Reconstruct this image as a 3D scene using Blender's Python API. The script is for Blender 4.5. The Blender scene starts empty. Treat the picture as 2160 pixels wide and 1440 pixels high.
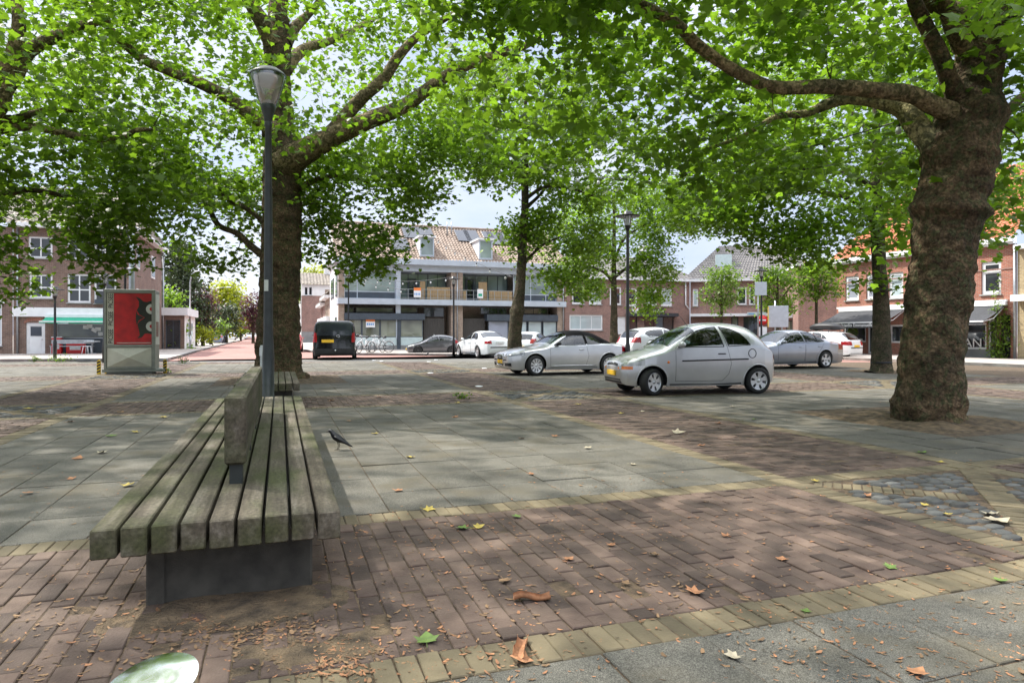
import bpy, math, random
import numpy as np
from mathutils import Vector, Matrix, noise
random.seed(11)
rng = np.random.default_rng(11)
sin, cos, pi, rad = math.sin, math.cos, math.pi, math.radians
C = bpy.context.scene.collection

# ------------------------------------------------------------------ frame of the place
F, YH, H = 1412.0, 704.0, 1.3            # focal length in photo pixels, horizon row, eye height
TH = math.atan2(490, 1412)
CA, SA = cos(TH), sin(TH)
U2 = Vector((CA, SA, 0)); U1 = Vector((-SA, CA, 0))   # the two directions of the paving grid

def V(px, py, d):
    return Vector(((px - 1080) / F * d, d, H - (py - YH) / F * d))
def G(px, py, z=0.0):
    d = F * (H - z) / (py - YH)
    return Vector(((px - 1080) / F * d, d, z))
def AB(a, b, z=0.0):
    return Vector((a * CA - b * SA, a * SA + b * CA, z))
def toAB(p):
    return (p[0] * CA + p[1] * SA, -p[0] * SA + p[1] * CA)

# ------------------------------------------------------------------ object helpers
def setp(o, label=None, cat=None, group=None, kind=None):
    if label: o['label'] = label
    if cat: o['category'] = cat
    if group: o['group'] = group
    if kind: o['kind'] = kind
    return o
def thing(name, label, cat, loc=(0, 0, 0), rz=0.0, group=None):
    o = bpy.data.objects.new(name, None); C.objects.link(o)
    o.location = loc; o.rotation_euler = (0, 0, rz); o.empty_display_size = .2
    return setp(o, label, cat, group)
def copy_tree(o, parent=None):
    c = o.copy(); C.objects.link(c)
    if parent is not None: c.parent = parent
    for ch in list(o.children): copy_tree(ch, c)
    return c

class MB:
    def __init__(s): s.v = []; s.f = []; s.sm = []
    def add(s, vs, fs, smooth=False):
        n = len(s.v); s.v += [tuple(p) for p in vs]
        for f in fs: s.f.append(tuple(i + n for i in f)); s.sm.append(smooth)
        return s
    def box(s, x0, y0, z0, x1, y1, z1, M=None):
        vs = [Vector(p) for p in ((x0,y0,z0),(x1,y0,z0),(x1,y1,z0),(x0,y1,z0),(x0,y0,z1),(x1,y0,z1),(x1,y1,z1),(x0,y1,z1))]
        if M is not None: vs = [M @ p for p in vs]
        return s.add(vs, [(0,3,2,1),(4,5,6,7),(0,1,5,4),(1,2,6,5),(2,3,7,6),(3,0,4,7)])
    def cbox(s, x0, y0, z0, x1, y1, z1, c=.01, M=None):
        # box with chamfered edges
        cx, cy, cz = (x0+x1)/2, (y0+y1)/2, (z0+z1)/2
        hx, hy, hz = abs(x1-x0)/2, abs(y1-y0)/2, abs(z1-z0)/2
        c = min(c, hx*.45, hy*.45, hz*.45)
        vs = []; idx = {}
        for sx in (-1,1):
            for sy in (-1,1):
                for sz in (-1,1):
                    for k in range(3):
                        q = [sx*hx, sy*hy, sz*hz]
                        for m in range(3):
                            if m != k: q[m] -= (sx,sy,sz)[m]*c
                        idx[(sx,sy,sz,k)] = len(vs)
                        p = Vector((cx+q[0], cy+q[1], cz+q[2]))
                        vs.append(M @ p if M is not None else p)
        fs = []
        for k in range(3):
            a, b = [(1,2),(2,0),(0,1)][k]
            for sg in (-1,1):
                cor = []
                for (sa, sb) in ((-1,-1),(1,-1),(1,1),(-1,1)):
                    t = [0,0,0]; t[k] = sg; t[a] = sa; t[b] = sb
                    cor.append(idx[(t[0],t[1],t[2],k)])
                fs.append(tuple(cor) if sg > 0 else tuple(cor[::-1]))
        for k in range(3):     # edges along axis k
            a, b = [(1,2),(2,0),(0,1)][k]
            for sa in (-1,1):
                for sb in (-1,1):
                    q = []
                    for (sk, kk) in ((-1,a),(1,a),(1,b),(-1,b)):
                        t = [0,0,0]; t[k] = sk; t[a] = sa; t[b] = sb
                        q.append(idx[(t[0],t[1],t[2],kk)])
                    fs.append(tuple(q) if sa*sb < 0 else tuple(q[::-1]))
        for sx in (-1,1):
            for sy in (-1,1):
                for sz in (-1,1):
                    q = [idx[(sx,sy,sz,k)] for k in range(3)]
                    fs.append(tuple(q) if sx*sy*sz > 0 else tuple(q[::-1]))
        return s.add(vs, fs)
    def tube(s, pts, rs, n=8, caps=True, smooth=True):
        pts = [Vector(p) for p in pts]
        if not hasattr(rs, '__len__'): rs = [rs]*len(pts)
        rings = []; up = None
        for i, p in enumerate(pts):
            t = (pts[min(i+1, len(pts)-1)] - pts[max(i-1, 0)])
            if t.length < 1e-9: t = Vector((0,0,1))
            t.normalize()
            if up is None:
                up = Vector((1,0,0)) if abs(t.x) < .8 else Vector((0,1,0))
            up = (up - t*up.dot(t));
            if up.length < 1e-6: up = t.orthogonal()
            up.normalize(); w = t.cross(up)
            rings.append([p + (up*cos(2*pi*k/n) + w*sin(2*pi*k/n))*rs[i] for k in range(n)])
        vs = [q for r in rings for q in r]; fs = []
        for i in range(len(pts)-1):
            for k in range(n):
                k2 = (k+1) % n
                fs.append((i*n+k, i*n+k2, (i+1)*n+k2, (i+1)*n+k))
        s.add(vs, fs, smooth)
        if caps:
            m = len(s.v) - len(vs)
            s.f.append(tuple(m+k for k in range(n-1, -1, -1))); s.sm.append(False)
            s.f.append(tuple(m+(len(pts)-1)*n+k for k in range(n))); s.sm.append(False)
        return s
    def lathe(s, prof, n=24, M=None, smooth=True, a0=0, a1=2*pi):
        full = abs(a1-a0-2*pi) < 1e-6
        m = n if full else n+1
        vs = []
        for (r, z) in prof:
            for k in range(m):
                a = a0 + (a1-a0)*k/n
                p = Vector((r*cos(a), r*sin(a), z)); vs.append(M @ p if M is not None else p)
        fs = []
        for i in range(len(prof)-1):
            for k in range(n):
                k2 = (k+1) % m
                fs.append((i*m+k, i*m+k2, (i+1)*m+k2, (i+1)*m+k))
        return s.add(vs, fs, smooth)
    def quad(s, a, b, c, d): return s.add([a,b,c,d], [(0,1,2,3)])
    def prism(s, poly, y0, y1, M=None):
        # poly in (x,z), extruded along y
        n = len(poly)
        vs = [Vector((p[0], y0, p[1])) for p in poly] + [Vector((p[0], y1, p[1])) for p in poly]
        if M is not None: vs = [M @ v for v in vs]
        fs = [tuple(range(n)), tuple(range(2*n-1, n-1, -1))]
        for i in range(n):
            j = (i+1) % n; fs.append((j, i, n+i, n+j))
        return s.add(vs, fs)
    def sheet(s, poly, z):
        s.add([(p[0], p[1], z) for p in poly], [tuple(range(len(poly)))]); return s
    def slabpoly(s, poly, z0, z1):
        n = len(poly)
        vs = [(p[0], p[1], z1) for p in poly] + [(p[0], p[1], z0) for p in poly]
        fs = [tuple(range(n))] + [(i, n+i, n+(i+1) % n, (i+1) % n) for i in range(n)]
        return s.add(vs, fs)
    def build(s, name, mat, parent=None, loc=None, fixn=False):
        me = bpy.data.meshes.new(name); me.from_pydata(s.v, [], s.f)
        me.polygons.foreach_set('use_smooth', s.sm)
        if fixn:
            import bmesh
            b = bmesh.new(); b.from_mesh(me); bmesh.ops.recalc_face_normals(b, faces=b.faces); b.to_mesh(me); b.free()
        me.materials.append(mat)
        o = bpy.data.objects.new(name, me); C.objects.link(o)
        if parent is not None: o.parent = parent
        if loc is not None: o.location = loc
        return o
def np_mesh(name, verts, faces, mat, parent=None, smooth=False, loc=None):
    verts = np.asarray(verts, dtype=np.float32); faces = np.asarray(faces, dtype=np.int32)
    k = faces.shape[1]; me = bpy.data.meshes.new(name)
    me.vertices.add(len(verts)); me.vertices.foreach_set('co', verts.ravel())
    me.loops.add(faces.size); me.loops.foreach_set('vertex_index', faces.ravel())
    me.polygons.add(len(faces))
    me.polygons.foreach_set('loop_start', np.arange(0, faces.size, k, dtype=np.int32))
    me.polygons.foreach_set('loop_total', np.full(len(faces), k, dtype=np.int32))
    me.polygons.foreach_set('use_smooth', np.full(len(faces), smooth))
    me.update(calc_edges=True); me.materials.append(mat)
    o = bpy.data.objects.new(name, me); C.objects.link(o)
    if parent is not None: o.parent = parent
    if loc is not None: o.location = loc
    return o
def text_mesh(name, body, size, mat, parent, M, depth=.004, align='LEFT', sx=1.0):
    cu = bpy.data.curves.new('lettering', 'FONT'); cu.body = body; cu.size = size; cu.extrude = depth; cu.align_x = align
    t = bpy.data.objects.new('lettering', cu); C.objects.link(t)
    dg = bpy.context.evaluated_depsgraph_get(); dg.update()
    me = bpy.data.meshes.new_from_object(t.evaluated_get(dg))
    bpy.data.objects.remove(t)
    me.transform(M @ Matrix.Diagonal((sx, 1, 1, 1)))
    me.materials.clear(); me.materials.append(mat); me.name = name
    o = bpy.data.objects.new(name, me); C.objects.link(o); o.parent = parent
    return o
# text standing in a local x-z plane, facing -y
def TXT(x, y, z, rot=0.0):
    return Matrix.Translation((x, y, z)) @ Matrix.Rotation(-rot, 4, 'Y') @ Matrix.Rotation(pi/2, 4, 'X')

# ------------------------------------------------------------------ materials
def nodes_of(name):
    m = bpy.data.materials.new(name); m.use_nodes = True
    nt = m.node_tree; nt.nodes.clear()
    return m, nt, nt.nodes, nt.links
def link_noise(nt, scale, detail=4, coord='Object', vec=None, stretch=None):
    N, L = nt.nodes, nt.links
    t = N.new('ShaderNodeTexCoord'); n = N.new('ShaderNodeTexNoise'); n.inputs['Scale'].default_value = scale; n.inputs['Detail'].default_value = detail
    src = t.outputs[coord]
    if stretch:
        mp = N.new('ShaderNodeMapping'); mp.inputs['Scale'].default_value = stretch; L.new(src, mp.inputs['Vector']); src = mp.outputs['Vector']
    L.new(src, n.inputs['Vector'])
    return n
def ramp(nt, fac, stops):
    r = nt.nodes.new('ShaderNodeValToRGB'); e = r.color_ramp.elements
    while len(e) < len(stops): e.new(.5)
    for i, (p, c) in enumerate(stops):
        e[i].position = p; e[i].color = (c[0], c[1], c[2], 1) if hasattr(c, '__len__') else (c, c, c, 1)
    nt.links.new(fac, r.inputs['Fac']); return r
def mixc(nt, fac, a, b, mode='MIX'):
    m = nt.nodes.new('ShaderNodeMix'); m.data_type = 'RGBA'; m.blend_type = mode
    for sock, val in ((m.inputs[0], fac), (m.inputs[6], a), (m.inputs[7], b)):
        if hasattr(val, 'links') or hasattr(val, 'is_linked'): nt.links.new(val, sock)
        elif hasattr(val, '__len__'): sock.default_value = (val[0], val[1], val[2], 1)
        else: sock.default_value = val
    return m.outputs[2]
def M(name, col, rough=.75, metal=0.0, var=.18, scale=6.0, bump=0.0, bscale=60.0, col2=None, coat=0.0, spec=.5, stretch=None, island=0.0, dist=.01, detail=5):
    m, nt, N, L = nodes_of(name)
    out = N.new('ShaderNodeOutputMaterial'); b = N.new('ShaderNodeBsdfPrincipled')
    b.inputs['Roughness'].default_value = rough; b.inputs['Metallic'].default_value = metal
    b.inputs['Coat Weight'].default_value = coat; b.inputs['Coat Roughness'].default_value = .06
    b.inputs['Specular IOR Level'].default_value = spec
    n = link_noise(nt, scale, detail, stretch=stretch)
    c1 = [x*(1-var) for x in col]; c2 = list(col2) if col2 else [min(1, x*(1+var)) for x in col]
    c = ramp(nt, n.outputs['Fac'], [(.3, c1), (.7, c2)]).outputs['Color']
    if island:
        g = N.new('ShaderNodeNewGeometry')
        r = ramp(nt, g.outputs['Random Per Island'], [(0, 1-island), (1, 1+island)])
        c = mixc(nt, 1.0, c, r.outputs['Color'], 'MULTIPLY')
    L.new(c, b.inputs['Base Color'])
    if bump:
        n2 = link_noise(nt, bscale, 4, stretch=stretch); bp = N.new('ShaderNodeBump'); bp.inputs['Strength'].default_value = bump; bp.inputs['Distance'].default_value = dist
        L.new(n2.outputs['Fac'], bp.inputs['Height']); L.new(bp.outputs['Normal'], b.inputs['Normal'])
    L.new(b.outputs[0], out.inputs['Surface'])
    return m
def M_brick(name, c1, c2, mortar, bw=.22, bh=.068, ms=.012, rough=.85, stain=.25):
    # bricks on an upright wall: u runs along x+y, v is height
    m, nt, N, L = nodes_of(name)
    out = N.new('ShaderNodeOutputMaterial'); b = N.new('ShaderNodeBsdfPrincipled'); b.inputs['Roughness'].default_value = rough
    t = N.new('ShaderNodeTexCoord'); sp = N.new('ShaderNodeSeparateXYZ'); L.new(t.outputs['Object'], sp.inputs[0])
    ad = N.new('ShaderNodeMath'); L.new(sp.outputs[0], ad.inputs[0]); L.new(sp.outputs[1], ad.inputs[1])
    cb = N.new('ShaderNodeCombineXYZ'); L.new(ad.outputs[0], cb.inputs[0]); L.new(sp.outputs[2], cb.inputs[1])
    br = N.new('ShaderNodeTexBrick'); L.new(cb.outputs[0], br.inputs['Vector'])
    for k, v in (('Scale', 1.0), ('Mortar Size', ms), ('Brick Width', bw), ('Row Height', bh), ('Mortar Smooth', .3), ('Bias', -.1)): br.inputs[k].default_value = v
    br.inputs['Color1'].default_value = (*c1, 1); br.inputs['Color2'].default_value = (*c2, 1); br.inputs['Mortar'].default_value = (*mortar, 1)
    n = link_noise(nt, 1.1, 6); r = ramp(nt, n.outputs['Fac'], [(.3, 1-stain), (.75, 1+stain*.6)])
    n3 = link_noise(nt, 9, 4); r3 = ramp(nt, n3.outputs['Fac'], [(.3, .82), (.7, 1.15)])
    c = mixc(nt, 1.0, br.outputs['Color'], r.outputs['Color'], 'MULTIPLY'); c = mixc(nt, 1.0, c, r3.outputs['Color'], 'MULTIPLY')
    L.new(c, b.inputs['Base Color'])
    bp = N.new('ShaderNodeBump'); bp.inputs['Strength'].default_value = .5; bp.inputs['Distance'].default_value = .01; bp.invert = True
    L.new(br.outputs['Fac'], bp.inputs['Height']); L.new(bp.outputs['Normal'], b.inputs['Normal'])
    L.new(b.outputs[0], out.inputs['Surface'])
    return m
def M_leaf(name, dark, mid, light, trans, tw=.45):
    m, nt, N, L = nodes_of(name)
    out = N.new('ShaderNodeOutputMaterial'); g = N.new('ShaderNodeNewGeometry')
    r = ramp(nt, g.outputs['Random Per Island'], [(0, dark), (.55, mid), (1, light)])
    n = link_noise(nt, .35, 2); rr = ramp(nt, n.outputs['Fac'], [(.35, .75), (.65, 1.25)])
    col = mixc(nt, 1.0, r.outputs['Color'], rr.outputs['Color'], 'MULTIPLY')
    p = N.new('ShaderNodeBsdfPrincipled'); p.inputs['Roughness'].default_value = .45; p.inputs['Specular IOR Level'].default_value = .35
    L.new(col, p.inputs['Base Color'])
    tr = N.new('ShaderNodeBsdfTranslucent'); r2 = ramp(nt, g.outputs['Random Per Island'], [(0, [x*.7 for x in trans]), (1, [x*1.25 for x in trans])])
    L.new(mixc(nt, 1.0, r2.outputs['Color'], rr.outputs['Color'], 'MULTIPLY'), tr.inputs['Color'])
    mx = N.new('ShaderNodeMixShader'); mx.inputs[0].default_value = tw
    L.new(p.outputs[0], mx.inputs[1]); L.new(tr.outputs[0], mx.inputs[2]); L.new(mx.outputs[0], out.inputs['Surface'])
    return m
def M_glass(name, tint=(.5,.6,.58), rough=.02, refl=.5, ior=1.5, milk=0.0):
    m, nt, N, L = nodes_of(name)
    out = N.new('ShaderNodeOutputMaterial'); t = N.new('ShaderNodeBsdfTransparent'); t.inputs[0].default_value = (*tint, 1)
    g = N.new('ShaderNodeBsdfGlossy'); g.inputs['Roughness'].default_value = rough; g.inputs[0].default_value = (.95,.97,1,1)
    f = N.new('ShaderNodeFresnel'); f.inputs[0].default_value = ior
    mth = N.new('ShaderNodeMath'); mth.operation = 'MULTIPLY_ADD'; mth.use_clamp = True; mth.inputs[1].default_value = 1.0; mth.inputs[2].default_value = refl*.12
    L.new(f.outputs[0], mth.inputs[0])
    mx = N.new('ShaderNodeMixShader'); src = t.outputs[0]
    if milk:
        tl = N.new('ShaderNodeBsdfTranslucent'); df = N.new('ShaderNodeBsdfDiffuse'); m0 = N.new('ShaderNodeMixShader'); m0.inputs[0].default_value = .5; L.new(tl.outputs[0], m0.inputs[1]); L.new(df.outputs[0], m0.inputs[2]); m1 = N.new('ShaderNodeMixShader'); m1.inputs[0].default_value = milk; L.new(src, m1.inputs[1]); L.new(m0.outputs[0], m1.inputs[2]); src = m1.outputs[0]
    L.new(mth.outputs[0], mx.inputs[0]); L.new(src, mx.inputs[1]); L.new(g.outputs[0], mx.inputs[2]); L.new(mx.outputs[0], out.inputs['Surface'])
    return m
def M_pane(name, col, rough=.03, spec=.9, var=.5, scale=.7):
    return M(name, col, rough=rough, spec=spec, var=var, scale=scale, detail=2)
def M_paint(name, col, metal=.6, rough=.32):
    m, nt, N, L = nodes_of(name)
    out = N.new('ShaderNodeOutputMaterial'); b = N.new('ShaderNodeBsdfPrincipled')
    n = link_noise(nt, 3.0, 4); c = ramp(nt, n.outputs['Fac'], [(.3, [x*.93 for x in col]), (.7, [min(1, x*1.05) for x in col])])
    L.new(c.outputs['Color'], b.inputs['Base Color'])
    b.inputs['Metallic'].default_value = metal; b.inputs['Roughness'].default_value = rough
    b.inputs['Coat Weight'].default_value = 1.0; b.inputs['Coat Roughness'].default_value = .04
    L.new(b.outputs[0], out.inputs['Surface'])
    return m

MAT = {}
def mats():
    W = MAT
    W['slab'] = M_slab()
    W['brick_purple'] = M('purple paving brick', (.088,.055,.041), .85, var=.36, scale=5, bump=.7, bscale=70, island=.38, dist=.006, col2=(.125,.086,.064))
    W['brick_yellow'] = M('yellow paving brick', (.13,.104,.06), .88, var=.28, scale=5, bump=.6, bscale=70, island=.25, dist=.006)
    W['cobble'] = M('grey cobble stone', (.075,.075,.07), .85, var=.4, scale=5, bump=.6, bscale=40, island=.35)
    W['dirt'] = M('dirt between the stones', (.07,.05,.032), .95, var=.5, scale=14, bump=1, bscale=90, col2=(.14,.095,.055))
    W['pit'] = M('tree pit soil', (.09,.065,.04), .95, var=.5, scale=9, bump=1, bscale=60, col2=(.2,.14,.08), dist=.03)
    W['road'] = None
    W['kerb'] = M('kerb stone', (.3,.3,.29), .85, var=.2, scale=3, bump=.3)
    W['pave'] = M('pavement tiles', (.33,.29,.26), .88, var=.2, scale=2.2, bump=.3, bscale=20)
    W['asphalt'] = M('grey street surface', (.16,.155,.15), .9, var=.25, scale=.6, bump=.3, bscale=80)
    W['wood'] = None
    W['concrete_dark'] = M('dark bench concrete', (.06,.055,.044), .85, var=.4, scale=9, bump=.6, bscale=150, dist=.004)
    W['steel_dark'] = M('dark green grey lamp paint', (.032,.037,.035), .38, metal=.3, var=.25, scale=8)
    W['black'] = M('black paint', (.012,.012,.014), .4, var=.2)
    W['black_plastic'] = M('black plastic', (.018,.018,.02), .55, var=.3)
    W['chrome'] = M('polished stainless steel', (.78,.79,.8), .14, metal=1, var=.04)
    W['steel'] = M('galvanised steel', (.36,.38,.4), .42, metal=.75, var=.15)
    W['white'] = M('white painted wood', (.74,.75,.76), .5, var=.06, scale=3)
    W['white_wall'] = M('off white render', (.68,.68,.67), .8, var=.1, scale=1.2)
    W['bluewhite'] = M('pale grey metal cladding', (.42,.47,.53), .5, var=.08, scale=2)
    W['bluedark'] = M('dark blue grey cladding', (.05,.065,.085), .45, var=.15, scale=3)
    W['panel_pale'] = M('pale blue panel', (.5,.6,.6), .35, var=.08)
    W['brick_red'] = M_brick('red house brick', (.38,.115,.07), (.27,.08,.055), (.34,.26,.2))
    W['brick_brown'] = M_brick('brown house brick', (.215,.125,.09), (.13,.075,.058), (.25,.2,.17))
    W['brick_pink'] = M_brick('weathered red brick', (.29,.135,.1), (.19,.085,.07), (.32,.27,.24))
    W['brick_beige'] = M_brick('beige house brick', (.36,.26,.19), (.27,.19,.14), (.38,.33,.28))
    W['brick_yellowh'] = M_brick('yellow house brick', (.4,.3,.15), (.3,.22,.11), (.4,.34,.25))
    W['plinth'] = M('grey plinth render', (.2,.2,.2), .85, var=.15, scale=2)
    W['tile_clay'] = M('weathered clay roof tile', (.30,.21,.155), .8, var=.35, scale=2.2, col2=(.33,.26,.21))
    W['tile_grey'] = M('grey roof tile', (.16,.15,.145), .7, var=.3, scale=2.5)
    W['tile_brown'] = M('brown roof tile', (.2,.17,.14), .75, var=.3, scale=2.5)
    W['tile_orange'] = M('orange roof tile', (.46,.16,.07), .6, var=.25, scale=2.5)
    W['pane'] = M_pane('window glass', (.025,.03,.035))
    W['pane_blind'] = M_pane('window with pale blind', (.42,.5,.52), var=.15)
    W['pane_grey'] = M_pane('window with grey blind', (.28,.3,.36), var=.12)
    W['pane_olive'] = M_pane('shop glass with painted reflections', (.16,.17,.125), var=.6, scale=.5)  # sunlit interior and green reflections put into the olive base colour
    W['pane_teal'] = M_pane('large upper glass', (.2,.25,.24), var=.45, scale=.5)
    W['solar'] = M('solar panel', (.012,.014,.025), .22, var=.2, spec=.7)
    W['awn_dark'] = M('charcoal awning cloth', (.04,.042,.048), .8, var=.15)
    W['awn_green'] = M('green awning cloth', (.02,.33,.2), .75, var=.12)
    W['wood_warm'] = M('pine fence wood', (.36,.25,.13), .75, var=.25, scale=4, stretch=(8,8,.6))
    W['wood_dark'] = M('dark gate wood', (.06,.055,.05), .7, var=.3, scale=4, stretch=(8,8,.6))
    W['red'] = M('red poster print', (.42,.012,.012), .4, var=.35, scale=3)
    W['poster_dark'] = M('dark poster print', (.014,.018,.008), .4, var=.5, scale=2)
    W['poster_white'] = M('grey white poster print', (.5,.52,.47), .5, var=.1)
    W['bill_grey'] = M('grey green painted metal', (.22,.235,.2), .5, metal=.2, var=.15, scale=4)
    W['bill_pale'] = M('pale painted metal panel', (.5,.5,.41), .5, var=.1, scale=4)
    W['sign_back'] = M('grey sign back', (.45,.5,.56), .45, metal=.3, var=.08)
    W['sign_blue'] = M('blue sign', (.05,.25,.6), .4, var=.05)
    W['sign_red'] = M('red sign paint', (.65,.02,.02), .4, var=.05)
    W['orange'] = M('orange sign paint', (.8,.22,.05), .5, var=.05)
    W['yellow'] = M('yellow paint', (.75,.5,.03), .5, var=.1)
    W['plate'] = M('yellow number plate', (.8,.48,.03), .45, var=.12, scale=12)
    W['plate_white'] = M('pale number plate', (.6,.62,.62), .45, var=.15, scale=12)
    W['tyre'] = M('tyre rubber', (.014,.014,.014), .75, var=.3, bump=.3)
    W['rim'] = M('alloy rim', (.62,.63,.64), .28, metal=.85, var=.06)
    W['rim_dark'] = M('dark alloy rim', (.06,.06,.065), .35, metal=.6, var=.1)
    W['tail'] = M('red lamp lens', (.3,.006,.01), .15, var=.3, scale=14, spec=.8)
    W['amber'] = M('amber lamp lens', (.8,.2,.01), .2, var=.2, spec=.8)
    W['lens'] = M('clear lamp lens', (.42,.42,.4), .06, metal=.25, var=.4, scale=7, spec=1.0, col2=(.7,.7,.67)); W['lens_dark'] = M('dark backed lamp lens', (.05,.055,.06), .06, metal=.2, var=.6, scale=9, spec=1.0, col2=(.5,.52,.54))
    W['car_glass'] = M_glass('car glass', (.36,.44,.42), refl=.2)
    W['lamp_glass'] = M_glass('lamp glass', (.9,.92,.92), refl=1.6, milk=.07)
    W['interior'] = M('car interior cloth', (.02,.02,.022), .85, var=.3)
    W['softtop'] = M('black soft top cloth', (.004,.004,.005), .9, spec=.12, var=.3, bump=.3, bscale=200)
    W['bird'] = M('black feathers', (.01,.01,.013), .45, var=.4, scale=40)
    W['beak'] = M('dark beak', (.05,.04,.02), .5)
    W['skin'] = M('skin', (.5,.3,.22), .6, var=.1)
    W['cloth_blue'] = M('pale blue shirt', (.4,.5,.7), .85, var=.1)
    W['cloth_dark'] = M('dark blue trousers', (.03,.04,.09), .85, var=.2)
    W['bark'] = M_bark('rough brown plane bark', (.04,.028,.017), (.19,.135,.085), (.075,.08,.04), .4)
    W['bark_plate'] = M_bark('flaking plane bark', (.15,.11,.068), (.36,.29,.17), (.08,.075,.035), .4)
    W['bark_pale'] = M_bark('pale flaked plane bark', (.34,.3,.15), (.42,.38,.22), (.1,.1,.06), .4)
    W['bark_grey'] = M_bark('grey young bark', (.05,.04,.028), (.125,.1,.072), (.05,.055,.03), .4)
    W['leaf'] = M_leaf('plane leaf', (.05,.1,.008), (.09,.17,.014), (.135,.215,.022), (.21,.37,.02), .52)
    W['leaf_far'] = M_leaf('young plane leaf', (.06,.115,.009), (.11,.2,.014), (.19,.28,.025), (.25,.42,.025), .5)
    W['leaf_yellow'] = M_leaf('yellow green leaf', (.15,.2,.012), (.26,.3,.018), (.4,.4,.03), (.42,.46,.03), .45)
    W['leaf_dark'] = M_leaf('dark conifer foliage', (.03,.045,.02), (.05,.075,.03), (.08,.1,.04), (.06,.09,.03), .25)
    W['leaf_purple'] = M_leaf('purple leaf', (.06,.02,.03), (.1,.035,.05), (.15,.06,.07), (.15,.05,.06), .3)
    W['leaf_mid'] = M_leaf('garden leaf', (.06,.11,.015), (.11,.2,.02), (.2,.3,.03), (.2,.34,.03), .4)
    W['litter_orange'] = M('fallen bark flake', (.3,.14,.065), .8, var=.4, scale=30, island=.35)
    W['litter_brown'] = M('dry brown leaf', (.2,.12,.06), .8, var=.3, scale=30, island=.3)
    W['litter_yellow'] = M('yellow fallen leaf', (.38,.29,.06), .7, var=.25, scale=30, island=.2)
    W['litter_pale'] = M('pale dry leaf', (.36,.31,.22), .8, var=.2, scale=30, island=.2)
    W['litter_green'] = M('green fallen leaf', (.1,.16,.03), .6, var=.25, scale=30, island=.2)
    W['flower'] = M('white and purple flowers', (.55,.4,.55), .8, var=.4, scale=40)
def M_slab():
    m, nt, N, L = nodes_of('worn concrete slab')
    out = N.new('ShaderNodeOutputMaterial'); b = N.new('ShaderNodeBsdfPrincipled'); b.inputs['Roughness'].default_value = .9; b.inputs['Specular IOR Level'].default_value = .3
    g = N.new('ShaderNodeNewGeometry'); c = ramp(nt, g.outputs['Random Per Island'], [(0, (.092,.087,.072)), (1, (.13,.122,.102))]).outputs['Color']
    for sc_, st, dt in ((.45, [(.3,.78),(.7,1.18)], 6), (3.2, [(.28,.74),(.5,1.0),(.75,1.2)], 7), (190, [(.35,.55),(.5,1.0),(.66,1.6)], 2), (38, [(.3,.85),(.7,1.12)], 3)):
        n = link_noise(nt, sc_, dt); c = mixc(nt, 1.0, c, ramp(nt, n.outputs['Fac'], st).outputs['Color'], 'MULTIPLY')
    n = link_noise(nt, 1.7, 8); f = ramp(nt, n.outputs['Fac'], [(.52, 0.0), (.72, .75)]).outputs['Color']; c = mixc(nt, f, c, (.10,.085,.055))
    L.new(c, b.inputs['Base Color']); n2 = link_noise(nt, 150, 3); bp = N.new('ShaderNodeBump'); bp.inputs['Strength'].default_value = .5; bp.inputs['Distance'].default_value = .004
    L.new(n2.outputs['Fac'], bp.inputs['Height']); L.new(bp.outputs['Normal'], b.inputs['Normal']); L.new(b.outputs[0], out.inputs['Surface']); return m
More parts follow.
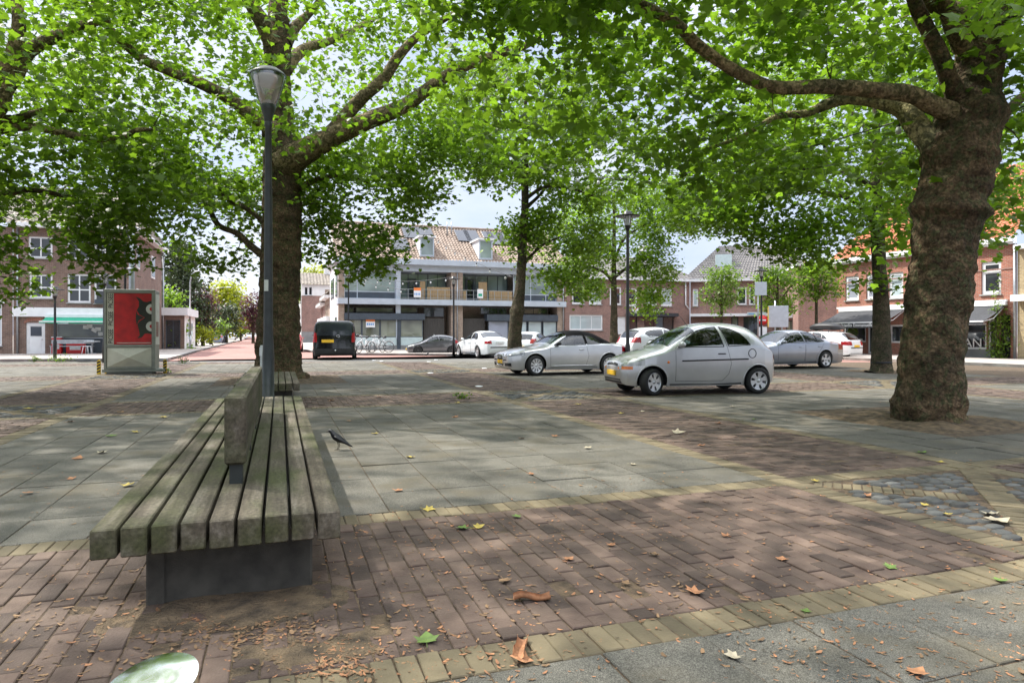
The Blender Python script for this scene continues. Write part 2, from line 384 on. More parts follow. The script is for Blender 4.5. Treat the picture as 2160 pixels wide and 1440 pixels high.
def M_bark(name, c1, c2, c3, thr):
    m, nt, N, L = nodes_of(name)
    out = N.new('ShaderNodeOutputMaterial'); b = N.new('ShaderNodeBsdfPrincipled'); b.inputs['Roughness'].default_value = .9; b.inputs['Specular IOR Level'].default_value = .2
    n = link_noise(nt, 3.4, 9, stretch=(1,1,1.5)); n.inputs['Roughness'].default_value = .68
    r = ramp(nt, n.outputs['Fac'], [(.34, c1), (.5, [(x+y)/2 for x, y in zip(c1, c2)]), (.64, c2)])
    n2 = link_noise(nt, 7, 6, stretch=(1,1,1)); n2.inputs['Distortion'].default_value = 1.2
    r2 = ramp(nt, n2.outputs['Fac'], [(.5, 0.0), (.56, 1.0)])
    ml = N.new('ShaderNodeMath'); ml.operation = 'MULTIPLY'; ml.inputs[1].default_value = thr*2; L.new(r2.outputs['Color'], ml.inputs[0]); ml.use_clamp = True
    c = mixc(nt, ml.outputs[0], r.outputs['Color'], c3)
    n4 = link_noise(nt, 26, 5); r4 = ramp(nt, n4.outputs['Fac'], [(.3, .5), (.7, 1.5)])
    c = mixc(nt, 1.0, c, r4.outputs['Color'], 'MULTIPLY')
    n6 = link_noise(nt, 1.5, 5); r6 = ramp(nt, n6.outputs['Fac'], [(.35, (.72,.74,.7)), (.65, (1.22,1.16,1.05))]); c = mixc(nt, 1.0, c, r6.outputs['Color'], 'MULTIPLY')
    tcx = N.new('ShaderNodeTexCoord'); nw = link_noise(nt, 5, 4); ax = N.new('ShaderNodeMix'); ax.data_type = 'VECTOR'; ax.inputs[0].default_value = .34; L.new(tcx.outputs['Object'], ax.inputs[4]); L.new(nw.outputs['Color'], ax.inputs[5])
    vo = N.new('ShaderNodeTexVoronoi'); vo.feature = 'DISTANCE_TO_EDGE'; vo.inputs['Scale'].default_value = 19; L.new(ax.outputs[1], vo.inputs['Vector'])
    rv = ramp(nt, vo.outputs['Distance'], [(.0, .5), (.1, 1.0)]); c = mixc(nt, .28, c, rv.outputs['Color'], 'MULTIPLY')
    L.new(c, b.inputs['Base Color'])
    n3 = link_noise(nt, 16, 8, stretch=(1,1,.8)); bp = N.new('ShaderNodeBump'); bp.inputs['Strength'].default_value = .9; bp.inputs['Distance'].default_value = .03
    hm = N.new('ShaderNodeMath'); hm.operation = 'MULTIPLY_ADD'; hm.inputs[1].default_value = 3.0; L.new(rv.outputs['Color'], hm.inputs[2]); L.new(n3.outputs['Fac'], hm.inputs[0])
    L.new(hm.outputs[0], bp.inputs['Height']); L.new(bp.outputs['Normal'], b.inputs['Normal']); L.new(b.outputs[0], out.inputs['Surface'])
    return m
def M_wood():
    m, nt, N, L = nodes_of('weathered bench wood')
    out = N.new('ShaderNodeOutputMaterial'); b = N.new('ShaderNodeBsdfPrincipled'); b.inputs['Roughness'].default_value = .85; b.inputs['Specular IOR Level'].default_value = .3
    n = link_noise(nt, 9, 8, stretch=(1.0,.07,1.0)); n.inputs['Roughness'].default_value = .7
    r = ramp(nt, n.outputs['Fac'], [(.3, (.03,.024,.015)), (.5, (.09,.075,.053)), (.72, (.2,.175,.14))])
    n2 = link_noise(nt, 2.2, 6, stretch=(1.5,.6,1.5)); r2 = ramp(nt, n2.outputs['Fac'], [(.4, 0.0), (.62, 1.0)])
    ml = N.new('ShaderNodeMath'); ml.operation = 'MULTIPLY'; ml.inputs[1].default_value = .8; L.new(r2.outputs['Color'], ml.inputs[0])
    c = mixc(nt, ml.outputs[0], r.outputs['Color'], (.045,.053,.015))
    n5 = link_noise(nt, 60, 5, stretch=(1,.5,1)); r5 = ramp(nt, n5.outputs['Fac'], [(.3, .7), (.7, 1.3)])
    c = mixc(nt, 1.0, c, r5.outputs['Color'], 'MULTIPLY')
    g = N.new('ShaderNodeNewGeometry'); ri = ramp(nt, g.outputs['Random Per Island'], [(0, .8), (1, 1.2)])
    c = mixc(nt, 1.0, c, ri.outputs['Color'], 'MULTIPLY')
    L.new(c, b.inputs['Base Color'])
    bp = N.new('ShaderNodeBump'); bp.inputs['Strength'].default_value = .7; bp.inputs['Distance'].default_value = .006
    L.new(n.outputs['Fac'], bp.inputs['Height']); L.new(bp.outputs['Normal'], b.inputs['Normal']); L.new(b.outputs[0], out.inputs['Surface'])
    return m
def M_paving(name, c1, c2, mortar, bw, bh, ms, rot):
    # far paving seen only at a glance: bricks laid in the grid's directions
    m, nt, N, L = nodes_of(name)
    out = N.new('ShaderNodeOutputMaterial'); b = N.new('ShaderNodeBsdfPrincipled'); b.inputs['Roughness'].default_value = .88
    t = N.new('ShaderNodeTexCoord'); mp = N.new('ShaderNodeMapping'); mp.inputs['Rotation'].default_value = (0, 0, rot); L.new(t.outputs['Object'], mp.inputs['Vector'])
    br = N.new('ShaderNodeTexBrick'); L.new(mp.outputs[0], br.inputs['Vector'])
    for k, v in (('Scale', 1.0), ('Mortar Size', ms), ('Brick Width', bw), ('Row Height', bh)): br.inputs[k].default_value = v
    br.inputs['Color1'].default_value = (*c1, 1); br.inputs['Color2'].default_value = (*c2, 1); br.inputs['Mortar'].default_value = (*mortar, 1)
    n = link_noise(nt, .5, 7); r = ramp(nt, n.outputs['Fac'], [(.3, .75), (.7, 1.2)])
    L.new(mixc(nt, 1.0, br.outputs['Color'], r.outputs['Color'], 'MULTIPLY'), b.inputs['Base Color'])
    L.new(b.outputs[0], out.inputs['Surface'])
    return m
mats()
MAT['wood'] = M_wood()
MAT['road'] = M_paving('red road clinker', (.34,.16,.13), (.27,.12,.1), (.2,.13,.11), .2, .08, .01, -TH)
MAT['plaza_far'] = M_paving('square slabs far off', (.115,.108,.094), (.098,.093,.082), (.06,.055,.045), .48, .62, .012, -TH)

# ------------------------------------------------------------------ camera, sky, sun
sc = bpy.context.scene
cam = bpy.data.cameras.new('camera'); co = bpy.data.objects.new('camera', cam); C.objects.link(co)
co.location = (0, 0, H); co.rotation_euler = (pi/2, 0, 0)
cam.sensor_width = 36; cam.lens = F/2160*36; cam.shift_y = -(720-YH)/2160; cam.clip_start = .05; cam.clip_end = 2000
sc.camera = co
SUN_AZ, SUN_EL = rad(-62), rad(52)         # azimuth from +Y towards +X
sd = Vector((sin(SUN_AZ)*cos(SUN_EL), cos(SUN_AZ)*cos(SUN_EL), sin(SUN_EL)))
w = bpy.data.worlds.new('World'); sc.world = w; w.use_nodes = True
nt = w.node_tree; nt.nodes.clear()
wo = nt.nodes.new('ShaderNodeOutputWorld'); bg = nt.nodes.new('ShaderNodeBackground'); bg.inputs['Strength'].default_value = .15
sky = nt.nodes.new('ShaderNodeTexSky'); sky.sky_type = 'NISHITA'; sky.sun_disc = False; sky.sun_elevation = SUN_EL; sky.sun_rotation = SUN_AZ
sky.air_density = 1.0; sky.dust_density = 2.0; sky.ozone_density = 1.0
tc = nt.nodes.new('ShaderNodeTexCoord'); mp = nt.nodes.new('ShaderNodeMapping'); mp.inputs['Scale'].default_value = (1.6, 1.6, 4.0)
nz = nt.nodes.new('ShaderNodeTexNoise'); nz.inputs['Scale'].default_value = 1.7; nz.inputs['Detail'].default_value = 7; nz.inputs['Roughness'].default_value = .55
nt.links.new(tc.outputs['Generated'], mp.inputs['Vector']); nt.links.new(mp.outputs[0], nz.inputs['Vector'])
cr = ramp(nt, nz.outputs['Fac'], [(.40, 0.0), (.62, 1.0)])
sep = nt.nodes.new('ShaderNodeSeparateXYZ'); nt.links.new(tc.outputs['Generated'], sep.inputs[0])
hi = ramp(nt, sep.outputs[2], [(.40, 0.0), (.75, 1.0)])       # unseen overhead cloud brightened to raise ambient light; dimmer and bluer low down
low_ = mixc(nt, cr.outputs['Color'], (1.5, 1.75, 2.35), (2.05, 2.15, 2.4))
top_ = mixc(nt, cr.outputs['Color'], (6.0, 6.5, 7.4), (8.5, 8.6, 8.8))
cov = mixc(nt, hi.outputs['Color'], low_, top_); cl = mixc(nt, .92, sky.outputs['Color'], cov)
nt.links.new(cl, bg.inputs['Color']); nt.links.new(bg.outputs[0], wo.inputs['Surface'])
sl = bpy.data.lights.new('sun', 'SUN'); so = bpy.data.objects.new('sun', sl); C.objects.link(so)
sl.energy = 2.7; sl.angle = rad(1.3); sl.color = (1, .95, .87)
so.rotation_euler = sd.to_track_quat('Z', 'Y').to_euler(); so.location = (-20, 10, 40)
sc.view_settings.view_transform = 'Standard'; sc.view_settings.look = 'None'; sc.view_settings.exposure = 1.55; sc.view_settings.gamma = 1.0
sc.render.engine = 'CYCLES'; sc.cycles.use_denoising = True
sc.cycles.max_bounces = 8; sc.cycles.diffuse_bounces = 4; sc.cycles.glossy_bounces = 3; sc.cycles.transmission_bounces = 5; sc.cycles.transparent_max_bounces = 16
sc.cycles.sample_clamp_indirect = 6.0; sc.cycles.caustics_reflective = False; sc.cycles.caustics_refractive = False
# ================================================================== GROUND
PITCH = 9.65; BA0 = 4.12; BB0 = 2.46; BW = 2.45      # bands of brick: a in [BA0+k*PITCH, +BW], the same for b
def px_poly(*pts, z=0.0): return [G(x, y, z) for x, y in pts]
mb = MB(); mb.sheet([(-700, -300), (700, -300), (700, 1500), (-700, 1500)], -.06)
setp(mb.build('ground', MAT['asphalt']), kind='structure')
ST = [AB(-14.6, 41), AB(-14.6, 700), AB(-5.9, 700), AB(-5.9, 41)]      # the street running away at the left
# red road: along the far side of the square, the street running away, and along the right side
road = MB()
road.sheet([G(-1500, 771), G(0, 762), G(350, 760), G(745, 748), G(1190, 752), AB(26.6, 60), AB(36, 60), AB(36, -30), AB(21.5, -30), AB(21.5, 30), AB(21.5, 40), AB(-80, 31)], -.03)
road.sheet([G(352, 759.9), G(412, 737), AB(-16.2, 700), AB(-6.6, 700), G(640, 738), G(744, 748)], -.026)
setp(road.build('road', MAT['road']), kind='structure')
sq = MB(); SQ = [AB(-60, -25), AB(21.2, -25), AB(21.2, 38.5), G(1000, 756.5), G(640, 757.5), G(380, 766), G(0, 769), G(-2000, 785)]
sq.slabpoly(SQ, -.1, -.012)
setp(sq.build('square', MAT['plaza_far']), kind='structure')

def paver_mesh(name, rec, mat, ch=.005, z_low=-.03):
    # rec rows: a, b, half a, half b, z, tilt a, tilt b, turn
    R = np.array(rec); n = len(R)
    c = np.array([(-1,-1),(1,-1),(1,1),(-1,1)], float)
    V_ = np.zeros((n, 12, 3))
    for lvl, (ins, dz) in enumerate(((ch, 0.0), (0.0, -ch), (-.0, z_low))):
        for k in range(4):
            la = c[k,0]*(R[:,2]-ins); lb = c[k,1]*(R[:,3]-ins)
            ca, sa = np.cos(R[:,7]), np.sin(R[:,7])
            a = R[:,0] + la*ca - lb*sa; b = R[:,1] + la*sa + lb*ca
            z = R[:,4] + dz + la*R[:,5] + lb*R[:,6]
            if lvl == 2: z = np.full(n, z_low)
            V_[:, lvl*4+k, 0] = a*CA - b*SA; V_[:, lvl*4+k, 1] = a*SA + b*CA; V_[:, lvl*4+k, 2] = z
    f = [(0,1,2,3)]
    for l in range(2):
        for k in range(4):
            k2 = (k+1) % 4; f.append((l*4+k, (l+1)*4+k, (l+1)*4+k2, l*4+k2))
    f = np.array(f); FF = (f[None] + (np.arange(n)*12)[:,None,None]).reshape(-1, 4)
    return setp(np_mesh(name, V_.reshape(-1,3), FF, mat), kind='structure')
def in_view(a, b, mg=1.5):
    p = AB(a, b); return .6 < p.y < 31 and abs(p.x) < p.y*.83 + mg
PITS = [AB(9.15, 7.6), G(590, 801), AB(19.8, 17.6)]
PITAB = [toAB(p) for p in PITS]
PITH = [1.25, 1.6, 1.0]
def in_pit(a, b, m=0):
    return any(abs(a-p[0]) < h-m and abs(b-p[1]) < h-m for p, h in zip(PITAB, PITH))
def jit(s=.0022): return (random.gauss(0, s) , random.gauss(0, .012), random.gauss(0, .012), random.gauss(0, .008))
purple, yellow, slabs, cob = [], [], [], []
def soldier_a(a0, a1, b0, b1, out):      # border along a (u2): bricks long in b
    w = .092; n = max(1, round((a1-a0)/w)); w = (a1-a0)/n
    for i in range(n):
        a = a0 + (i+.5)*w
        if in_view(a, (b0+b1)/2): out.append((a, (b0+b1)/2, w/2-.003, (b1-b0)/2-.004, *jit()))
def soldier_b(a0, a1, b0, b1, out):
    w = .092; n = max(1, round((b1-b0)/w)); w = (b1-b0)/n
    for i in range(n):
        b = b0 + (i+.5)*w
        if in_view((a0+a1)/2, b): out.append(((a0+a1)/2, b, (a1-a0)/2-.004, w/2-.003, *jit()))
def field(a0, a1, b0, b1, along_b, out):
    L_, w = .228, .108
    if along_b:
        n = round((a1-a0)/w); w = (a1-a0)/n
        for i in range(n):
            off = (i % 2)*.5*L_ + random.uniform(-.012, .012); b = b0 - off
            while b < b1 - .02:
                s, e = max(b, b0), min(b+L_, b1)
                if e-s > .03 and in_view(a0+(i+.5)*w, (s+e)/2) and not in_pit(a0+(i+.5)*w, (s+e)/2):
                    out.append((a0+(i+.5)*w, (s+e)/2, w/2-.003, (e-s)/2-.003, *jit(.003)))
                b += L_
    else:
        n = round((b1-b0)/w); w = (b1-b0)/n
        for i in range(n):
            off = (i % 2)*.5*L_ + random.uniform(-.012, .012); a = a0 - off
            while a < a1 - .02:
                s, e = max(a, a0), min(a+L_, a1)
                if e-s > .03 and in_view((s+e)/2, b0+(i+.5)*w) and not in_pit((s+e)/2, b0+(i+.5)*w):
                    out.append(((s+e)/2, b0+(i+.5)*w, (e-s)/2-.003, w/2-.003, *jit(.003)))
                a += L_
YB = .235
for ka in range(-3, 3):
    A0 = BA0 + ka*PITCH; A1 = A0 + BW; A2 = A0 + PITCH
    if A0 > 21: continue
    for kb in range(-1, 4):
        B0 = BB0 + kb*PITCH; B1 = B0 + BW; B2 = B0 + PITCH
        # slab field
        na, nb = 15, 12; wa, wb = (A2-A1)/na, (B2-B1)/nb
        for i in range(na):
            for j in range(nb):
                a, b = A1+(i+.5)*wa, B1+(j+.5)*wb
                if a > 21.1 or not in_view(a, b) or in_pit(a, b): continue
                slabs.append((a, b, wa/2-.004, wb/2-.004, random.gauss(0, .002), random.gauss(0, .004), random.gauss(0, .004), random.gauss(0, .002)))
        # band along a, between the crossings
        hi = min(A2, 21.1)
        if hi > A1:
            soldier_a(A1, hi, B0, B0+YB, yellow); soldier_a(A1, hi, B1-YB, B1, yellow)
            field(A1, hi, B0+YB, B1-YB, True, purple)
        # band along b
        soldier_b(A0, A0+YB, B1, B2, yellow); soldier_b(A1-YB, A1, B1, B2, yellow)
        field(A0+YB, A1-YB, B1, B2, False, purple)
        # crossing: yellow frame, cobbles and a yellow cross of diagonals
        soldier_a(A0, A1, B0, B0+YB, yellow); soldier_a(A0, A1, B1-YB, B1, yellow)
        soldier_b(A0, A0+YB, B0+YB, B1-YB, yellow); soldier_b(A1-YB, A1, B0+YB, B1-YB, yellow)
        ca, cb = (A0+A1)/2, (B0+B1)/2; hw = BW/2-YB
        for sg in (1, -1):
            t = -hw+.06
            while t < hw-.06:
                a, b = ca+t, cb+sg*t
                if in_view(a, b) and not (sg < 0 and abs(t) < .14): yellow.append((a, b, .115, .033, *jit()[:3], sg*pi/4*1.0+pi/2))
                t += .053
        i = 0; b = cb-hw+.06
        while b < cb+hw-.05:
            a = ca-hw+.07+(i % 2)*.07
            while a < ca+hw-.06:
                if abs(abs(a-ca)-abs(b-cb)) > .20 and in_view(a, b):
                    cob.append((a+random.gauss(0,.008), b+random.gauss(0,.008), random.uniform(.062,.075), random.uniform(.045,.055), random.gauss(.004,.005)))
                a += .15
            b += .118; i += 1
# bricks round the tree pits and the near bench
paver_mesh('paving_slabs', slabs, MAT['slab'], ch=.004)
paver_mesh('brick_paving', purple, MAT['brick_purple'], ch=.0045)
paver_mesh('brick_border', yellow, MAT['brick_yellow'], ch=.0045)
# cobbles, domed
R = np.array(cob); n = len(R); K = 10
vs = np.zeros((n, 3*K+1, 3)); ang = np.arange(K)*2*pi/K
for l, (s_, dz) in enumerate(((1.0, -.03), (.94, -.004), (.7, .004))):
    rr = s_/np.power(np.abs(np.cos(ang))**3.2 + np.abs(np.sin(ang))**3.2, 1/3.2)
    wob = 1 + rng.normal(0, .05, (n, K))
    a = R[:,0:1] + R[:,2:3]*np.cos(ang)*rr*wob; b = R[:,1:2] + R[:,3:4]*np.sin(ang)*rr*wob
    vs[:, l*K:(l+1)*K, 0] = a*CA - b*SA; vs[:, l*K:(l+1)*K, 1] = a*SA + b*CA; vs[:, l*K:(l+1)*K, 2] = (R[:,4:5] if l else 0) + dz
vs[:, 3*K, 0] = R[:,0]*CA - R[:,1]*SA; vs[:, 3*K, 1] = R[:,0]*SA + R[:,1]*CA; vs[:, 3*K, 2] = R[:,4] + .006
f = []
for l in range(2):
    for k in range(K):
        k2 = (k+1) % K; f += [(l*K+k, l*K+k2, (l+1)*K+k2), (l*K+k, (l+1)*K+k2, (l+1)*K+k)]
for k in range(K): f.append((2*K+k, 2*K+(k+1) % K, 3*K))
f = np.array(f); FF = (f[None] + (np.arange(n)*(3*K+1))[:,None,None]).reshape(-1, 3)
setp(np_mesh('cobblestones', vs.reshape(-1,3), FF, MAT['cobble'], smooth=True), kind='structure')
# the bed the pavers lie in, and the earth of the tree pits
bed = MB(); bed.sheet([(-30, -2), (30, -2), (30, 31), (-30, 31)], -.0065)
setp(bed.build('paving_bed', MAT['dirt']), kind='structure')
def mound(name, ca, cb, ha, hb, hgt, mat, kind='structure', res=.07, z0=-.012, amp=.03, fall=2.0):
    na, nb = max(6, int(2*ha/res)), max(6, int(2*hb/res)); vs = []; fs = []
    for i in range(na+1):
        for j in range(nb+1):
            u, v = -1+2*i/na, -1+2*j/nb
            a, b = ca+u*ha, cb+v*hb; p = AB(a, b)
            e = max(0, 1-max(abs(u), abs(v))**6) if fall > 3 else max(0, 1-(u*u+v*v)**.9)
            nn = noise.fractal(Vector((p.x*3.1, p.y*3.1, 1.3)), .9, 2.1, 5)
            z = z0 + e*(hgt*(1-.5*(u*u+v*v)) + amp*nn) - (.02 if e == 0 else 0)
            vs.append((p.x, p.y, z))
    for i in range(na):
        for j in range(nb):
            q = i*(nb+1)+j; fs.append((q, q+nb+1, q+nb+2, q+1))
    return setp(np_mesh(name, vs, fs, mat, smooth=True), kind=kind)
for (pa, pb), h in zip(PITAB, PITH): mound('tree_pit', pa, pb, h+.02, h+.02, .07, MAT['pit'], fall=4, amp=.05)
mound('soil_patch', -.22, 3.42, .62, .36, .022, MAT['pit'], kind='stuff', res=.03, z0=-.006, amp=.03)
mound('soil_patch', .12, 2.9, .5, .22, .012, MAT['pit'], kind='stuff', res=.03, z0=-.008, amp=.03)
# pavements with kerbs
def pavement(poly, z=.11):
    m = MB(); m.slabpoly(poly, -.06, z); setp(m.build('pavement', MAT['pave']), kind='structure')
def kerb(pts, z=.115, w=.14):
    m = MB()
    for p, q in zip(pts[:-1], pts[1:]):
        d = (q-p); L_ = d.length; d.normalize(); nrm = Vector((-d.y, d.x, 0)); k = max(1, int(L_/1.0))
        for i in range(k):
            s = p + d*(L_*i/k+.008); e = p + d*(L_*(i+1)/k-.008)
            c = [s, e, e+nrm*w, s+nrm*w]
            m.slabpoly([(v.x, v.y) for v in c][::-1] if (c[1]-c[0]).cross(c[2]-c[1]).z < 0 else [(v.x, v.y) for v in c], -.05, z)
    setp(m.build('kerb', MAT['kerb']), kind='structure')
kl = [G(-2000, 772), G(0, 762), G(352, 760), G(380, 753), G(418, 741), AB(-16.4, 700)]
pavement([(p.x, p.y) for p in kl] + [(-320, 700), (-320, 30)]); kerb(kl)
kc = [AB(-6.4, 700), G(636, 739), G(660, 743), G(745, 748), G(1190, 752), G(1450, 749)]
pavement([(p.x, p.y) for p in kc] + [AB(60, 62)[:2], AB(60, 700)[:2]]); kerb(kc)
kr = [AB(27.2, 52), AB(27.2, -30)]
pavement([(p.x, p.y) for p in kr] + [AB(60, -30)[:2], AB(60, 52)[:2]]); kerb(kr)

# ================================================================== BENCHES, LAMP, BOLLARD
def bench(label, b0, lens, back=None, a_c=-.25):
    t = thing('park_bench', label, 'bench', AB(a_c, b0), TH, 'slatted benches in a row')
    w, gap = .1034, .0158; n = 9
    y = 0.0
    for L_ in lens:
        for i in range(n):
            x = -.53 + i*(w+gap); m = MB(); nseg = 7; rad_ = .006
            # a beam with rounded, slightly worn edges
            ring = [(rad_,0),(w-rad_,0),(w,rad_),(w,.132-rad_),(w-rad_,.132),(rad_,.132),(0,.132-rad_),(0,rad_)]
            off = random.uniform(-.006, .006) if y == 0 else 0; dz = random.uniform(-.003, .003)
            if y == 0 and i == 8: off = -.012
            ends = [(y+.004+off, .006), (y+.012+off, 0)] + [(y+.012+(L_-.024)*k/nseg, 0) for k in range(1, nseg)] + [(y+L_-.012, 0), (y+L_-.004, .006)]
            vs = []
            for (yy, ins) in ends:
                for (rx, rz) in ring:
                    cx, cz = w/2, .066
                    vs.append((x+cx+(rx-cx)*(1-ins/cx), yy, .318+dz+cz+(rz-cz)*(1-ins/cz)+.002*noise.noise(Vector((x*30, yy*2, rz*9)))))
            fs = [tuple(range(7, -1, -1)), tuple((len(ends)-1)*8+k for k in range(8))]
            fs = [tuple(reversed(f)) for f in fs]
            for s_ in range(len(ends)-1):
                for k in range(8): fs.append((s_*8+k, s_*8+(k+1) % 8, (s_+1)*8+(k+1) % 8, (s_+1)*8+k))
            m.add(vs, fs); m.build('slat', MAT['wood'], t, fixn=True)
        y += L_
    tot = y
    for k, yb in enumerate((.28, tot/2-.35, tot-1.0)):
        m = MB(); m.cbox(-.34, yb, -.05, .41, yb+.7, .316, .012); 
        if k == 0: m.cbox(-.355, yb-.012, -.05, -.27, yb+.2, .312, .008)
        m.build('base_block', MAT['concrete_dark'], t)
    if back:
        y0, y1 = back
        m = MB(); m.cbox(-.045, y0, .56, .07, y1, .95, .014); m.build('backrest', MAT['wood'], t)
        for yy in (y0+.03, y0+1.2, y1-1.3, y1-.15):
            m = MB(); m.cbox(-.02, yy, .44, .05, yy+.09, .57, .004); m.build('backrest_post', MAT['steel_dark'], t)
    return t
bench('long weathered wooden bench with a central backrest, closest to the viewer', 3.33, (3.12, 3.2), back=(.75, 4.42))
bench('short wooden slatted bench at the foot of the plane tree behind the lamp post', 12.12, (3.8,), a_c=-.2)

def cone_lamp():
    p = AB(-.165, 10.9)
    t = thing('street_lamp', 'tall dark lamp post with clear cone shaped glass lantern behind the long bench', 'street lamp', p)
    m = MB(); m.lathe([(.0,0),(.13,0),(.13,.02),(.088,.03),(.086,1.0),(.082,1.05),(.07,1.3),(.06,3.0),(.047,4.45),(.058,4.47),(.058,4.52),(.05,4.55)], 20); m.build('pole', MAT['steel_dark'], t)
    m = MB(); m.lathe([(.05,4.53),(.062,4.56),(.068,4.62),(.1,4.72),(.118,4.79),(.11,4.8),(0,4.8)], 24); m.build('lantern_cup', MAT['steel_dark'], t)
    m = MB(); m.lathe([(.112,4.79),(.15,4.88),(.2,5.02),(.242,5.16),(.262,5.235),(.262,5.25)], 36); m.build('lantern_glass', MAT['lamp_glass'], t)
    m = MB(); m.lathe([(.268,5.235),(.27,5.25),(.235,5.29),(.16,5.345),(.08,5.37),(.02,5.378),(.0,5.38)], 36); m.lathe([(.265,5.237),(.12,5.25),(0,5.25)], 36); m.build('lantern_lid', MAT['steel_dark'], t)
    m = MB(); m.lathe([(0,4.8),(.095,4.8),(.085,4.84),(.05,4.87),(.0,4.875)], 20); m.lathe([(.21,5.22),(.19,5.12),(.1,5.08),(0,5.08)], 24); m.build('reflector', MAT['white'], t)
    m = MB(); m.box(-.03,-.09,1.95,.03,-.077,2.12); m.build('sticker', MAT['poster_white'], t)
    return t
cone_lamp()
def bollard():
    p = AB(-.24, 1.46); t = thing('bollard', 'polished steel bollard with slanted mirror top in the foreground', 'bollard', (p.x, p.y, 0), 0.0)
    n = 40; r = .088; m = MB(); vs = []; 
    for z in (0, 1):
        for k in range(n):
            x, y = r*cos(2*pi*k/n), r*sin(2*pi*k/n); vs.append((x, y, 0 if z == 0 else 0.618+.10*x+.25*y))
    m.add(vs, [(k, (k+1) % n, n+(k+1) % n, n+k) for k in range(n)], True); m.build('post', MAT['chrome'], t)
    m = MB(); top = [(r*s_*cos(2*pi*k/n), r*s_*sin(2*pi*k/n), 0.618+.10*r*s_*cos(2*pi*k/n)+.25*r*s_*sin(2*pi*k/n)+(.012*(1-s_*s_)+.0)) for s_ in (1.0,.93,.7,.4) for k in range(n)]
    fs = [(l*n+k, l*n+(k+1) % n, (l+1)*n+(k+1) % n, (l+1)*n+k) for l in range(3) for k in range(n)] + [tuple(3*n+k for k in range(n))]
    m.add(top, fs, True); m.build('cap', MAT['chrome'], t)
bollard()

# ================================================================== BIRDS
def bird(label, p, s, rz, cat='bird'):
    t = thing('bird', label, cat, p, rz); 
    m = MB()   # body faces -x; continuous body, neck and head
    P = [(-.104,0,.198),(-.096,0,.203),(-.08,0,.205),(-.062,0,.196),(-.045,0,.172),(-.018,0,.145),(.02,0,.122),(.06,0,.1),(.09,0,.08),(.15,0,.05),(.18,0,.036)]
    Rr = [.004,.016,.023,.024,.032,.041,.04,.029,.015,.011,.004]
    m.tube(P, Rr, 14); o = m.build('body', MAT['bird'], t)
    m = MB(); m.tube([(-.1,0,.199),(-.116,0,.196),(-.13,0,.191)], [.007,.004,.001], 8); m.build('beak', MAT['beak'], t)
    for sy in (-1, 1):
        m = MB(); m.tube([(-.03,sy*.026,.158),(.01,sy*.04,.136),(.06,sy*.034,.108),(.11,sy*.02,.078),(.14,sy*.012,.06)], [.006,.014,.014,.009,.002], 8); m.build('wing', MAT['bird'], t)
        m = MB(); m.tube([(.008,sy*.016,.1),(.022,sy*.018,.05),(.01,sy*.018,.003)], [.007,.0035,.003], 6)
        for dx in ((-.03,-.008),(-.034,0),(-.03,.008),(.02,0)): m.tube([(.01,sy*.018,.004),(.01+dx[0],sy*.018+dx[1],.002)], [.0025,.0015], 5)
        m.build('leg', MAT['beak'], t)
        m = MB(); m.lathe([(0,-.0035),(.0035,0),(0,.0035)], 8, Matrix.Translation((-.094, sy*.0175, .207))); m.build('eye', MAT['chrome'], t)
    t.scale = (s, s, s); return t
bird('small black bird walking on the slabs beside the long bench', G(711, 948, .002), 1.02, rad(-8))
bird('distant dark bird at the road edge in front of the grey hatchback', G(901, 752, .0), 1.15, rad(180))

# ================================================================== LITTER
def chips(name, pts, smin, smax, mat, curl=.3):
    n = len(pts); P = np.array(pts); L_ = rng.uniform(smin, smax, n)*rng.uniform(.5, 1, n); Wd = L_*rng.uniform(.2, .5, n)
    A = rng.uniform(0, 2*pi, n); vs = np.zeros((n, 6, 3)); tl = rng.uniform(0, .25, n)
    for i, (u, v, zc) in enumerate(((-1,-.6,1),(0,-1,0),(1,-.5,.8),(1,.6,1),(0,1,0),(-1,.4,.7))):
        lu, lv = u*L_/2, v*Wd/2
        vs[:, i, 0] = P[:,0] + lu*np.cos(A) - lv*np.sin(A); vs[:, i, 1] = P[:,1] + lu*np.sin(A) + lv*np.cos(A)
        vs[:, i, 2] = P[:,2] + .003 + zc*curl*L_*.5*rng.uniform(.2, 1, n)
    f = np.array([(0,1,4,5),(1,2,3,4)]); FF = (f[None] + (np.arange(n)*6)[:,None,None]).reshape(-1, 4)
    return setp(np_mesh(name, vs.reshape(-1,3), FF, mat), kind='stuff')
def scatter(n, y0, y1, xr=(-100, 2260), pw=1.0, zoff=0.0):
    out = []
    while len(out) < n:
        py = y0 + (y1-y0)*random.random()**pw; px = random.uniform(*xr); p = G(px, py, 0)
        k = noise.noise(Vector((p.x*.8, p.y*.8, 4)))
        if random.random() < .45 + k*1.1: out.append((p.x, p.y, zoff))
    return out
def blob_px(n, px, py, sx, sy):
    return [tuple(G(random.gauss(px, sx), max(py-60, random.gauss(py, sy)), 0)) for _ in range(n)]
chips('bark_litter', scatter(750, 1090, 1470, (650, 2260)) + scatter(500, 800, 1500) + blob_px(150, 500, 1320, 120, 35) + blob_px(140, 700, 1400, 50, 22) + blob_px(90, 1900, 1080, 160, 35) + blob_px(80, 1000, 1110, 120, 25), .006, .045, MAT['litter_orange'])
chips('brown_litter', scatter(2600, 785, 1480) + blob_px(420, 500, 1330, 110, 30) + blob_px(150, 690, 1400, 60, 25) + blob_px(90, 680, 803, 30, 5) + blob_px(120, 2080, 882, 60, 7) + blob_px(160, 1940, 893, 110, 6) + blob_px(80, 830, 850, 120, 10), .006, .05, MAT['litter_brown'])
chips('needle_litter', [(x, y, z) for x, y, z in blob_px(700, 520, 1310, 110, 38) + scatter(900, 900, 1480)], .008, .03, MAT['litter_yellow' if False else 'pit'], curl=.15)
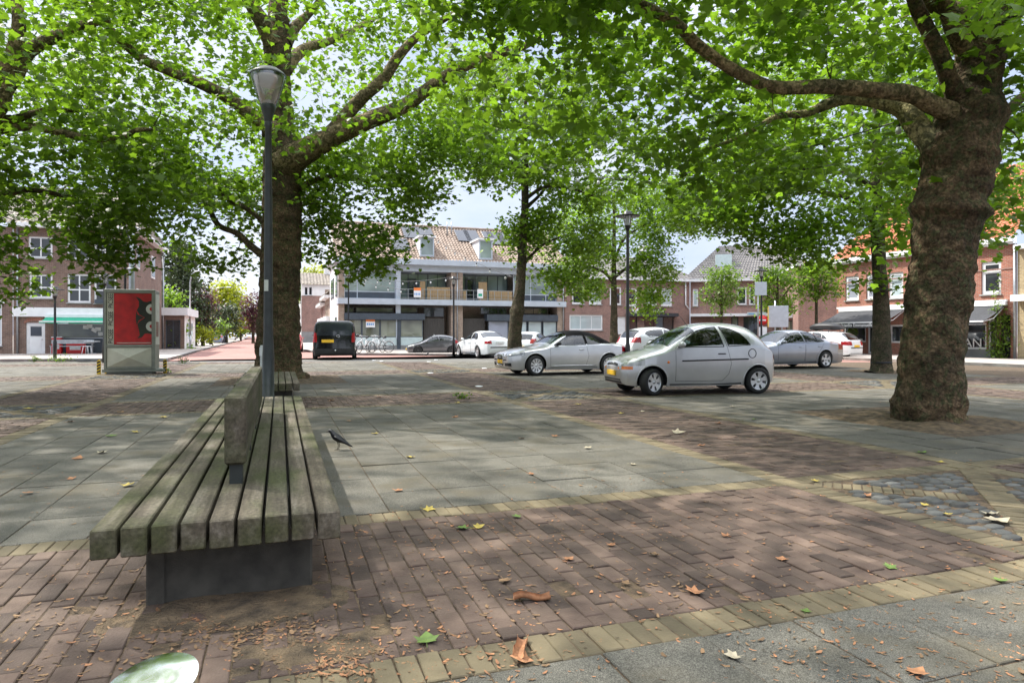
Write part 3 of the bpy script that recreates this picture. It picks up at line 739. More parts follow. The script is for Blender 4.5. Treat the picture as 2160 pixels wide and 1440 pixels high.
LEAF2D = [(0,.03),(.42,-.04),(.36,.2),(.56,.46),(.31,.52),(0,.95),(-.31,.52),(-.56,.46),(-.36,.2),(-.42,-.04)]
def fallen_leaf(px, py, size, mat, label, rz, tip=.5):
    p = G(px, py, .004); m = MB(); vs = [(0, 0, .006)]
    for (x, y) in LEAF2D:
        y -= .35; r = math.hypot(x, y); vs.append((x*size, y*size*.9, tip*size*r*r*random.uniform(.3, 1.3)+.004))
    m.add(vs, [(0, i+1, (i+1) % 10+1) for i in range(10)])
    m.tube([(0,-.3*size,.004),(.02*size,-.75*size,.01)], [.0018,.0012], 4)
    o = m.build('fallen_leaf', MAT[mat], None, p); o.rotation_euler = (random.uniform(-.1,.1), random.uniform(-.1,.1), rz)
    return setp(o, label, 'leaf', 'fallen leaves on the square')
KIND = {'litter_yellow': 'yellow fallen leaf lying flat on the paving', 'litter_orange': 'curled orange brown fallen leaf on the paving', 'litter_pale': 'pale bleached dry leaf on the paving', 'litter_green': 'small green fallen leaf on the paving', 'litter_brown': 'dull brown dry leaf on the paving'}
for (x, y, s, k) in [(905,1075,.1,'y'),(1010,1112,.085,'y'),(975,1115,.1,'g'),(1463,1249,.1,'o'),(1877,1197,.07,'g'),(1545,1385,.07,'p'),(1430,913,.2,'p'),(960,880,.12,'o'),(270,1024,.11,'y'),(215,955,.12,'p'),(165,967,.12,'o'),(1945,955,.11,'g'),(1790,860,.1,'p'),(1545,858,.11,'p'),(1515,893,.1,'o'),(1590,885,.09,'g'),
                     (1935,1420,.08,'o'),(1950,1065,.06,'y'),(2090,1085,.12,'p'),(2105,1100,.16,'p'),(1090,1090,.07,'g'),(1065,1225,.07,'b'),(900,1350,.1,'g'),(1100,1390,.1,'o'),(1700,1290,.05,'g'),(1985,975,.08,'y'),(345,880,.12,'y'),(285,912,.12,'y'),(60,862,.2,'y'),(235,920,.13,'g'),(400,918,.12,'o'),(470,990,.07,'b'),(735,888,.1,'b'),(790,915,.1,'y'),(1100,925,.08,'b'),(1240,945,.09,'p'),(1170,920,.09,'o'),(865,965,.1,'y'),(1480,940,.09,'o'),(1335,980,.08,'p'),(1120,1000,.07,'o'),(840,1035,.09,'o'),(1310,872,.1,'y'),(1355,868,.1,'p'),(1220,853,.13,'y'),(965,850,.12,'y'),(800,838,.12,'o'),(700,845,.12,'o'),(2000,1085,.06,'y'),(1830,1045,.07,'o'),(1720,1015,.07,'y'),(1290,1150,.06,'o'),(1380,1170,.06,'b'),(1200,1180,.07,'o'),(1530,1130,.06,'o'),(1650,1180,.07,'o'),(255,870,.14,'b'),(150,890,.12,'o'),(150,1010,.08,'o'),(60,1040,.08,'o'),(430,930,.1,'g'),(2110,1225,.07,'g'),(1320,1230,.05,'b')]:
    k = {'y':'litter_yellow','g':'litter_green','o':'litter_orange','p':'litter_pale','b':'litter_brown'}[k]
    fallen_leaf(x, y, s, k, KIND[k], random.uniform(0, 6.28))
def bark_roll(px, py, L_, r, rz, label):
    p = G(px, py, .006); m = MB(); n = 10; vs = []; ns = 8
    for i in range(ns+1):
        for k in range(n+1):
            a = -1.9+3.8*k/n; rr = r*(1+.3*noise.noise(Vector((i*.9, k*.3, px))))
            vs.append((L_*(i/ns-.5)+.01*noise.noise(Vector((i, k, 2.))), rr*sin(a), r-rr*cos(a)*.9+.01*sin(i*.8)))
    m.add(vs, [(i*(n+1)+k, i*(n+1)+k+1, (i+1)*(n+1)+k+1, (i+1)*(n+1)+k) for i in range(ns) for k in range(n)], True)
    o = m.build('bark_piece', MAT['litter_orange'], None, p); o.rotation_euler = (0, 0, rz); return setp(o, label, 'bark')
bark_roll(1122, 1264, .18, .022, .1, 'long rolled piece of orange bark in the middle of the brick band')
bark_roll(1098, 1370, .17, .022, 1.45, 'twisted orange bark strip on the yellow brick border')
# small white round studs let into the paving
for (x, y) in [(1010,815),(908,787),(805,762),(789,760),(1022,777),(1072,770),(920,759),(905,763),(1075,776)]:
    p = G(x, y, -.004); m = MB(); m.lathe([(.1,0),(.1,.012),(.07,.02),(0,.022)], 16); o = m.build('paving_stud', MAT['white'], None, p)
    setp(o, 'small white round stud set flat in the paving before the parked cars', 'paving stud', 'white studs in the square')
# ================================================================== TREES
def catmull(pts, rs, step):
    P = [Vector(p) for p in pts]; out = []; ro = []
    for i in range(len(P)-1):
        p0 = P[max(i-1, 0)]; p1 = P[i]; p2 = P[i+1]; p3 = P[min(i+2, len(P)-1)]
        n = max(1, int((p2-p1).length/step))
        for k in range(n):
            t = k/n
            out.append(.5*((2*p1) + (p2-p0)*t + (2*p0-5*p1+4*p2-p3)*t*t + (3*p1-p0-3*p2+p3)*t**3))
            ro.append(rs[i]*(1-t)+rs[i+1]*t)
    out.append(P[-1]); ro.append(rs[-1]); return out, ro
def bark_tube(mb, pts, rs, n, step, amp, freq=2.2, burls=(), knots=0.0, base=None):
    pp, rr = catmull(pts, rs, step); up = None; vs = []
    for i, p in enumerate(pp):
        t = (pp[min(i+1, len(pp)-1)] - pp[max(i-1, 0)]).normalized()
        if up is None: up = Vector((1, 0, 0)) if abs(t.x) < .8 else Vector((0, 1, 0))
        up = (up - t*up.dot(t)).normalized(); w_ = t.cross(up)
        for k in range(n):
            a = 2*pi*k/n; d = up*cos(a) + w_*sin(a); q = p + d*rr[i]
            g = q if base is None else q
            e = noise.fractal(Vector((g.x*freq, g.y*freq, g.z*freq*1.15)), .7, 2.2, 5)*amp
            e += .011*noise.noise(Vector((q.x*11, q.y*11, q.z*13)))*min(1, rr[i]*4)
            e += (1-abs(noise.noise(Vector((g.x*freq*2.2, g.y*freq*2.2, g.z*freq*2.9)))))**3*amp*knots
            for (bz, bh, ba) in burls:
                e += ba*math.exp(-((p.z-bz+.05*noise.noise(Vector((q.x*4, q.y*4, bz))))/bh)**2)*(.65+.6*noise.noise(Vector((q.x*3, q.y*3, bz*7))))
            vs.append(q + d*e)
    m = len(pp)
    fs = [(i*n+k, i*n+(k+1) % n, (i+1)*n+(k+1) % n, (i+1)*n+k) for i in range(m-1) for k in range(n)]
    mb.add(vs, fs, True); mb.add([pp[-1]], [], True)
    b0 = len(mb.v)-1-n
    for k in range(n): mb.f.append((b0+k, b0+(k+1) % n, b0+n)); mb.sm.append(True)
    return pp, rr
LEAF_T = np.array([(0,.3,0)] + [(x, y, -.22*(x*x+(y-.3)**2)) for x, y in LEAF2D])
LEAF_F = np.array([(0, i+1, (i+1) % 10+1) for i in range(10)])
DIAM_T = np.array([(0,0,0),(.38,.42,-.05),(0,1.0,-.1),(-.38,.42,-.05)]); DIAM_F = np.array([(0,1,2),(0,2,3)])
def leaf_mesh(name, cen, size, mat, parent, simple=False, droop=.35, flat=.5):
    cen = np.asarray(cen); n = len(cen)
    T, FC = (DIAM_T, DIAM_F) if simple else (LEAF_T, LEAF_F)
    yaw = rng.uniform(0, 2*pi, n); pit = rng.normal(-droop, .45, n); rol = rng.normal(0, flat, n); s = size*rng.uniform(.6, 1.25, n)
    cy, sy, cp, sp, cr_, sr = np.cos(yaw), np.sin(yaw), np.cos(pit), np.sin(pit), np.cos(rol), np.sin(rol)
    x, y, z = T[:,0][None], T[:,1][None], T[:,2][None]
    x1 = x*cr_[:,None] + z*sr[:,None]; z1 = -x*sr[:,None] + z*cr_[:,None]
    y2 = y*cp[:,None] - z1*sp[:,None]; z2 = y*sp[:,None] + z1*cp[:,None]
    x3 = x1*cy[:,None] - y2*sy[:,None]; y3 = x1*sy[:,None] + y2*cy[:,None]
    vs = np.stack([x3, y3, z2], -1)*s[:,None,None] + cen[:,None,:]
    FF = (FC[None] + (np.arange(n)*len(T))[:,None,None]).reshape(-1, 3)
    return np_mesh(name, vs.reshape(-1,3), FF, mat, parent)
ZMIN = [1.9]
def blob_points(c, r, n, thr=-.12, shell=.35, fr=.55):
    out = []; tries = 0
    while len(out) < n and tries < n*40:
        tries += 1
        v = Vector((random.gauss(0,1), random.gauss(0,1), random.gauss(0,1)))
        if v.length < 1e-4: continue
        v.normalize(); v *= (shell + (1-shell)*random.random())**.6
        p = Vector((c[0]+v.x*r[0], c[1]+v.y*r[1], c[2]+v.z*r[2]))
        if p.z < ZMIN[0]: continue
        if noise.noise(Vector((p.x*fr, p.y*fr, p.z*fr*1.4))) < thr: continue
        out.append(p)
    return out
ALLT = []
def tree(label, base, trunk, limbs, blobs, leaf, lpt, clump, bark='bark', bark_limb='bark_plate', lmat='leaf', simple=False, n_t=40, step=.07, amp=.05, burls=(), group='plane trees of the square', name='plane_tree', cat='tree', twig=.011, keep=None, thr=-.12, fr=.55, droop=.35, knots=.4, maxlen=3.2):
    base = Vector(base); t = thing(name, label, cat, base, 0, group)
    loc = lambda p: Vector(p) - base
    m = MB(); pp, rr = bark_tube(m, [loc(p) for p, r in trunk], [r for p, r in trunk], n_t, step, amp, burls=burls, knots=knots)
    m.build('trunk', MAT[bark], t)
    nodes = []; nr = []
    for p, r in zip(pp[int(len(pp)*.55):], rr[int(len(pp)*.55):]): nodes.append(p); nr.append(r)
    for lb in limbs:
        mm = MB(); matl = lb.get('m', bark_limb)
        p2, r2 = bark_tube(mm, [loc(p) for p in lb['p']], lb['r'], lb.get('n', 14), .12, lb.get('amp', .012), freq=3.0)
        mm.build('limb', MAT[matl], t)
        k0 = int(len(p2)*.2)
        for p, r in zip(p2[k0::2], r2[k0::2]): nodes.append(p); nr.append(r)
    tips = []
    for bl in blobs: tips += [loc(p) for p in blob_points(bl[0], bl[1], bl[2], thr=bl[3] if len(bl) > 3 else thr, fr=fr)]
    if keep: tips = [p for p in tips if keep(p+base)]
    NA = np.zeros((len(nodes)+len(tips)*3, 3)); NR = np.zeros(len(NA)); cnt = len(nodes)
    NA[:cnt] = np.array([tuple(p) for p in nodes]); NR[:cnt] = nr
    TP = np.array([tuple(p) for p in tips])
    d0 = ((TP[:,None,:]-NA[None,:cnt:3,:])**2).sum(-1).min(1); order = np.argsort(d0)
    tw = MB(); leaves = []
    for i in order:
        tp = TP[i]; d = ((NA[:cnt]-tp)**2); dd = d[:,0]+d[:,1]+d[:,2]*1.3; k = int(np.argmin(dd)); a = Vector(NA[k]); b = Vector(tp); L_ = (b-a).length
        r0 = min(NR[k]*.75, .006+twig*L_); r0 = max(r0, .005)
        side = Vector((random.gauss(0,1), random.gauss(0,1), random.gauss(.3,.6)))*L_*.13
        m1 = a.lerp(b, .35) + side; m2 = a.lerp(b, .7) + side*.8 + Vector((0, 0, .03*L_))
        tw.tube([a, m1, m2, b], [r0, r0*.75, r0*.55, .003], 5, caps=False)
        for q, rq in ((m1, r0*.75), (m2, r0*.55), (b, .006)):
            NA[cnt] = q; NR[cnt] = rq; cnt += 1
        n = max(3, int(random.gauss(lpt, lpt*.3)))
        c = rng.normal(0, 1, (n, 3))*np.array([clump, clump, clump*.55]) + tp
        leaves.append(c)
        n2 = int(lpt*.25*min(1, L_)); 
        if n2:
            s_ = rng.uniform(.4, 1, n2)[:,None]; leaves.append(np.array(a)*(1-s_)+tp*s_ + rng.normal(0, .12, (n2, 3)))
    if len(tips):
        setp(tw.build('twigs', MAT['bark'], t), kind='stuff')
        leaf_mesh('crown', np.concatenate(leaves), leaf, MAT[lmat], t, simple, droop)
    return t
def PXT(rows, d, px_m=None):          # trunk rows (row, left, right) in the photo -> centre line and radii
    out = []
    for (y, l, r) in rows:
        p = V((l+r)/2, y, d); out.append((p, (r-l)/2/F*d*.97))
    return out
def LIMB(pts, d0, d1, **k):           # (px, py, width)
    n = len(pts); P = []; R_ = []
    for i, (x, y, w_) in enumerate(pts):
        d = d0+(d1-d0)*i/(n-1); P.append(V(x, y, d)); R_.append(w_/2/F*d)
    return dict(p=P, r=R_, **k)

# --- plane tree at the right, close
d2 = 9.95; b2 = G(1962, 889, 0); b2 = Vector((b2.x, d2, 0))
tr2 = [(Vector((b2.x, d2, -.15)), .66)] + PXT([(888,1886,2034),(872,1889,2029),(840,1892,2027),(812,1896,2026),(750,1904,2026),(687,1912,2031),(625,1919,2038),(562,1928,2048),(500,1934,2054),(425,1940,2066),(375,1951,2084),(325,1955,2092),(281,1970,2101),(237,1990,2108),(187,2006,2103),(125,2018,2112),(62,2027,2121),(10,2040,2135),(-60,2075,2150),(-200,2110,2165),(-420,2140,2180)], d2)
Z = lambda y: H-(y-YH)/F*d2
tree('massive plane tree with burled trunk on the right edge, nearest tree', b2, tr2, [
    LIMB([(2010,240,46),(1960,218,38),(1925,200,36),(1850,190,33),(1740,183,30),(1640,185,27),(1580,165,26),(1510,125,24),(1460,85,24),(1420,45,23),(1340,5,22),(1250,-40,20),(1100,-110,14)], 9.8, 8.9),
    LIMB([(1985,320,60),(1950,285,50),(1925,255,46),(1905,228,42),(1850,212,34),(1790,206,28),(1740,222,22),(1700,240,17),(1640,246,13),(1560,290,10),(1500,312,7)], 10.0, 11.2, m='bark_pale'),
    LIMB([(2020,205,40),(2000,165,36),(1985,120,33),(1955,60,30),(1930,5,28),(1900,-80,24),(1850,-220,14)], 9.8, 9.2, m='bark'),
    LIMB([(2050,70,60),(2015,30,44),(1965,5,36),(1900,-30,30),(1800,-110,20)], 9.9, 9.5),
    LIMB([(2110,40,60),(2145,5,56),(2180,-50,48),(2260,-200,30)], 9.9, 10.4, m='bark'),
    LIMB([(2085,300,30),(2120,240,22),(2180,190,16),(2280,150,9)], 10.2, 11.5),
    LIMB([(2060,130,40),(2100,20,30),(2000,-300,20)], 10, 12.5),
    LIMB([(2030,100,40),(1900,-200,30),(1700,-420,16)], 9.7, 7.0),
  ], [((4.8, 10.2, 7.3), (7.6, 6.0, 3.4), 560), ((4.2, 10.5, 5.2), (5.5, 4.5, 1.6), 300), ((8.4, 11.5, 5.9), (3.2, 3.5, 1.7), 110), ((2.2, 9.5, 6.3), (3.5, 2.5, 1.6), 150), ((8.3, 12.5, 3.6), (1.6, 1.6, 1.0), 36), ((0, 7.5, 7.6), (4.5, 3.5, 1.8), 130)],
  .16, 21, .36, burls=((Z(447), .10, .17), (Z(640), .1, .03), (Z(335), .12, .08), (Z(565), .05, .04), (Z(245), .12, .09), (Z(850), .08, .05), (Z(180), .06, .04)), n_t=140, step=.025, amp=.045, knots=.35,
  keep=lambda p: not (p.y < 11 and 1640 < 1080+p.x/p.y*F < 2010 and 120 < YH-(p.z-H)/p.y*F < 340 and random.random() < .8) and not (p.y < 9.5 and YH-(p.z-H)/p.y*F > 40 and random.random() < .93) and not (p.z < 3.75 and p.x < 5.5) and (p.z > 1.3+(704-560)/F*p.y or p.x/p.y > .68))

# --- plane tree at the left centre, behind the lamp
b1 = G(590, 801, 0); d1 = b1.y
tr1 = [(b1+Vector((0, 0, -.15)), .78)] + PXT([(801,526,652),(790,534,640),(770,540,634),(740,542,631),(700,544,630),(600,549,631),(500,554,633),(400,557,633),(330,560,634),(280,556,622),(250,555,616),(150,560,611),(90,556,614),(40,566,608),(-40,572,606),(-200,575,600),(-420,580,595)], d1)
Z = lambda y: H-(y-YH)/F*d1
tree('tall thick plane tree with dark trunk behind the lamp post', b1, tr1, [
    LIMB([(600,345,70),(635,325,56),(690,295,44),(760,262,37),(850,225,31),(900,190,27),(960,150,23),(1030,122,20),(1110,95,16),(1160,66,12),(1260,40,7)], d1-.2, d1-2.5),
    LIMB([(680,300,34),(715,262,30),(760,210,27),(810,165,24),(840,120,21),(880,78,18),(930,45,14),(965,25,10)], d1-.4, d1-1.6),
    LIMB([(580,275,40),(550,255,31),(520,235,28),(480,205,26),(420,175,24),(370,155,22),(310,130,20),(270,100,19),(230,60,18),(200,20,16),(175,-30,14),(120,-120,9)], d1-.4, d1-3),
    LIMB([(575,90,40),(555,50,34),(530,10,28),(490,-60,20),(420,-200,10)], d1-.2, d1-1.5),
    LIMB([(600,90,34),(625,55,22),(660,20,14),(720,-60,9)], d1, d1+1),
    LIMB([(556,540,18),(525,515,14),(500,492,13),(460,474,12),(435,430,10),(395,402,8),(360,384,6)], d1, d1+1.5, m='bark'),
    LIMB([(558,470,12),(520,440,10),(480,420,9),(450,385,8),(410,372,6)], d1, d1+2, m='bark'),
    LIMB([(630,400,14),(665,380,11),(720,370,9),(780,385,6)], d1, d1+1, m='bark'),
    LIMB([(600,150,30),(640,105,22),(700,85,16),(790,40,10)], d1+.3, d1+3.5),
  ], [((b1.x, d1-.5, 8.4), (7.2, 7.0, 3.6), 900), ((b1.x-.3, d1-1, 6.4), (6.5, 5.5, 1.4), 210), ((V(780,400,d1+1)), (2.2, 2.2, 1.5), 140), (V(760,500,d1+1), (1.35, 1.3, 1.2), 65), (V(410,440,d1+1.5), (2.1, 2, 1.4), 90), (V(330,330,d1+1), (2.0,2,1.3), 70), (V(480,560,d1+1.5), (.9, .8, .5), 16), (V(650,500,d1+2), (.5,.8,.9), 14), (V(960,320,d1), (2.2,2,1.3), 100)],
  .16, 21, .37, burls=((Z(690), .2, .06), (Z(330), .3, .06), (Z(480), .2, .04), (Z(600), .15, .04), (Z(560), .1, .03)), n_t=80, step=.05, amp=.05, knots=.6, keep=lambda p: not (p.y < d1-.4 and 30 < YH-(p.z-H)/p.y*F < 400 and 200 < 1080+p.x/p.y*F < 1150 and random.random() < .8))

# --- plane tree off the left edge
b6 = Vector((-12.6, 14.2, 0)); d6 = 14.2
tree('plane tree on the left edge, only its limbs and hanging crown in view', b6, [(b6+Vector((0,0,-.1)), .6), (b6+Vector((.05,0,2)), .48), (b6+Vector((.1,0,4)), .45), (b6+Vector((.2,0,6)), .4), (b6+Vector((.3,.2,8)), .3), (b6+Vector((.2,.4,11)), .12)], [
    LIMB([(-180,330,60),(-80,270,50),(-10,225,44),(8,165,38),(30,110,30),(40,40,24),(20,-60,16)], d6, d6-.6),
    LIMB([(-150,300,50),(-40,240,40),(25,165,34),(60,110,28),(110,80,24),(170,55,18),(230,42,12)], d6, d6+.5),
    LIMB([(-180,360,34),(-60,295,26),(0,275,20),(60,268,17),(130,280,15),(190,293,14),(250,292,12),(290,274,9),(330,275,5)], d6, d6+.6),
    LIMB([(-120,320,30),(-20,262,22),(30,252,18),(70,240,14),(110,230,10),(165,236,7)], d6, d6+.3, m='bark'),
    LIMB([(-190,420,30),(-40,420,20),(60,400,12),(160,420,7)], d6, d6+1.5, m='bark'),
    LIMB([(-200,250,40),(-200,100,30),(100,-150,16)], d6, d6-3),
  ], [((-11.0, 14.5, 7.0), (6.0, 5.5, 3.4), 360), ((-10.2, 15.5, 4.7), (3.9, 3.2, 1.5), 85), (V(60,460,d6+1), (2.3, 1.8, 1.2), 62), (V(20,560,d6+1), (1.3, 1.2, .8), 36), (V(190,535,d6+1.2), (.9,.8,.7), 24), (V(160,350,d6+1.5), (2.2,2,1.2), 55), (V(250,450,d6+2), (1.0,1,.7), 18)],
  .16, 21, .36, n_t=36, amp=.04)

# --- slim plane trees further off
def slim(label, base, rows, d, limbs, blobs, lmat='leaf_far', nt=28, leaf=.165, lpt=20, bark='bark_grey', **k):
    b = Vector((base.x, base.y, 0)); tree(label, b, [(b+Vector((0,0,-.1)), (rows[0][2]-rows[0][1])/2/F*d*1.25)] + PXT(rows, d), limbs, blobs, leaf, lpt, .36, bark=bark, bark_limb='bark_grey', lmat=lmat, n_t=nt, step=.12, amp=.02, burls=k.pop('burls', ()), **k)
d3 = 28.5; g3 = G(1084, 704+F*H/d3)
slim('slim plane tree with light crown in the middle, behind the convertible', g3, [(768,1068,1102),(700,1072,1101),(640,1080,1106),(600,1087,1108),(500,1094,1113),(430,1100,1115),(380,1099,1115),(320,1101,1114),(280,1103,1112),(200,1106,1113),(120,1112,1116)], d3, [
    LIMB([(1108,440,10),(1130,420,7),(1170,385,5),(1230,395,3)], d3, d3+1), LIMB([(1107,400,10),(1085,350,8),(1040,320,7),(1000,290,6),(960,260,4)], d3, d3-1),
    LIMB([(1107,360,9),(1070,350,6),(1030,360,5),(1000,390,3)], d3, d3+.5), LIMB([(1109,290,9),(1125,250,8),(1150,200,6),(1165,150,4)], d3, d3),
    LIMB([(1108,420,9),(1150,395,7),(1210,400,5),(1270,420,3)], d3, d3-1.5), LIMB([(1102,560,8),(1140,520,6),(1180,500,4)], d3, d3+.6)],
  [(V(1090,240,d3), (4.1, 3.5, 3.2), 420), (V(1230,330,d3), (3.4, 2.6, 2.6), 300), (V(1180,510,d3+.5), (2.2, 1.6, 1.8), 190), (V(1215,590,d3+.5), (1.5, 1.0, .9), 50), (V(985,320,d3), (1.7,1.6,1.2), 85), (V(1080,490,d3), (.6,.8,.8), 16)], burls=((H-(655-YH)/F*d3, .15, .07),))
d4 = 41.5; g4 = G(1296, 704+F*H/d4)
slim('thin plane tree behind the two silver cars in front of the brick row', g4, [(748,1284,1306),(690,1287,1303),(640,1289,1302),(600,1289,1301),(560,1290,1300),(480,1292,1299),(400,1294,1298)], d4, [
    LIMB([(1296,600,8),(1275,575,6),(1240,560,4)], d4, d4), LIMB([(1296,585,8),(1330,560,6),(1370,540,4)], d4, d4), LIMB([(1296,550,7),(1320,500,5),(1370,470,3)], d4, d4), LIMB([(1295,540,7),(1260,490,5),(1220,470,3)], d4, d4)],
  [(V(1300,470,d4), (3.8, 2.8, 3.0), 300), (V(1210,520,d4), (2.0,1.6,2.0), 110), (V(1375,580,d4), (1.5,1.2,1.9), 150), (V(1400,450,d4), (2.7,2,2.4), 260), (V(1365,640,d4), (.9,.7,1.0), 30), (V(1480,440,d4+1), (2.6,2,1.9), 230), (V(1250,600,d4), (.9,.8,.8), 26)])
d5 = 22.5; g5 = G(1858, 704+F*H/d5)
slim('straight plane tree with a strap on its grey trunk, left of the burled plane', g5, [(786,1834,1886),(770,1838,1880),(700,1841,1877),(620,1843,1873),(560,1841,1868),(500,1838,1866),(420,1838,1860),(350,1838,1858),(280,1840,1856),(180,1842,1852),(60,1844,1848)], d5, [
    LIMB([(1850,480,14),(1810,430,10),(1760,410,8),(1690,400,5)], d5, d5), LIMB([(1848,400,14),(1800,370,10),(1730,360,8),(1640,355,5)], d5, d5-1), LIMB([(1848,360,12),(1890,330,9),(1950,320,6)], d5, d5+1), LIMB([(1850,300,12),(1800,240,9),(1740,190,6)], d5, d5+1),
    LIMB([(1849,440,12),(1900,420,9),(1970,430,5)], d5, d5+1.5)],
  [(V(1780,290,d5), (4.9, 4.0, 3.0), 520), (V(1640,430,d5), (2.8, 2.2, 1.7), 150), (V(1760,500,d5), (1.7,1.3,1.1), 50), (V(1520,400,d5+1), (2.0,2,1.5), 130), (V(1660,520,d5), (1.3,1.2,.7), 36), (V(1980,370,d5+2), (2.6, 2.2, 1.8), 110), (V(2110,440,d5+1.5), (1.6, 1.5, 1.3), 50), (V(1850,600,d5-.4), (.45,.4,.4), 7)], nt=36, lmat='leaf')
for zz, lb in ((H-(612-YH)/F*d5, 'upper black strap tied round the grey trunk of the straight plane tree'), (H-(764-YH)/F*d5, 'lower black strap round the foot of the straight grey plane tree')):
    t5 = MB(); c = V(1859, YH-(zz-H)*F/d5, d5); t5.lathe([(.325,-.03),(.335,0),(.325,.03)], 24, Matrix.Translation(c))
    setp(t5.build('tree_strap', MAT['black']), lb, 'strap')

# a neighbour of the same row just outside the frame, whose crown shades the foreground
b10 = AB(-9.4, 7.6)
tree('plane tree just left of the view, shading the bench', b10, [(b10+Vector((0,0,-.1)), .55), (b10+Vector((0,0,3)), .42), (b10+Vector((.2,0,6)), .34), (b10+Vector((.2,0,10)), .1)], [
    dict(p=[b10+Vector((0,0,4)), b10+Vector((2.5,0,5.6)), b10+Vector((5,.6,6.6)), b10+Vector((7,.8,7.2))], r=[.2,.15,.1,.04]), dict(p=[b10+Vector((0,0,4.4)), b10+Vector((1.5,-2,6)), b10+Vector((3.5,-4,7.2))], r=[.2,.12,.04]), dict(p=[b10+Vector((0,0,4.8)), b10+Vector((1.5,2,6.4)), b10+Vector((3,4,7.6))], r=[.2,.12,.04])],
  [((b10.x+2.2, b10.y, 7.6), (6.8, 6.6, 2.8), 640)], .17, 18, .4, n_t=24, amp=.03)

# --- garden and street trees in the distance
ZMIN[0] = .25
def round_tree(label, px, py_c, rw, rh, d, lmat, n=90, lpt=20, leaf=.3, name='street_tree', group='trees along the far street', clump=.5, trunk=.16, gpx=None, thr=-.25, base_z=0.0):
    c = V(px, py_c, d); rx = rw/F*d; rz_ = rh/F*d; g = Vector((c.x, c.y, base_z)); b = g
    top = Vector((c.x, c.y, c.z+rz_*.5))
    lim = []
    for k in range(5):
        a = k*1.257+.4; s = Vector((c.x, c.y, max(base_z+1.2, c.z-rz_*.7))); e = Vector((c.x+rx*.7*cos(a), c.y+rx*.7*sin(a), c.z+rz_*.15*sin(k*2.)))
        lim.append(dict(p=[s, s.lerp(e, .5)+Vector((0,0,.2)), e], r=[trunk*.5, trunk*.3, .02], n=6))
    tree(label, b, [(b, trunk*1.3), (b+Vector((0,0,1)), trunk), (Vector((c.x, c.y, c.z)), trunk*.7), (top, .03)], lim, [(c, (rx, rx, rz_), n)], leaf, lpt, clump, bark='bark_grey', bark_limb='bark_grey', lmat=lmat, simple=True, n_t=10, step=.5, amp=.01, group=group, name=name, thr=thr, fr=.35, twig=.008)
def conifer(label, px, d, top, bot, rw, n=11):
    b = V(px, bot, d); b.z = 0; t = thing('conifer', label, 'tree', b, 0, 'trees along the far street'); ht = H-(top-YH)/F*d; r = rw/F*d
    m = MB(); m.tube([(0,0,0),(0,0,ht*.5),(0,0,ht)], [.3,.18,.03], 8); m.build('trunk', MAT['bark_grey'], t)
    br = MB(); lv = []
    for i in range(n):
        z = ht*(.25+.72*i/n); rr = r*(1.05-.85*i/n)
        for k in range(7):
            a = random.uniform(0, 6.28); l = rr*random.uniform(.6, 1.1); e = Vector((l*cos(a), l*sin(a), z-.12*l+.2))
            br.tube([(0,0,z), (e.x*.5, e.y*.5, z+.1), e], [.05,.03,.01], 4, caps=False)
            for q in range(5):
                s_ = .35+.65*q/4; lv.append(rng.normal(0, 1, (26, 3))*np.array([.35,.35,.28]) + np.array([e.x*s_, e.y*s_, z-.1*l*s_-.25]))
    br.build('branches', MAT['bark_grey'], t); leaf_mesh('crown', np.concatenate(lv), .26, MAT['leaf_dark'], t, True, droop=1.0)
conifer('tall dark conifer beyond the brown brick corner building', 380, 66, 490, 720, 80)
round_tree('dark purple leaved tree behind the garden fence on the left', 412, 650, 40, 55, 68, 'leaf_purple', 90)
round_tree('bright light green shrub tree beside the white annex', 358, 640, 26, 34, 58, 'leaf_far', 60, leaf=.28)
round_tree('large yellow green rounded tree down the street', 472, 650, 46, 58, 105, 'leaf_yellow', 260, leaf=.5, clump=.9, trunk=.3)
round_tree('mid green street tree in front of the yellow green crown', 478, 672, 24, 34, 88, 'leaf_dark', 70, leaf=.35, clump=.6)
round_tree('green garden tree low behind the iron fence', 445, 690, 26, 22, 76, 'leaf_mid', 60, leaf=.3)
round_tree('pale green bush at the corner of the white annex', 372, 712, 20, 22, 54, 'leaf_far', 50, leaf=.25, name='bush')
round_tree('lime green bush near the end of the iron fence', 428, 704, 16, 14, 66, 'leaf_yellow', 40, leaf=.25, name='bush')
round_tree('copper leaved street tree partly behind the thick trunk', 534, 655, 20, 40, 92, 'leaf_purple', 70, leaf=.35, trunk=.2)
round_tree('small green street tree far down the street', 508, 680, 16, 20, 120, 'leaf_mid', 60, leaf=.45, clump=.6)
round_tree('hazy green tree closing the end of the street', 520, 678, 26, 24, 160, 'leaf_mid', 110, leaf=.7, clump=1.0)
round_tree('wide green tree far behind the parked street cars', 498, 688, 24, 14, 170, 'leaf_dark', 90, leaf=.7, clump=1.0)
round_tree('yellow green tree top above the far white gabled house', 668, 600, 40, 40, 105, 'leaf_yellow', 120, leaf=.5, clump=.9, group='trees behind the houses', trunk=.3)
round_tree('light green tree left of the far white gabled house', 620, 620, 18, 50, 95, 'leaf_far', 70, leaf=.4, group='trees behind the houses')
round_tree('small round headed tree standing before the corner house', 1522, 610, 42, 56, 47, 'leaf_mid', 110, leaf=.2, clump=.3, group='young trees in front of the houses', name='young_tree', trunk=.1)
round_tree('yellow green young tree behind the no entry sign', 1640, 610, 50, 55, 42, 'leaf_far', 120, leaf=.2, clump=.34, group='young trees in front of the houses', name='young_tree', trunk=.1)
round_tree('bushy young tree beside the red brick side wall', 1722, 598, 44, 56, 40, 'leaf_far', 110, leaf=.2, clump=.34, group='young trees in front of the houses', name='young_tree', trunk=.1)
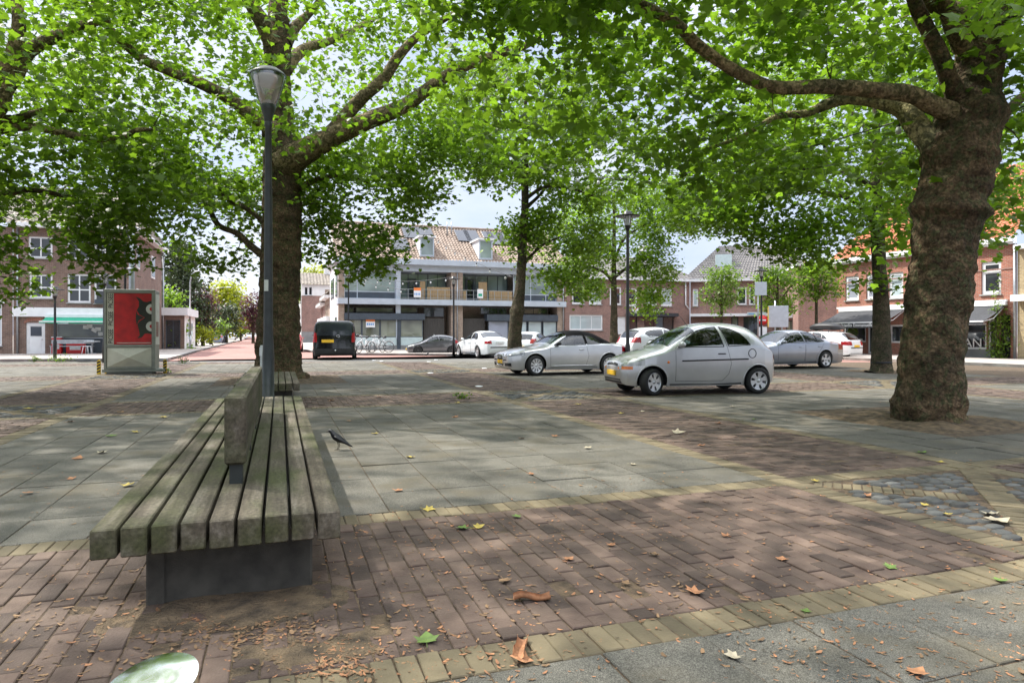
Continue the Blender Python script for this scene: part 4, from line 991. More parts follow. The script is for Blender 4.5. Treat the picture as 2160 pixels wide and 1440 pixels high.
# ================================================================== BUILDINGS
def zm(x0, y0, s):                     # a zoomed crop's pixels -> photo pixels
    return lambda x, y: (x0+x/s, y0+y/s)
ZA = zm(0, 380, 3.1765); ZB = zm(600, 440, 3.375); ZR = zm(1160, 480, 4.0); ZF = zm(1560, 400, 3.4283); ZS = zm(600, 540, 6.544)
class Bld:
    # local x runs along the facade to the right, y into the building, z up
    def __init__(s, name, label, cat, o, ang, group='buildings round the square'):
        s.o = Vector((o[0], o[1], 0)); s.c, s.s = cos(ang), sin(ang); s.t = thing(name, label, cat, s.o, ang, group)
    def u(s, px, off=0.0):
        k = (px-1080)/F; X0 = s.o.x - s.s*off; Y0 = s.o.y + s.c*off
        return (k*Y0-X0)/(s.c-k*s.s)
    def z(s, px, py, off=0.0):
        uu = s.u(px, off); d = s.o.y + s.c*off + uu*s.s
        return H-(py-YH)/F*d
    def R(s, Zf, x0, y0, x1, y1, off=0.0):
        a = Zf(x0, y0) if Zf else (x0, y0); b = Zf(x1, y1) if Zf else (x1, y1)
        mx = (a[0]+b[0])/2
        return (s.u(a[0], off), s.z(mx, b[1], off), s.u(b[0], off), s.z(mx, a[1], off))
    def box(s, name, mat, r, y0, y1, parent=None, c=0):
        m = MB(); (m.cbox(r[0], y0, r[1], r[2], y1, r[3], c) if c else m.box(r[0], y0, r[1], r[2], y1, r[3])); return m.build(name, MAT[mat], parent or s.t)
    def wall(s, mat, x0, z0, x1, z1, holes=(), y=0.0, rev=.14, name='wall', side_x=None):
        xs = sorted({x0, x1} | {min(max(v, x0), x1) for h in holes for v in (h[0], h[2])}); zs = sorted({z0, z1} | {min(max(v, z0), z1) for h in holes for v in (h[1], h[3])})
        m = MB()
        for i in range(len(xs)-1):
            for j in range(len(zs)-1):
                cx, cz = (xs[i]+xs[i+1])/2, (zs[j]+zs[j+1])/2
                if any(h[0] < cx < h[2] and h[1] < cz < h[3] for h in holes): continue
                m.quad((xs[i],y,zs[j]),(xs[i+1],y,zs[j]),(xs[i+1],y,zs[j+1]),(xs[i],y,zs[j+1]))
        for h in holes:
            a, b, c, d = h; e = y+rev
            m.quad((a,y,b),(a,y,d),(a,e,d),(a,e,b)); m.quad((c,y,b),(c,e,b),(c,e,d),(c,y,d)); m.quad((a,y,d),(c,y,d),(c,e,d),(a,e,d)); m.quad((a,y,b),(a,e,b),(c,e,b),(c,y,b))
        return m.build(name, MAT[mat], s.t)
    def window(s, h, fmat='white', pmat='pane', nx=1, nz=None, y=.07, fw=.07, sill='kerb', name='window', label=None, parent=None, zsplit=None, bars=.045):
        a, b, c, d = h; m = MB(); y1 = y+.06
        m.box(a,y,b,a+fw,y1,d); m.box(c-fw,y,b,c,y1,d); m.box(a+fw,y,d-fw,c-fw,y1,d); m.box(a+fw,y,b,c-fw,y1,b+fw)
        for i in range(1, nx):
            x = a+(c-a)*i/nx; m.box(x-bars/2,y+.004,b+fw,x+bars/2,y1-.004,d-fw)
        for zf in (zsplit or ([] if not nz else [k/nz for k in range(1, nz)])):
            z = b+(d-b)*zf; m.box(a+fw,y+.007,z-bars/2,c-fw,y1-.007,z+bars/2)
        f = m.build(name, MAT[fmat], parent or s.t)
        if label: f['label'] = label
        g = MB(); g.box(a+fw*.6, y+.028, b+fw*.6, c-fw*.6, y+.036, d-fw*.6); g.build('pane', MAT[pmat], f)
        if sill:
            q = MB(); q.cbox(a-.05, y-.16, b-.07, c+.05, y+.03, b-.003, .01); q.build('sill', MAT[sill], f)
        return f
    def roof(s, mat, p00, p10, p11, p01, cw=.24, rh=.34, amp=.035, name='roof', parent=None):
        # tiled slope: p00-p10 eave, p01-p11 ridge
        p00, p10, p11, p01 = map(Vector, (p00, p10, p11, p01))
        W_ = max((p10-p00).length, (p11-p01).length); Ht = ((p01-p00).length+(p11-p10).length)/2
        nc = max(2, int(W_/cw)); nr_ = max(2, int(Ht/rh)); k = 5
        nrm = (p10-p00).cross(p01-p00).normalized()
        if nrm.z < 0: nrm = -nrm
        vs = []; fs = []; cols = nc*k+1
        for r in range(nr_):
            for e in range(2):
                v = (r+e*.999)/nr_; lift = .05 if e == 0 else .0
                for i in range(cols):
                    u = i/(cols-1); p = p00.lerp(p10, u).lerp(p01.lerp(p11, u), v)
                    ph = (i % k)/k; w_ = sin(ph*2*pi)*amp
                    vs.append(p + nrm*(lift*.8 + w_ + .012*noise.noise(Vector((r*3.1, i//k*1.7, 0)))))
        for r in range(nr_*2-1):
            for i in range(cols-1): fs.append((r*cols+i, r*cols+i+1, (r+1)*cols+i+1, (r+1)*cols+i))
        return np_mesh(name, [tuple(v) for v in vs], fs, MAT[mat], parent or s.t)
    def pipe(s, mat, pts, r=.05, name='drainpipe'):
        m = MB(); m.tube(pts, r, 8); return m.build(name, MAT[mat], s.t)
    def awning(s, mat, u0, u1, zt, zf, out, val=.28, frame='white', name='awning', label=None, y=0.0):
        n = 12; m = MB(); vs = []
        for i in range(n+1):
            x = u0+(u1-u0)*i/n
            for k in range(5):
                f = k/4; vs.append((x, y-.06-out*f, zt+(zf-zt)*f - .05*sin(pi*f) + .01*sin(i*2.3)))
            for k in range(1, 3): vs.append((x, y-.06-out-.01*k, zf-val*k/2+.012*sin(i*2.1)*(k-1)))
        m.add(vs, [(i*7+k, i*7+k+1, (i+1)*7+k+1, (i+1)*7+k) for i in range(n) for k in range(6)])
        a = m.build(name, MAT[mat], s.t)
        if label: a['label'] = label
        q = MB(); q.box(u0-.05, y-.17, zt-.02, u1+.05, y-.003, zt+.16); q.build('cassette', MAT[frame], a)
        q = MB(); q.box(u0, y-.1-out, zf-.03, u1, y-.05-out, zf+.035); q.build('front_bar', MAT[frame], a)
        for x in (u0+.06, u1-.06):
            q = MB(); q.tube([(x, y-.1, zt-.1), (x, y-.06-out*.5, (zt+zf)/2-.25), (x, y-.06-out, zf-.02)], .025, 6); q.build('arm', MAT[frame], a)
        return a

# ---------------- brown brick corner building on the left (shop with green awning)
dA = 42.0; A = Bld('corner_building', 'brown brick corner building with green awning shop on the left', 'building', V(280, 704, dA), TH)
xl = A.u(28); zt = A.z(250, 483)
rA = lambda *q: A.R(ZA, *q)
hA = [rA(190,378,352,522), rA(450,385,606,530), rA(630,385,778,537), rA(195,630,352,790), rA(452,628,608,820), rA(630,630,780,825)]
door = rA(175,958,302,1166); shop = rA(378,955,702,1168); door = (door[0], .11, door[2], door[3]); shop = (shop[0], .11, shop[2], shop[3])
A.wall('brick_brown', xl, 0, 0, zt, hA+[door, shop])
DA = 11.0
m = MB(); m.quad((0,0,0),(0,DA,0),(0,DA,zt),(0,0,zt)); m.quad((xl,DA,0),(0,DA,0),(0,DA,zt),(xl,DA,zt)); m.build('side_wall', MAT['brick_brown'], A.t)
for h in hA: A.window(h, 'white', 'pane', nx=2, zsplit=[.45], fw=.11, bars=.07)
A.box('flower_box', 'bluedark', (A.R(ZA,642,800,705,826)), -.3, -.02)
A.roof('tile_brown', (xl-.2,-.45,zt+.05), (.45,-.45,zt+.05), (-1.5,4.5,zt+3.2), (xl-.2,4.5,zt+3.2), cw=.28, rh=.38)
m = MB(); m.box(xl-.1,-.5,zt-.16,.5,-.02,zt+.06); m.box(.02,-.02,zt-.16,.5,DA,zt+.06); m.build('gutter', MAT['white'], A.t)
A.roof('tile_brown', (.45,-.45,zt+.05), (.45,DA,zt+.05), (-1.5,DA-4,zt+3.2), (-1.5,4.5,zt+3.2), cw=.28, rh=.38)
A.box('fascia_board', 'white', (A.u(28), A.z(120,668), -.01, A.z(120,649)), -.18, -.003)
A.pipe('steel', [(A.u(38), -.1, zt-.2), (A.u(38), -.1, 2.3), (A.u(38), -.08, .1)], .055)
# shop front
S_ = A.window((shop[0], shop[1]+.9, shop[2], shop[3]-.05), 'steel', 'pane_olive', nx=1, y=.09, fw=.06, sill=None, name='shop_window')
A.box('shop_plinth', 'bluedark', (shop[0], .1, shop[2], shop[1]+.9), .1, .2)
sh = A.awning('awn_green', A.u(100), A.u(283)-.3, A.z(150,669), A.z(150,679), 1.25, .1, name='awning', label='green awning with white edge', y=-.18)
for k, (x, y, a, col) in enumerate([(188,688,.0,'white'),(198,696,.5,'white'),(206,694,0,'white'),(212,704,0,'plate_white'),(222,692,0,'white'),(180,690,.1,'white')]):
    u_, z_ = A.u(x), A.z(x, y); m = MB(); m.box(-.15,-.004,-.11,.15,0,.11, Matrix.Translation((u_, .095, z_)) @ Matrix.Rotation(a, 4, 'Y')); m.build('notice', MAT[col], S_)
dr = A.window((door[0], door[1], door[2], door[3]-.02), 'white', 'white', y=.06, fw=.12, sill=None, name='door', label='white panelled door under a brick arch')
dz = door[3]-door[1]
m = MB(); m.box(door[0]+.2, .075, door[1]+dz*.58, door[2]-.2, .095, door[3]-.2); m.build('pane', MAT['pane'], dr)
m = MB(); m.box(door[0]+.22, .07, door[1]+.15, door[2]-.22, .09, door[1]+dz*.48); m.build('panel', MAT['white'], dr)
m = MB(); m.tube([(door[2]-.16,.0,door[1]+dz*.47),(door[2]-.16,.06,door[1]+dz*.47)], .03, 8); m.build('handle', MAT['chrome'], dr)
m = MB(); na = 10; cxa = (door[0]+door[2])/2; wa = (door[2]-door[0])/2+.05
for k in range(na):
    a0, a1 = pi*k/na, pi*(k+1)/na; m.prism([(cxa+cos(a0)*wa, door[3]+sin(a0)*.18-.03), (cxa+cos(a0)*wa*1.12, door[3]+sin(a0)*.4), (cxa+cos(a1)*wa*1.12, door[3]+sin(a1)*.4), (cxa+cos(a1)*wa, door[3]+sin(a1)*.18-.03)][::-1], -.015, .02)
m.build('brick_arch', MAT['brick_red'], A.t)
# side windows on the return wall, facing right
for (y0, y1, z0, z1) in ((1.0,2.0,5.5,7.0),(6.2,7.6,5.3,6.9),(1.0,2.0,2.6,4.2),(6.2,7.6,2.9,4.2)):
    m = MB(); m.box(.0,y0,z0,.06,y1,z1); f_ = m.build('window', MAT['white'], A.t); m = MB(); m.box(.05,y0+.12,z0+.12,.075,y1-.12,z1-.12); m.build('pane', MAT['pane'], f_)
A.pipe('steel', [(.1,DA-.1,zt-.2),(.1,DA-.1,.1)], .07)

# left neighbour, only its edge in the frame
A2 = Bld('brick_building', 'brown brick building with tall glazed bay at the left border', 'building', A.o - Vector((CA,SA,0))*(-xl+.02), TH)
h2 = [(-1.6,5.3,-.75,7.2),(-1.9,.6,-.55,3.1),(-1.75,3.5,-.7,4.9),(-4.2,3.5,-2.6,4.9),(-4.2,5.3,-2.6,7.2),(-4.6,.6,-2.5,3.1)]
A2.wall('brick_brown', -12, 0, 0, zt-.15, h2)
for h in h2: A2.window(h, 'white', 'pane_blind' if h[1] < 1 else 'pane', nx=2, fw=.09)
m = MB(); m.box(-12,-.12,3.12,-.35,-.003,3.36); m.build('fascia_board', MAT['white'], A2.t)
A2.roof('tile_brown', (-12,-.3,zt), (0,-.3,zt), (0,4.5,zt+3), (-12,4.5,zt+3), cw=.28, rh=.38)

# white annex along the side street
pN = A.o + U1*(DA+.05) ; N_ = Bld('annex', 'low white flat roofed annex behind the brown corner building', 'building', pN, TH)
N_.wall('brick_brown', -4, 0, 1.6, 2.9, [(.25,.15,1.3,2.4)]); N_.window((.25,.15,1.3,2.4), 'bluedark', 'pane', sill=None, nx=2)
m = MB(); m.quad((1.6,0,0),(1.6,7,0),(1.6,7,2.9),(1.6,0,2.9)); m.build('side_wall', MAT['white_wall'], N_.t)
m = MB(); m.box(-4.1,-.25,2.75,1.85,7.1,3.35); m.build('roof_edge', MAT['white'], N_.t)
for y0 in (1.2, 3.6):
    m = MB(); m.box(1.602,y0,.2,1.63,y0+1.5,2.4); f_ = m.build('door', MAT['white'], N_.t); m = MB(); m.box(1.625,y0+.2,.9,1.645,y0+1.3,2.2); m.build('pane', MAT['pane_blind'], f_)
m = MB(); m.box(-2.2,3,3.36,-.6,5,4.1); m.build('roof_unit', MAT['tile_grey'], N_.t)
# iron garden fence along the street
fc = thing('iron_fence', 'dark iron garden fence along the left side of the street', 'fence', AB(-17.4, 62), TH+pi/2, None)
m = MB()
for k in range(110): m.tube([(k*.16,0,.1),(k*.16,0,1.25)], .012, 4)
m.box(0,-.02,1.1,17.6,.02,1.15); m.box(0,-.02,.25,17.6,.02,.3); m.build('railing', MAT['black'], fc)
for k in range(6):
    m = MB(); m.box(k*3.5-.06,-.06,.1,k*3.5+.06,.06,1.4); m.build('post', MAT['black'], fc)

# ---------------- long pale building with brick piers and tiled roof in the centre
dB = 50.0; B = Bld('apartment_building', 'pale two storey shop and apartment building with tiled roof and balconies', 'building', V(714, 704, dB), TH)
rB = lambda *q: B.R(ZB, *q)
rBo = lambda off, *q: B.R(ZB, *q, off=off)
W_ = B.u(1190); z1 = rB(400,650,1900,690); zS0, zS1 = z1[1]+.02, z1[3]; zE = rB(400,405,1500,446); zF1 = rB(430,365,1530,408)[3]; zE0 = zE[1]
pl = B.u(ZB(427,0)[0]); pm0, pm1, pm2, pm3 = (B.u(ZB(q,0)[0]) for q in (1187,1228,1232,1270)); pr = B.u(ZB(1944,0)[0])
for (a, b) in ((0, pl), (pm0, pm1), (pm2, pm3), (pr, W_)): B.box('pier', 'brick_beige', (a, 0, b, zE0-.003), .02, 1.6)
m = MB(); m.quad((0,0,zS0),(0,0,zF1),(0,9,zF1),(0,9,zS0)); m.quad((0,.4,0),(0,.4,zS0),(0,9,zS0),(0,9,0)); m.quad((W_,0,0),(W_,9,0),(W_,9,zF1),(W_,0,zF1)); m.prism([(0,zF1),(W_,zF1),(W_,0),(0,0)], 9, 9.1); m.build('side_wall', MAT['white_wall'], B.t)
for (ya, yb, za, zb_) in ((1.0,2.6,4.2,6.2),(4.2,5.4,4.2,5.8),(5.9,7.4,4.2,5.8),(1.6,3.0,.3,2.6)):
    m = MB(); m.box(-.05,ya,za,.0,yb,zb_); f_ = m.build('window', MAT['bluedark'], B.t); m = MB(); m.box(-.06,ya+.1,za+.1,-.045,yb-.1,zb_-.1); m.build('pane', MAT['pane_teal'], f_)
B.box('eave_board', 'bluewhite', (-.02, zE0, W_+.02, zF1-.42), -.02, 2.0)
B.box('gutter', 'bluewhite', (-.35, zF1-.42, W_+.3, zF1), -.42, 2.0)
B.box('balcony_slab', 'bluewhite', (-.05, zS0, W_+.05, zS1), -.35, 1.62)
B.box('back_wall', 'brick_beige', (pl, 0, W_-.05, zE0-.003), 2.1, 2.3)
# upper left glazing
def glazing(x0, x1, zb0, zt0, y, splits, pmat, dark, name='window', low=None, fm='bluewhite'):
    f = MB(); f.box(x0,y,zb0,x1,y+.05,zb0+.06); f.box(x0,y,zt0-.06,x1,y+.05,zt0); 
    for s_ in [x0+.03]+[x0+(x1-x0)*k for k in splits]+[x1-.03]: f.box(s_-.03,y-.003,zb0,s_+.03,y+.053,zt0)
    if low: f.box(x0,y-.002,zb0+(zt0-zb0)*low-.03,x1,y+.052,zb0+(zt0-zb0)*low+.03)
    o = f.build(name, MAT[fm], B.t); zl = zb0+(zt0-zb0)*low if low else zb0
    g = MB(); g.box(x0+.02,y+.02,zl,x1-.02,y+.03,zt0-.03); g.build('pane', MAT[pmat], o)
    if low: g = MB(); g.box(x0+.02,y+.018,zb0+.03,x1-.02,y+.032,zl-.003); g.build('panel', MAT[dark], o)
    return o
cL0, cL1 = B.u(ZB(795,0)[0]), B.u(ZB(828,0)[0])
glazing(pl, cL0, zS1+.003, zE0-.003, .25, [.25], 'pane_teal', 'bluedark', low=.25)
B.box('column', 'bluewhite', (cL0, zS1, cL1, zE0), .02, .35)
B.box('column', 'bluewhite', (cL0, .9, cL1, zS0), .06, .35)
glazing(cL1, pm0, zS1+.003, zE0-.003, 1.7, [.22,.42,.62,.82], 'pane_teal', 'bluedark', fm='bluedark')
xr0 = B.u(ZB(1635,0)[0])
glazing(pm3, xr0, zS1+.003, zE0-.003, 1.7, [.15,.35,.6,.8], 'pane_teal', 'bluedark', fm='bluedark')
glazing(xr0+.01, pr, zS1+.003, zE0-.003, .25, [.4,.75], 'pane_teal', 'bluedark', low=.25)
for q in ((905,485,968,650),(1330,490,1390,655)):
    r = rB(*q); w = MB(); w.box(r[0],1.6,zS1,r[2],1.68,r[3]); f_ = w.build('door', MAT['bluedark'], B.t); w = MB(); w.box(r[0]+.12,1.585,zS1+.3,r[2]-.12,1.6,r[3]-.12); w.build('pane', MAT['pane'], f_)
# wooden screens on the balcony
for q in ((1018,558,1182,652),(1275,585,1300,652),(1460,585,1625,655)):
    r = rB(*q); w = MB(); n = max(1, int((r[2]-r[0])/.14)); ww = (r[2]-r[0])/n
    for k in range(n): w.box(r[0]+k*ww+.006,.1,zS1+.02,r[0]+(k+1)*ww-.006,.14,r[3]+random.uniform(-.02,.02))
    setp(w.build('balcony_screen', MAT['wood_warm'], B.t))
for q in ((975,515,1012,652),(1395,520,1455,655)):
    r = rB(*q); w = MB(); w.box(r[0],.5,zS1,r[2],.56,r[3]); w.build('balcony_partition', MAT['wood_warm'], B.t)
# railing
ra, rb = B.u(ZB(822,0)[0]), B.u(ZB(1632,0)[0]); zr = rB(820,575,1200,580)[3]; w = MB()
w.box(ra,-.3,zr-.04,rb,-.26,zr); w.box(ra,-.3,zS1+.1,rb,-.27,zS1+.13); w.box(ra,-.295,(zr+zS1)/2,rb,-.275,(zr+zS1)/2+.02)
for k in range(17): x = ra+(rb-ra)*k/16; w.box(x-.02,-.32,zS1-.35,x+.02,-.28,zr-.04)
w.build('railing', MAT['steel'], B.t)
# estate agents' boards
for (q, pl_) in (((915,565,965,632),1),((1365,575,1405,638),2)):
    r = rB(*q); w = MB(); w.box(r[0],-.36,r[1],r[2],-.33,r[3]); f_ = w.build('board', MAT['white'], B.t); hh = r[3]-r[1]; ww = r[2]-r[0]
    if pl_ == 1:
        w = MB(); w.box(r[0],-.364,r[3]-hh*.3,r[2],-.361,r[3]); w.build('band', MAT['orange'], f_)
        w = MB()
        for k in range(4): w.box(r[0]+ww*(.1+.22*k),-.364,r[1]+hh*.22,r[0]+ww*(.22+.22*k),-.361,r[1]+hh*.45)
        w.build('print', MAT['sign_blue'], f_)
    else:
        w = MB(); w.box(r[0]+ww*.15,-.364,r[1]+hh*.2,r[2]-ww*.15,-.361,r[1]+hh*.5); w.build('print', MAT['awn_green'], f_)
# ground floor
zc0 = rB(430,745,1000,790)
xc1 = B.u(ZB(998,0)[0]); B.box('shop_canopy', 'bluedark', (pl-.02, zc0[1], xc1, zc0[3]), -.12, 1.0)
for q in ((430,700,500,738),(512,700,785,738),(830,700,955,740)):
    r = rB(*q); B.window((r[0], r[1], r[2], r[3]), 'black', 'pane_olive', y=.5, fw=.06, sill=None)
zw = rB(430,790,990,915); zp = rB(540,918,990,985)
xs_ = [pl] + [B.u(ZB(q,0)[0]) for q in (552,682,803)]
for a, b in zip(xs_[:-1], xs_[1:]): B.window((a+.01, zw[1], b-.01, zc0[1]-.005), 'bluedark', 'pane_olive', y=.1, fw=.05, sill=None, name='shop_window')
xg = [B.u(ZB(q,0)[0]) for q in (803,828,988)]
B.box('column', 'bluedark', (xg[0], .1, xg[1], zc0[1]-.004), .02, .3)
B.window((xg[1], zw[1], xg[2], zc0[1]-.005), 'bluedark', 'pane_olive', y=.1, fw=.05, sill=None, name='shop_window')
for a, b in ((pl, xs_[1]), (xs_[1], xs_[2]), (xs_[2], xs_[3]), (xg[1], xg[2])): B.box('lower_panel', 'panel_pale', (a+.02, .42, b-.02, zw[1]-.003), .1, .16)
B.box('plinth', 'plinth', (pl, 0, xg[2], .418), .06, .2)
bd = rB(580,787,645,845); w = MB(); w.box(bd[0],.03,bd[1],bd[2],.05,bd[3]); f_ = w.build('board', MAT['white'], B.t); hh = bd[3]-bd[1]; ww = bd[2]-bd[0]
w = MB(); w.box(bd[0],.024,bd[3]-hh*.28,bd[2],.028,bd[3]); w.build('band', MAT['orange'], f_); w = MB()
for k in range(4): w.box(bd[0]+ww*(.1+.21*k),.024,bd[1]+hh*.28,bd[0]+ww*(.24+.21*k),.028,bd[1]+hh*.5)
w.build('print', MAT['sign_blue'], f_)
def gate(x0, x1, zt_, y=.5):
    n = int((x1-x0)/.13); ww = (x1-x0)/n; w = MB()
    for k in range(n): w.box(x0+k*ww+.005,y,.12,x0+(k+1)*ww-.005,y+.04,zt_+random.uniform(-.01,.01))
    g = w.build('gate', MAT['wood_dark'], B.t); w = MB(); w.box((x0+x1)/2-.05,y-.03,1.1,(x0+x1)/2+.05,y-.003,1.25); w.build('lock', MAT['chrome'], g)
g1 = rB(1002,778,1148,940); gate(g1[0], g1[2], g1[3])
g2 = rB(1276,780,1440,940); gate(g2[0], g2[2], g2[3])
r = rB(1002,700,1150,770); B.window(r, 'black', 'pane', nx=2, y=.6, fw=.05, sill=None)
r = rB(1440,755,1945,800); B.box('shop_canopy', 'bluedark', (r[0], r[1], pr, r[3]), -.12, .9); zq = r[1]
for q, mt in (((1452,0,1598,0),'pane_grey'),((1604,0,1730,0),'pane_blind'),((1736,0,1836,0),'pane_blind'),((1842,0,1942,0),'pane_blind')):
    x0, x1 = B.u(ZB(q[0],0)[0]), B.u(ZB(q[2],0)[0]); B.window((x0, .5, x1, zq-.005), 'bluedark', mt, y=.1, fw=.07, sill=None, name='shop_window')
B.box('plinth', 'plinth', (g2[2], 0, pr, .5), .08, .2)
r = rB(1410,700,1600,750); B.window((r[0],r[1],r[2],r[3]), 'black', 'pane', y=.6, fw=.05, nx=3, sill=None)
r = rB(1690,705,1895,750); B.window((r[0],r[1],r[2],r[3]), 'black', 'pane', y=.6, fw=.05, nx=2, sill=None)
# roof
rd = 4.6; zrg = B.z(960, 482, rd)
RF = B.roof('tile_clay', (-.3,-.3,zF1-.02), (W_+.3,-.3,zF1-.02), (W_+.3,rd,zrg), (-.3,rd,zrg), cw=.26, rh=.36, amp=.045)
w = MB(); w.tube([(-.3,rd,zrg+.02),(W_+.3,rd,zrg+.02)], .14, 8); w.build('ridge', MAT['tile_clay'], RF)
w = MB(); w.add([(-.28,-.2,zF1),(-.28,rd,zrg),(-.28,9.2,zF1)], [(0,1,2)]); w.build('gable', MAT['white_wall'], B.t); w = MB(); w.add([(W_+.28,-.2,zF1),(W_+.28,9.2,zF1),(W_+.28,rd,zrg)], [(0,1,2)]); w.build('gable', MAT['white_wall'], B.t)
sl = (zrg-zF1)/(rd+.3)
def on_roof(px, py):                   # facade point projected on to the slope
    y = 0.0
    for _ in range(30): zz = B.z(px, py, y); y = (zz-zF1)/sl-.3
    return B.u(px, y), y, zF1+sl*(y+.3)
for q in ((965,205,1065,340),(1385,225,1480,362)):
    a = on_roof(*ZB(q[0], q[3])); u0, y0, zz0 = a; x1 = B.u(ZB(q[2],0)[0], y0); ztop = B.z(ZB((q[0]+q[2])/2,0)[0], ZB(0,q[1])[1], y0)
    yb = (ztop-zF1)/sl-.3; w = MB()
    w.add([(u0,y0,zz0-.1),(u0,y0,ztop),(u0,yb,ztop)], [(0,1,2)]); w.add([(x1,y0,zz0-.1),(x1,yb,ztop),(x1,y0,ztop)], [(0,1,2)])
    w.box(u0,y0,zz0-.1,x1,y0+.05,zz0+.12); w.box(u0-.12,y0-.15,ztop,x1+.12,yb+.3,ztop+.14)
    dm = w.build('dormer', MAT['white'], RF)
    w = MB(); w.box(u0+.02,y0-.03,zz0+.12,x1-.02,y0,ztop-.02); w.build('pane', MAT['pane_teal'], RF)
    w = MB()
    for xx in (u0, x1-.1): w.box(xx,y0-.05,zz0,xx+.1,y0-.005,ztop)
    w.box(u0+.1,y0-.05,ztop-.1,x1-.1,y0-.005,ztop); w.box(u0+.1,y0-.05,zz0,x1-.1,y0-.005,zz0+.14); w.build('dormer_frame', MAT['bluewhite'], RF)
ang_r = math.atan(sl)
for q in ((855,142,945,215),(948,148,1040,195),(1240,165,1300,238),(1303,165,1362,238),(1478,178,1540,262),(1543,180,1605,265),(770,225,870,300),(1420,175,1470,215)):
    a = on_roof(*ZB(q[0], q[3])); b = on_roof(*ZB(q[2], q[1])); L_ = math.hypot(b[1]-a[1], b[2]-a[2])
    w = MB(); Mx = Matrix.Translation((a[0], a[1], a[2]+.09)) @ Matrix.Rotation(ang_r, 4, 'X'); w.cbox(0,0,0,max(.3,b[0]-a[0]),max(.4,L_),.04,.008,Mx); w.build('solar_panel', MAT['solar'], RF)
for x in (1190, 1158):
    a = on_roof(*ZB(x, 190)); w = MB(); w.tube([(a[0],a[1],a[2]-.1),(a[0],a[1],a[2]+.6),(a[0],a[1],a[2]+1.1)], [.06,.05,.05], 8); w.build('vent_pipe', MAT['steel'], RF)
B.pipe('steel', [(W_-.1,-.06,zF1-.5),(W_-.1,-.06,.1)], .05)
B.pipe('steel', [((pm1+pm2)/2,-.04,zE0),((pm1+pm2)/2,-.04,.1)], .05)
w = MB(); w.box(-.2,8.0,zF1-.3,1.0,8.8,zF1+1.2); w.build('chimney', MAT['white_wall'], B.t)

# row of houses along the side street, behind the corner (facing left)
row = [('terraced_house', 'beige rendered house with small windows beside the pale apartment building', 9.3, 6.5, 'brick_beige', 4.6, 6.2), ('terraced_house', 'red brick shop house with white fascia in the side street', 15.9, 7.5, 'brick_pink', 4.2, 5.6)]
for (nm, lb, off, ln, mt, ze, zr_) in row:
    o = B.o + U1*(off+ln); h_ = Bld(nm, lb, 'house', o, TH-pi/2, 'houses along the side street')
    hs = [(.8,2.9,1.7,4.0),(2.3,2.9,3.2,4.0),(3.8,2.9,4.7,4.0)]; lo = [(.6,.3,2.6,2.3),(3.2,.3,5.4,2.3)]
    h_.wall(mt, 0, 0, ln, ze, hs+lo)
    for q in hs: h_.window(q, 'white', 'pane')
    for q in lo: h_.window(q, 'white', 'pane', nx=2, sill=None, name='shop_window')
    h_.box('fascia_board', 'white', (0, 2.35, ln, 2.85), -.35, -.003)
    m = MB(); m.box(-.05,-.5,ze-.12,ln+.05,-.003,ze+.12); m.build('gutter', MAT['white'], h_.t)
    h_.roof('tile_brown', (0,-.5,ze+.1), (ln,-.5,ze+.1), (ln,3.2,zr_+1.2), (0,3.2,zr_+1.2), cw=.3, rh=.4)
    m = MB(); m.quad((ln,0,0),(ln,6,0),(ln,6,ze+1),(ln,0,ze+1)); m.quad((0,0,0),(0,0,ze+1),(0,6,ze+1),(0,6,0)); m.build('side_wall', MAT[mt], h_.t)
# far gabled house, white above, brick below
dE = 92.0; E_ = Bld('gabled_house', 'white and red brick house with grey pitched roof at the end of the side street', 'house', V(636, 704, dE), TH, 'houses along the side street')
rE = lambda *q: E_.R(ZS, *q); w1 = E_.u(700); ze = rE(235,385,560,400)[3]; zm_ = rE(235,545,360,560)[3]; zr_ = rE(210,205,560,215)[3]
hE = [rE(275,425,325,540), rE(335,425,385,540)]
E_.wall('white_wall', 0, zm_, w1, ze, hE); E_.wall('brick_pink', 0, 0, w1, zm_, [])
for q in hE: E_.window(q, 'white', 'pane')
m = MB(); m.box(-.02,-.04,0,w1,-.003,1.6); m.build('plinth', MAT['plinth'], E_.t)
m = MB(); m.add([(0,0,0),(0,0,ze),(0,4,zr_),(0,9,ze),(0,9,0)], [(0,1,2,3,4)]); m.build('gable', MAT['white_wall'], E_.t)
E_.roof('tile_brown', (-.3,-.4,ze-.05), (w1,-.4,ze-.05), (w1,4,zr_+.05), (-.3,4,zr_+.05), cw=.4, rh=.5)
m = MB(); m.box(w1*.8,3.6,zr_-.4,w1*.8+1.3,4.6,zr_+1.5); m.build('chimney', MAT['white_wall'], E_.t)

# ---------------- brick row right of the pale building
dC = B.o.y + (W_+.05)*SA; C0 = B.o + U2*(W_+.06); Cb = Bld('brick_row_house', 'two storey red brick shop house with lettered sign and white windows', 'building', C0, TH)
rC = lambda *q: Cb.R(ZR, *q); wC = Cb.u(1455); zg = rC(340,430,1075,455)[3]
hC = [rC(187,492,292,645), rC(330,494,436,648), rC(505,500,604,652), rC(640,510,736,660), rC(805,510,905,662), rC(938,512,1032,662)]
lC = [rC(165,735,446,865), rC(560,752,640,900), rC(670,750,738,930), rC(795,750,1045,930)]
lC = [(a, max(.12, b), c, d) for a, b, c, d in lC]; lC = [(a, .12 if k in (2, 3) else b, c, d) for k, (a, b, c, d) in enumerate(lC)]
Cb.wall('brick_pink', 0, 0, wC, zg, hC+lC)
for k, q in enumerate(hC): Cb.window(q, 'white', 'pane_blind' if k in (1, 4, 5) else 'pane', fw=.14)
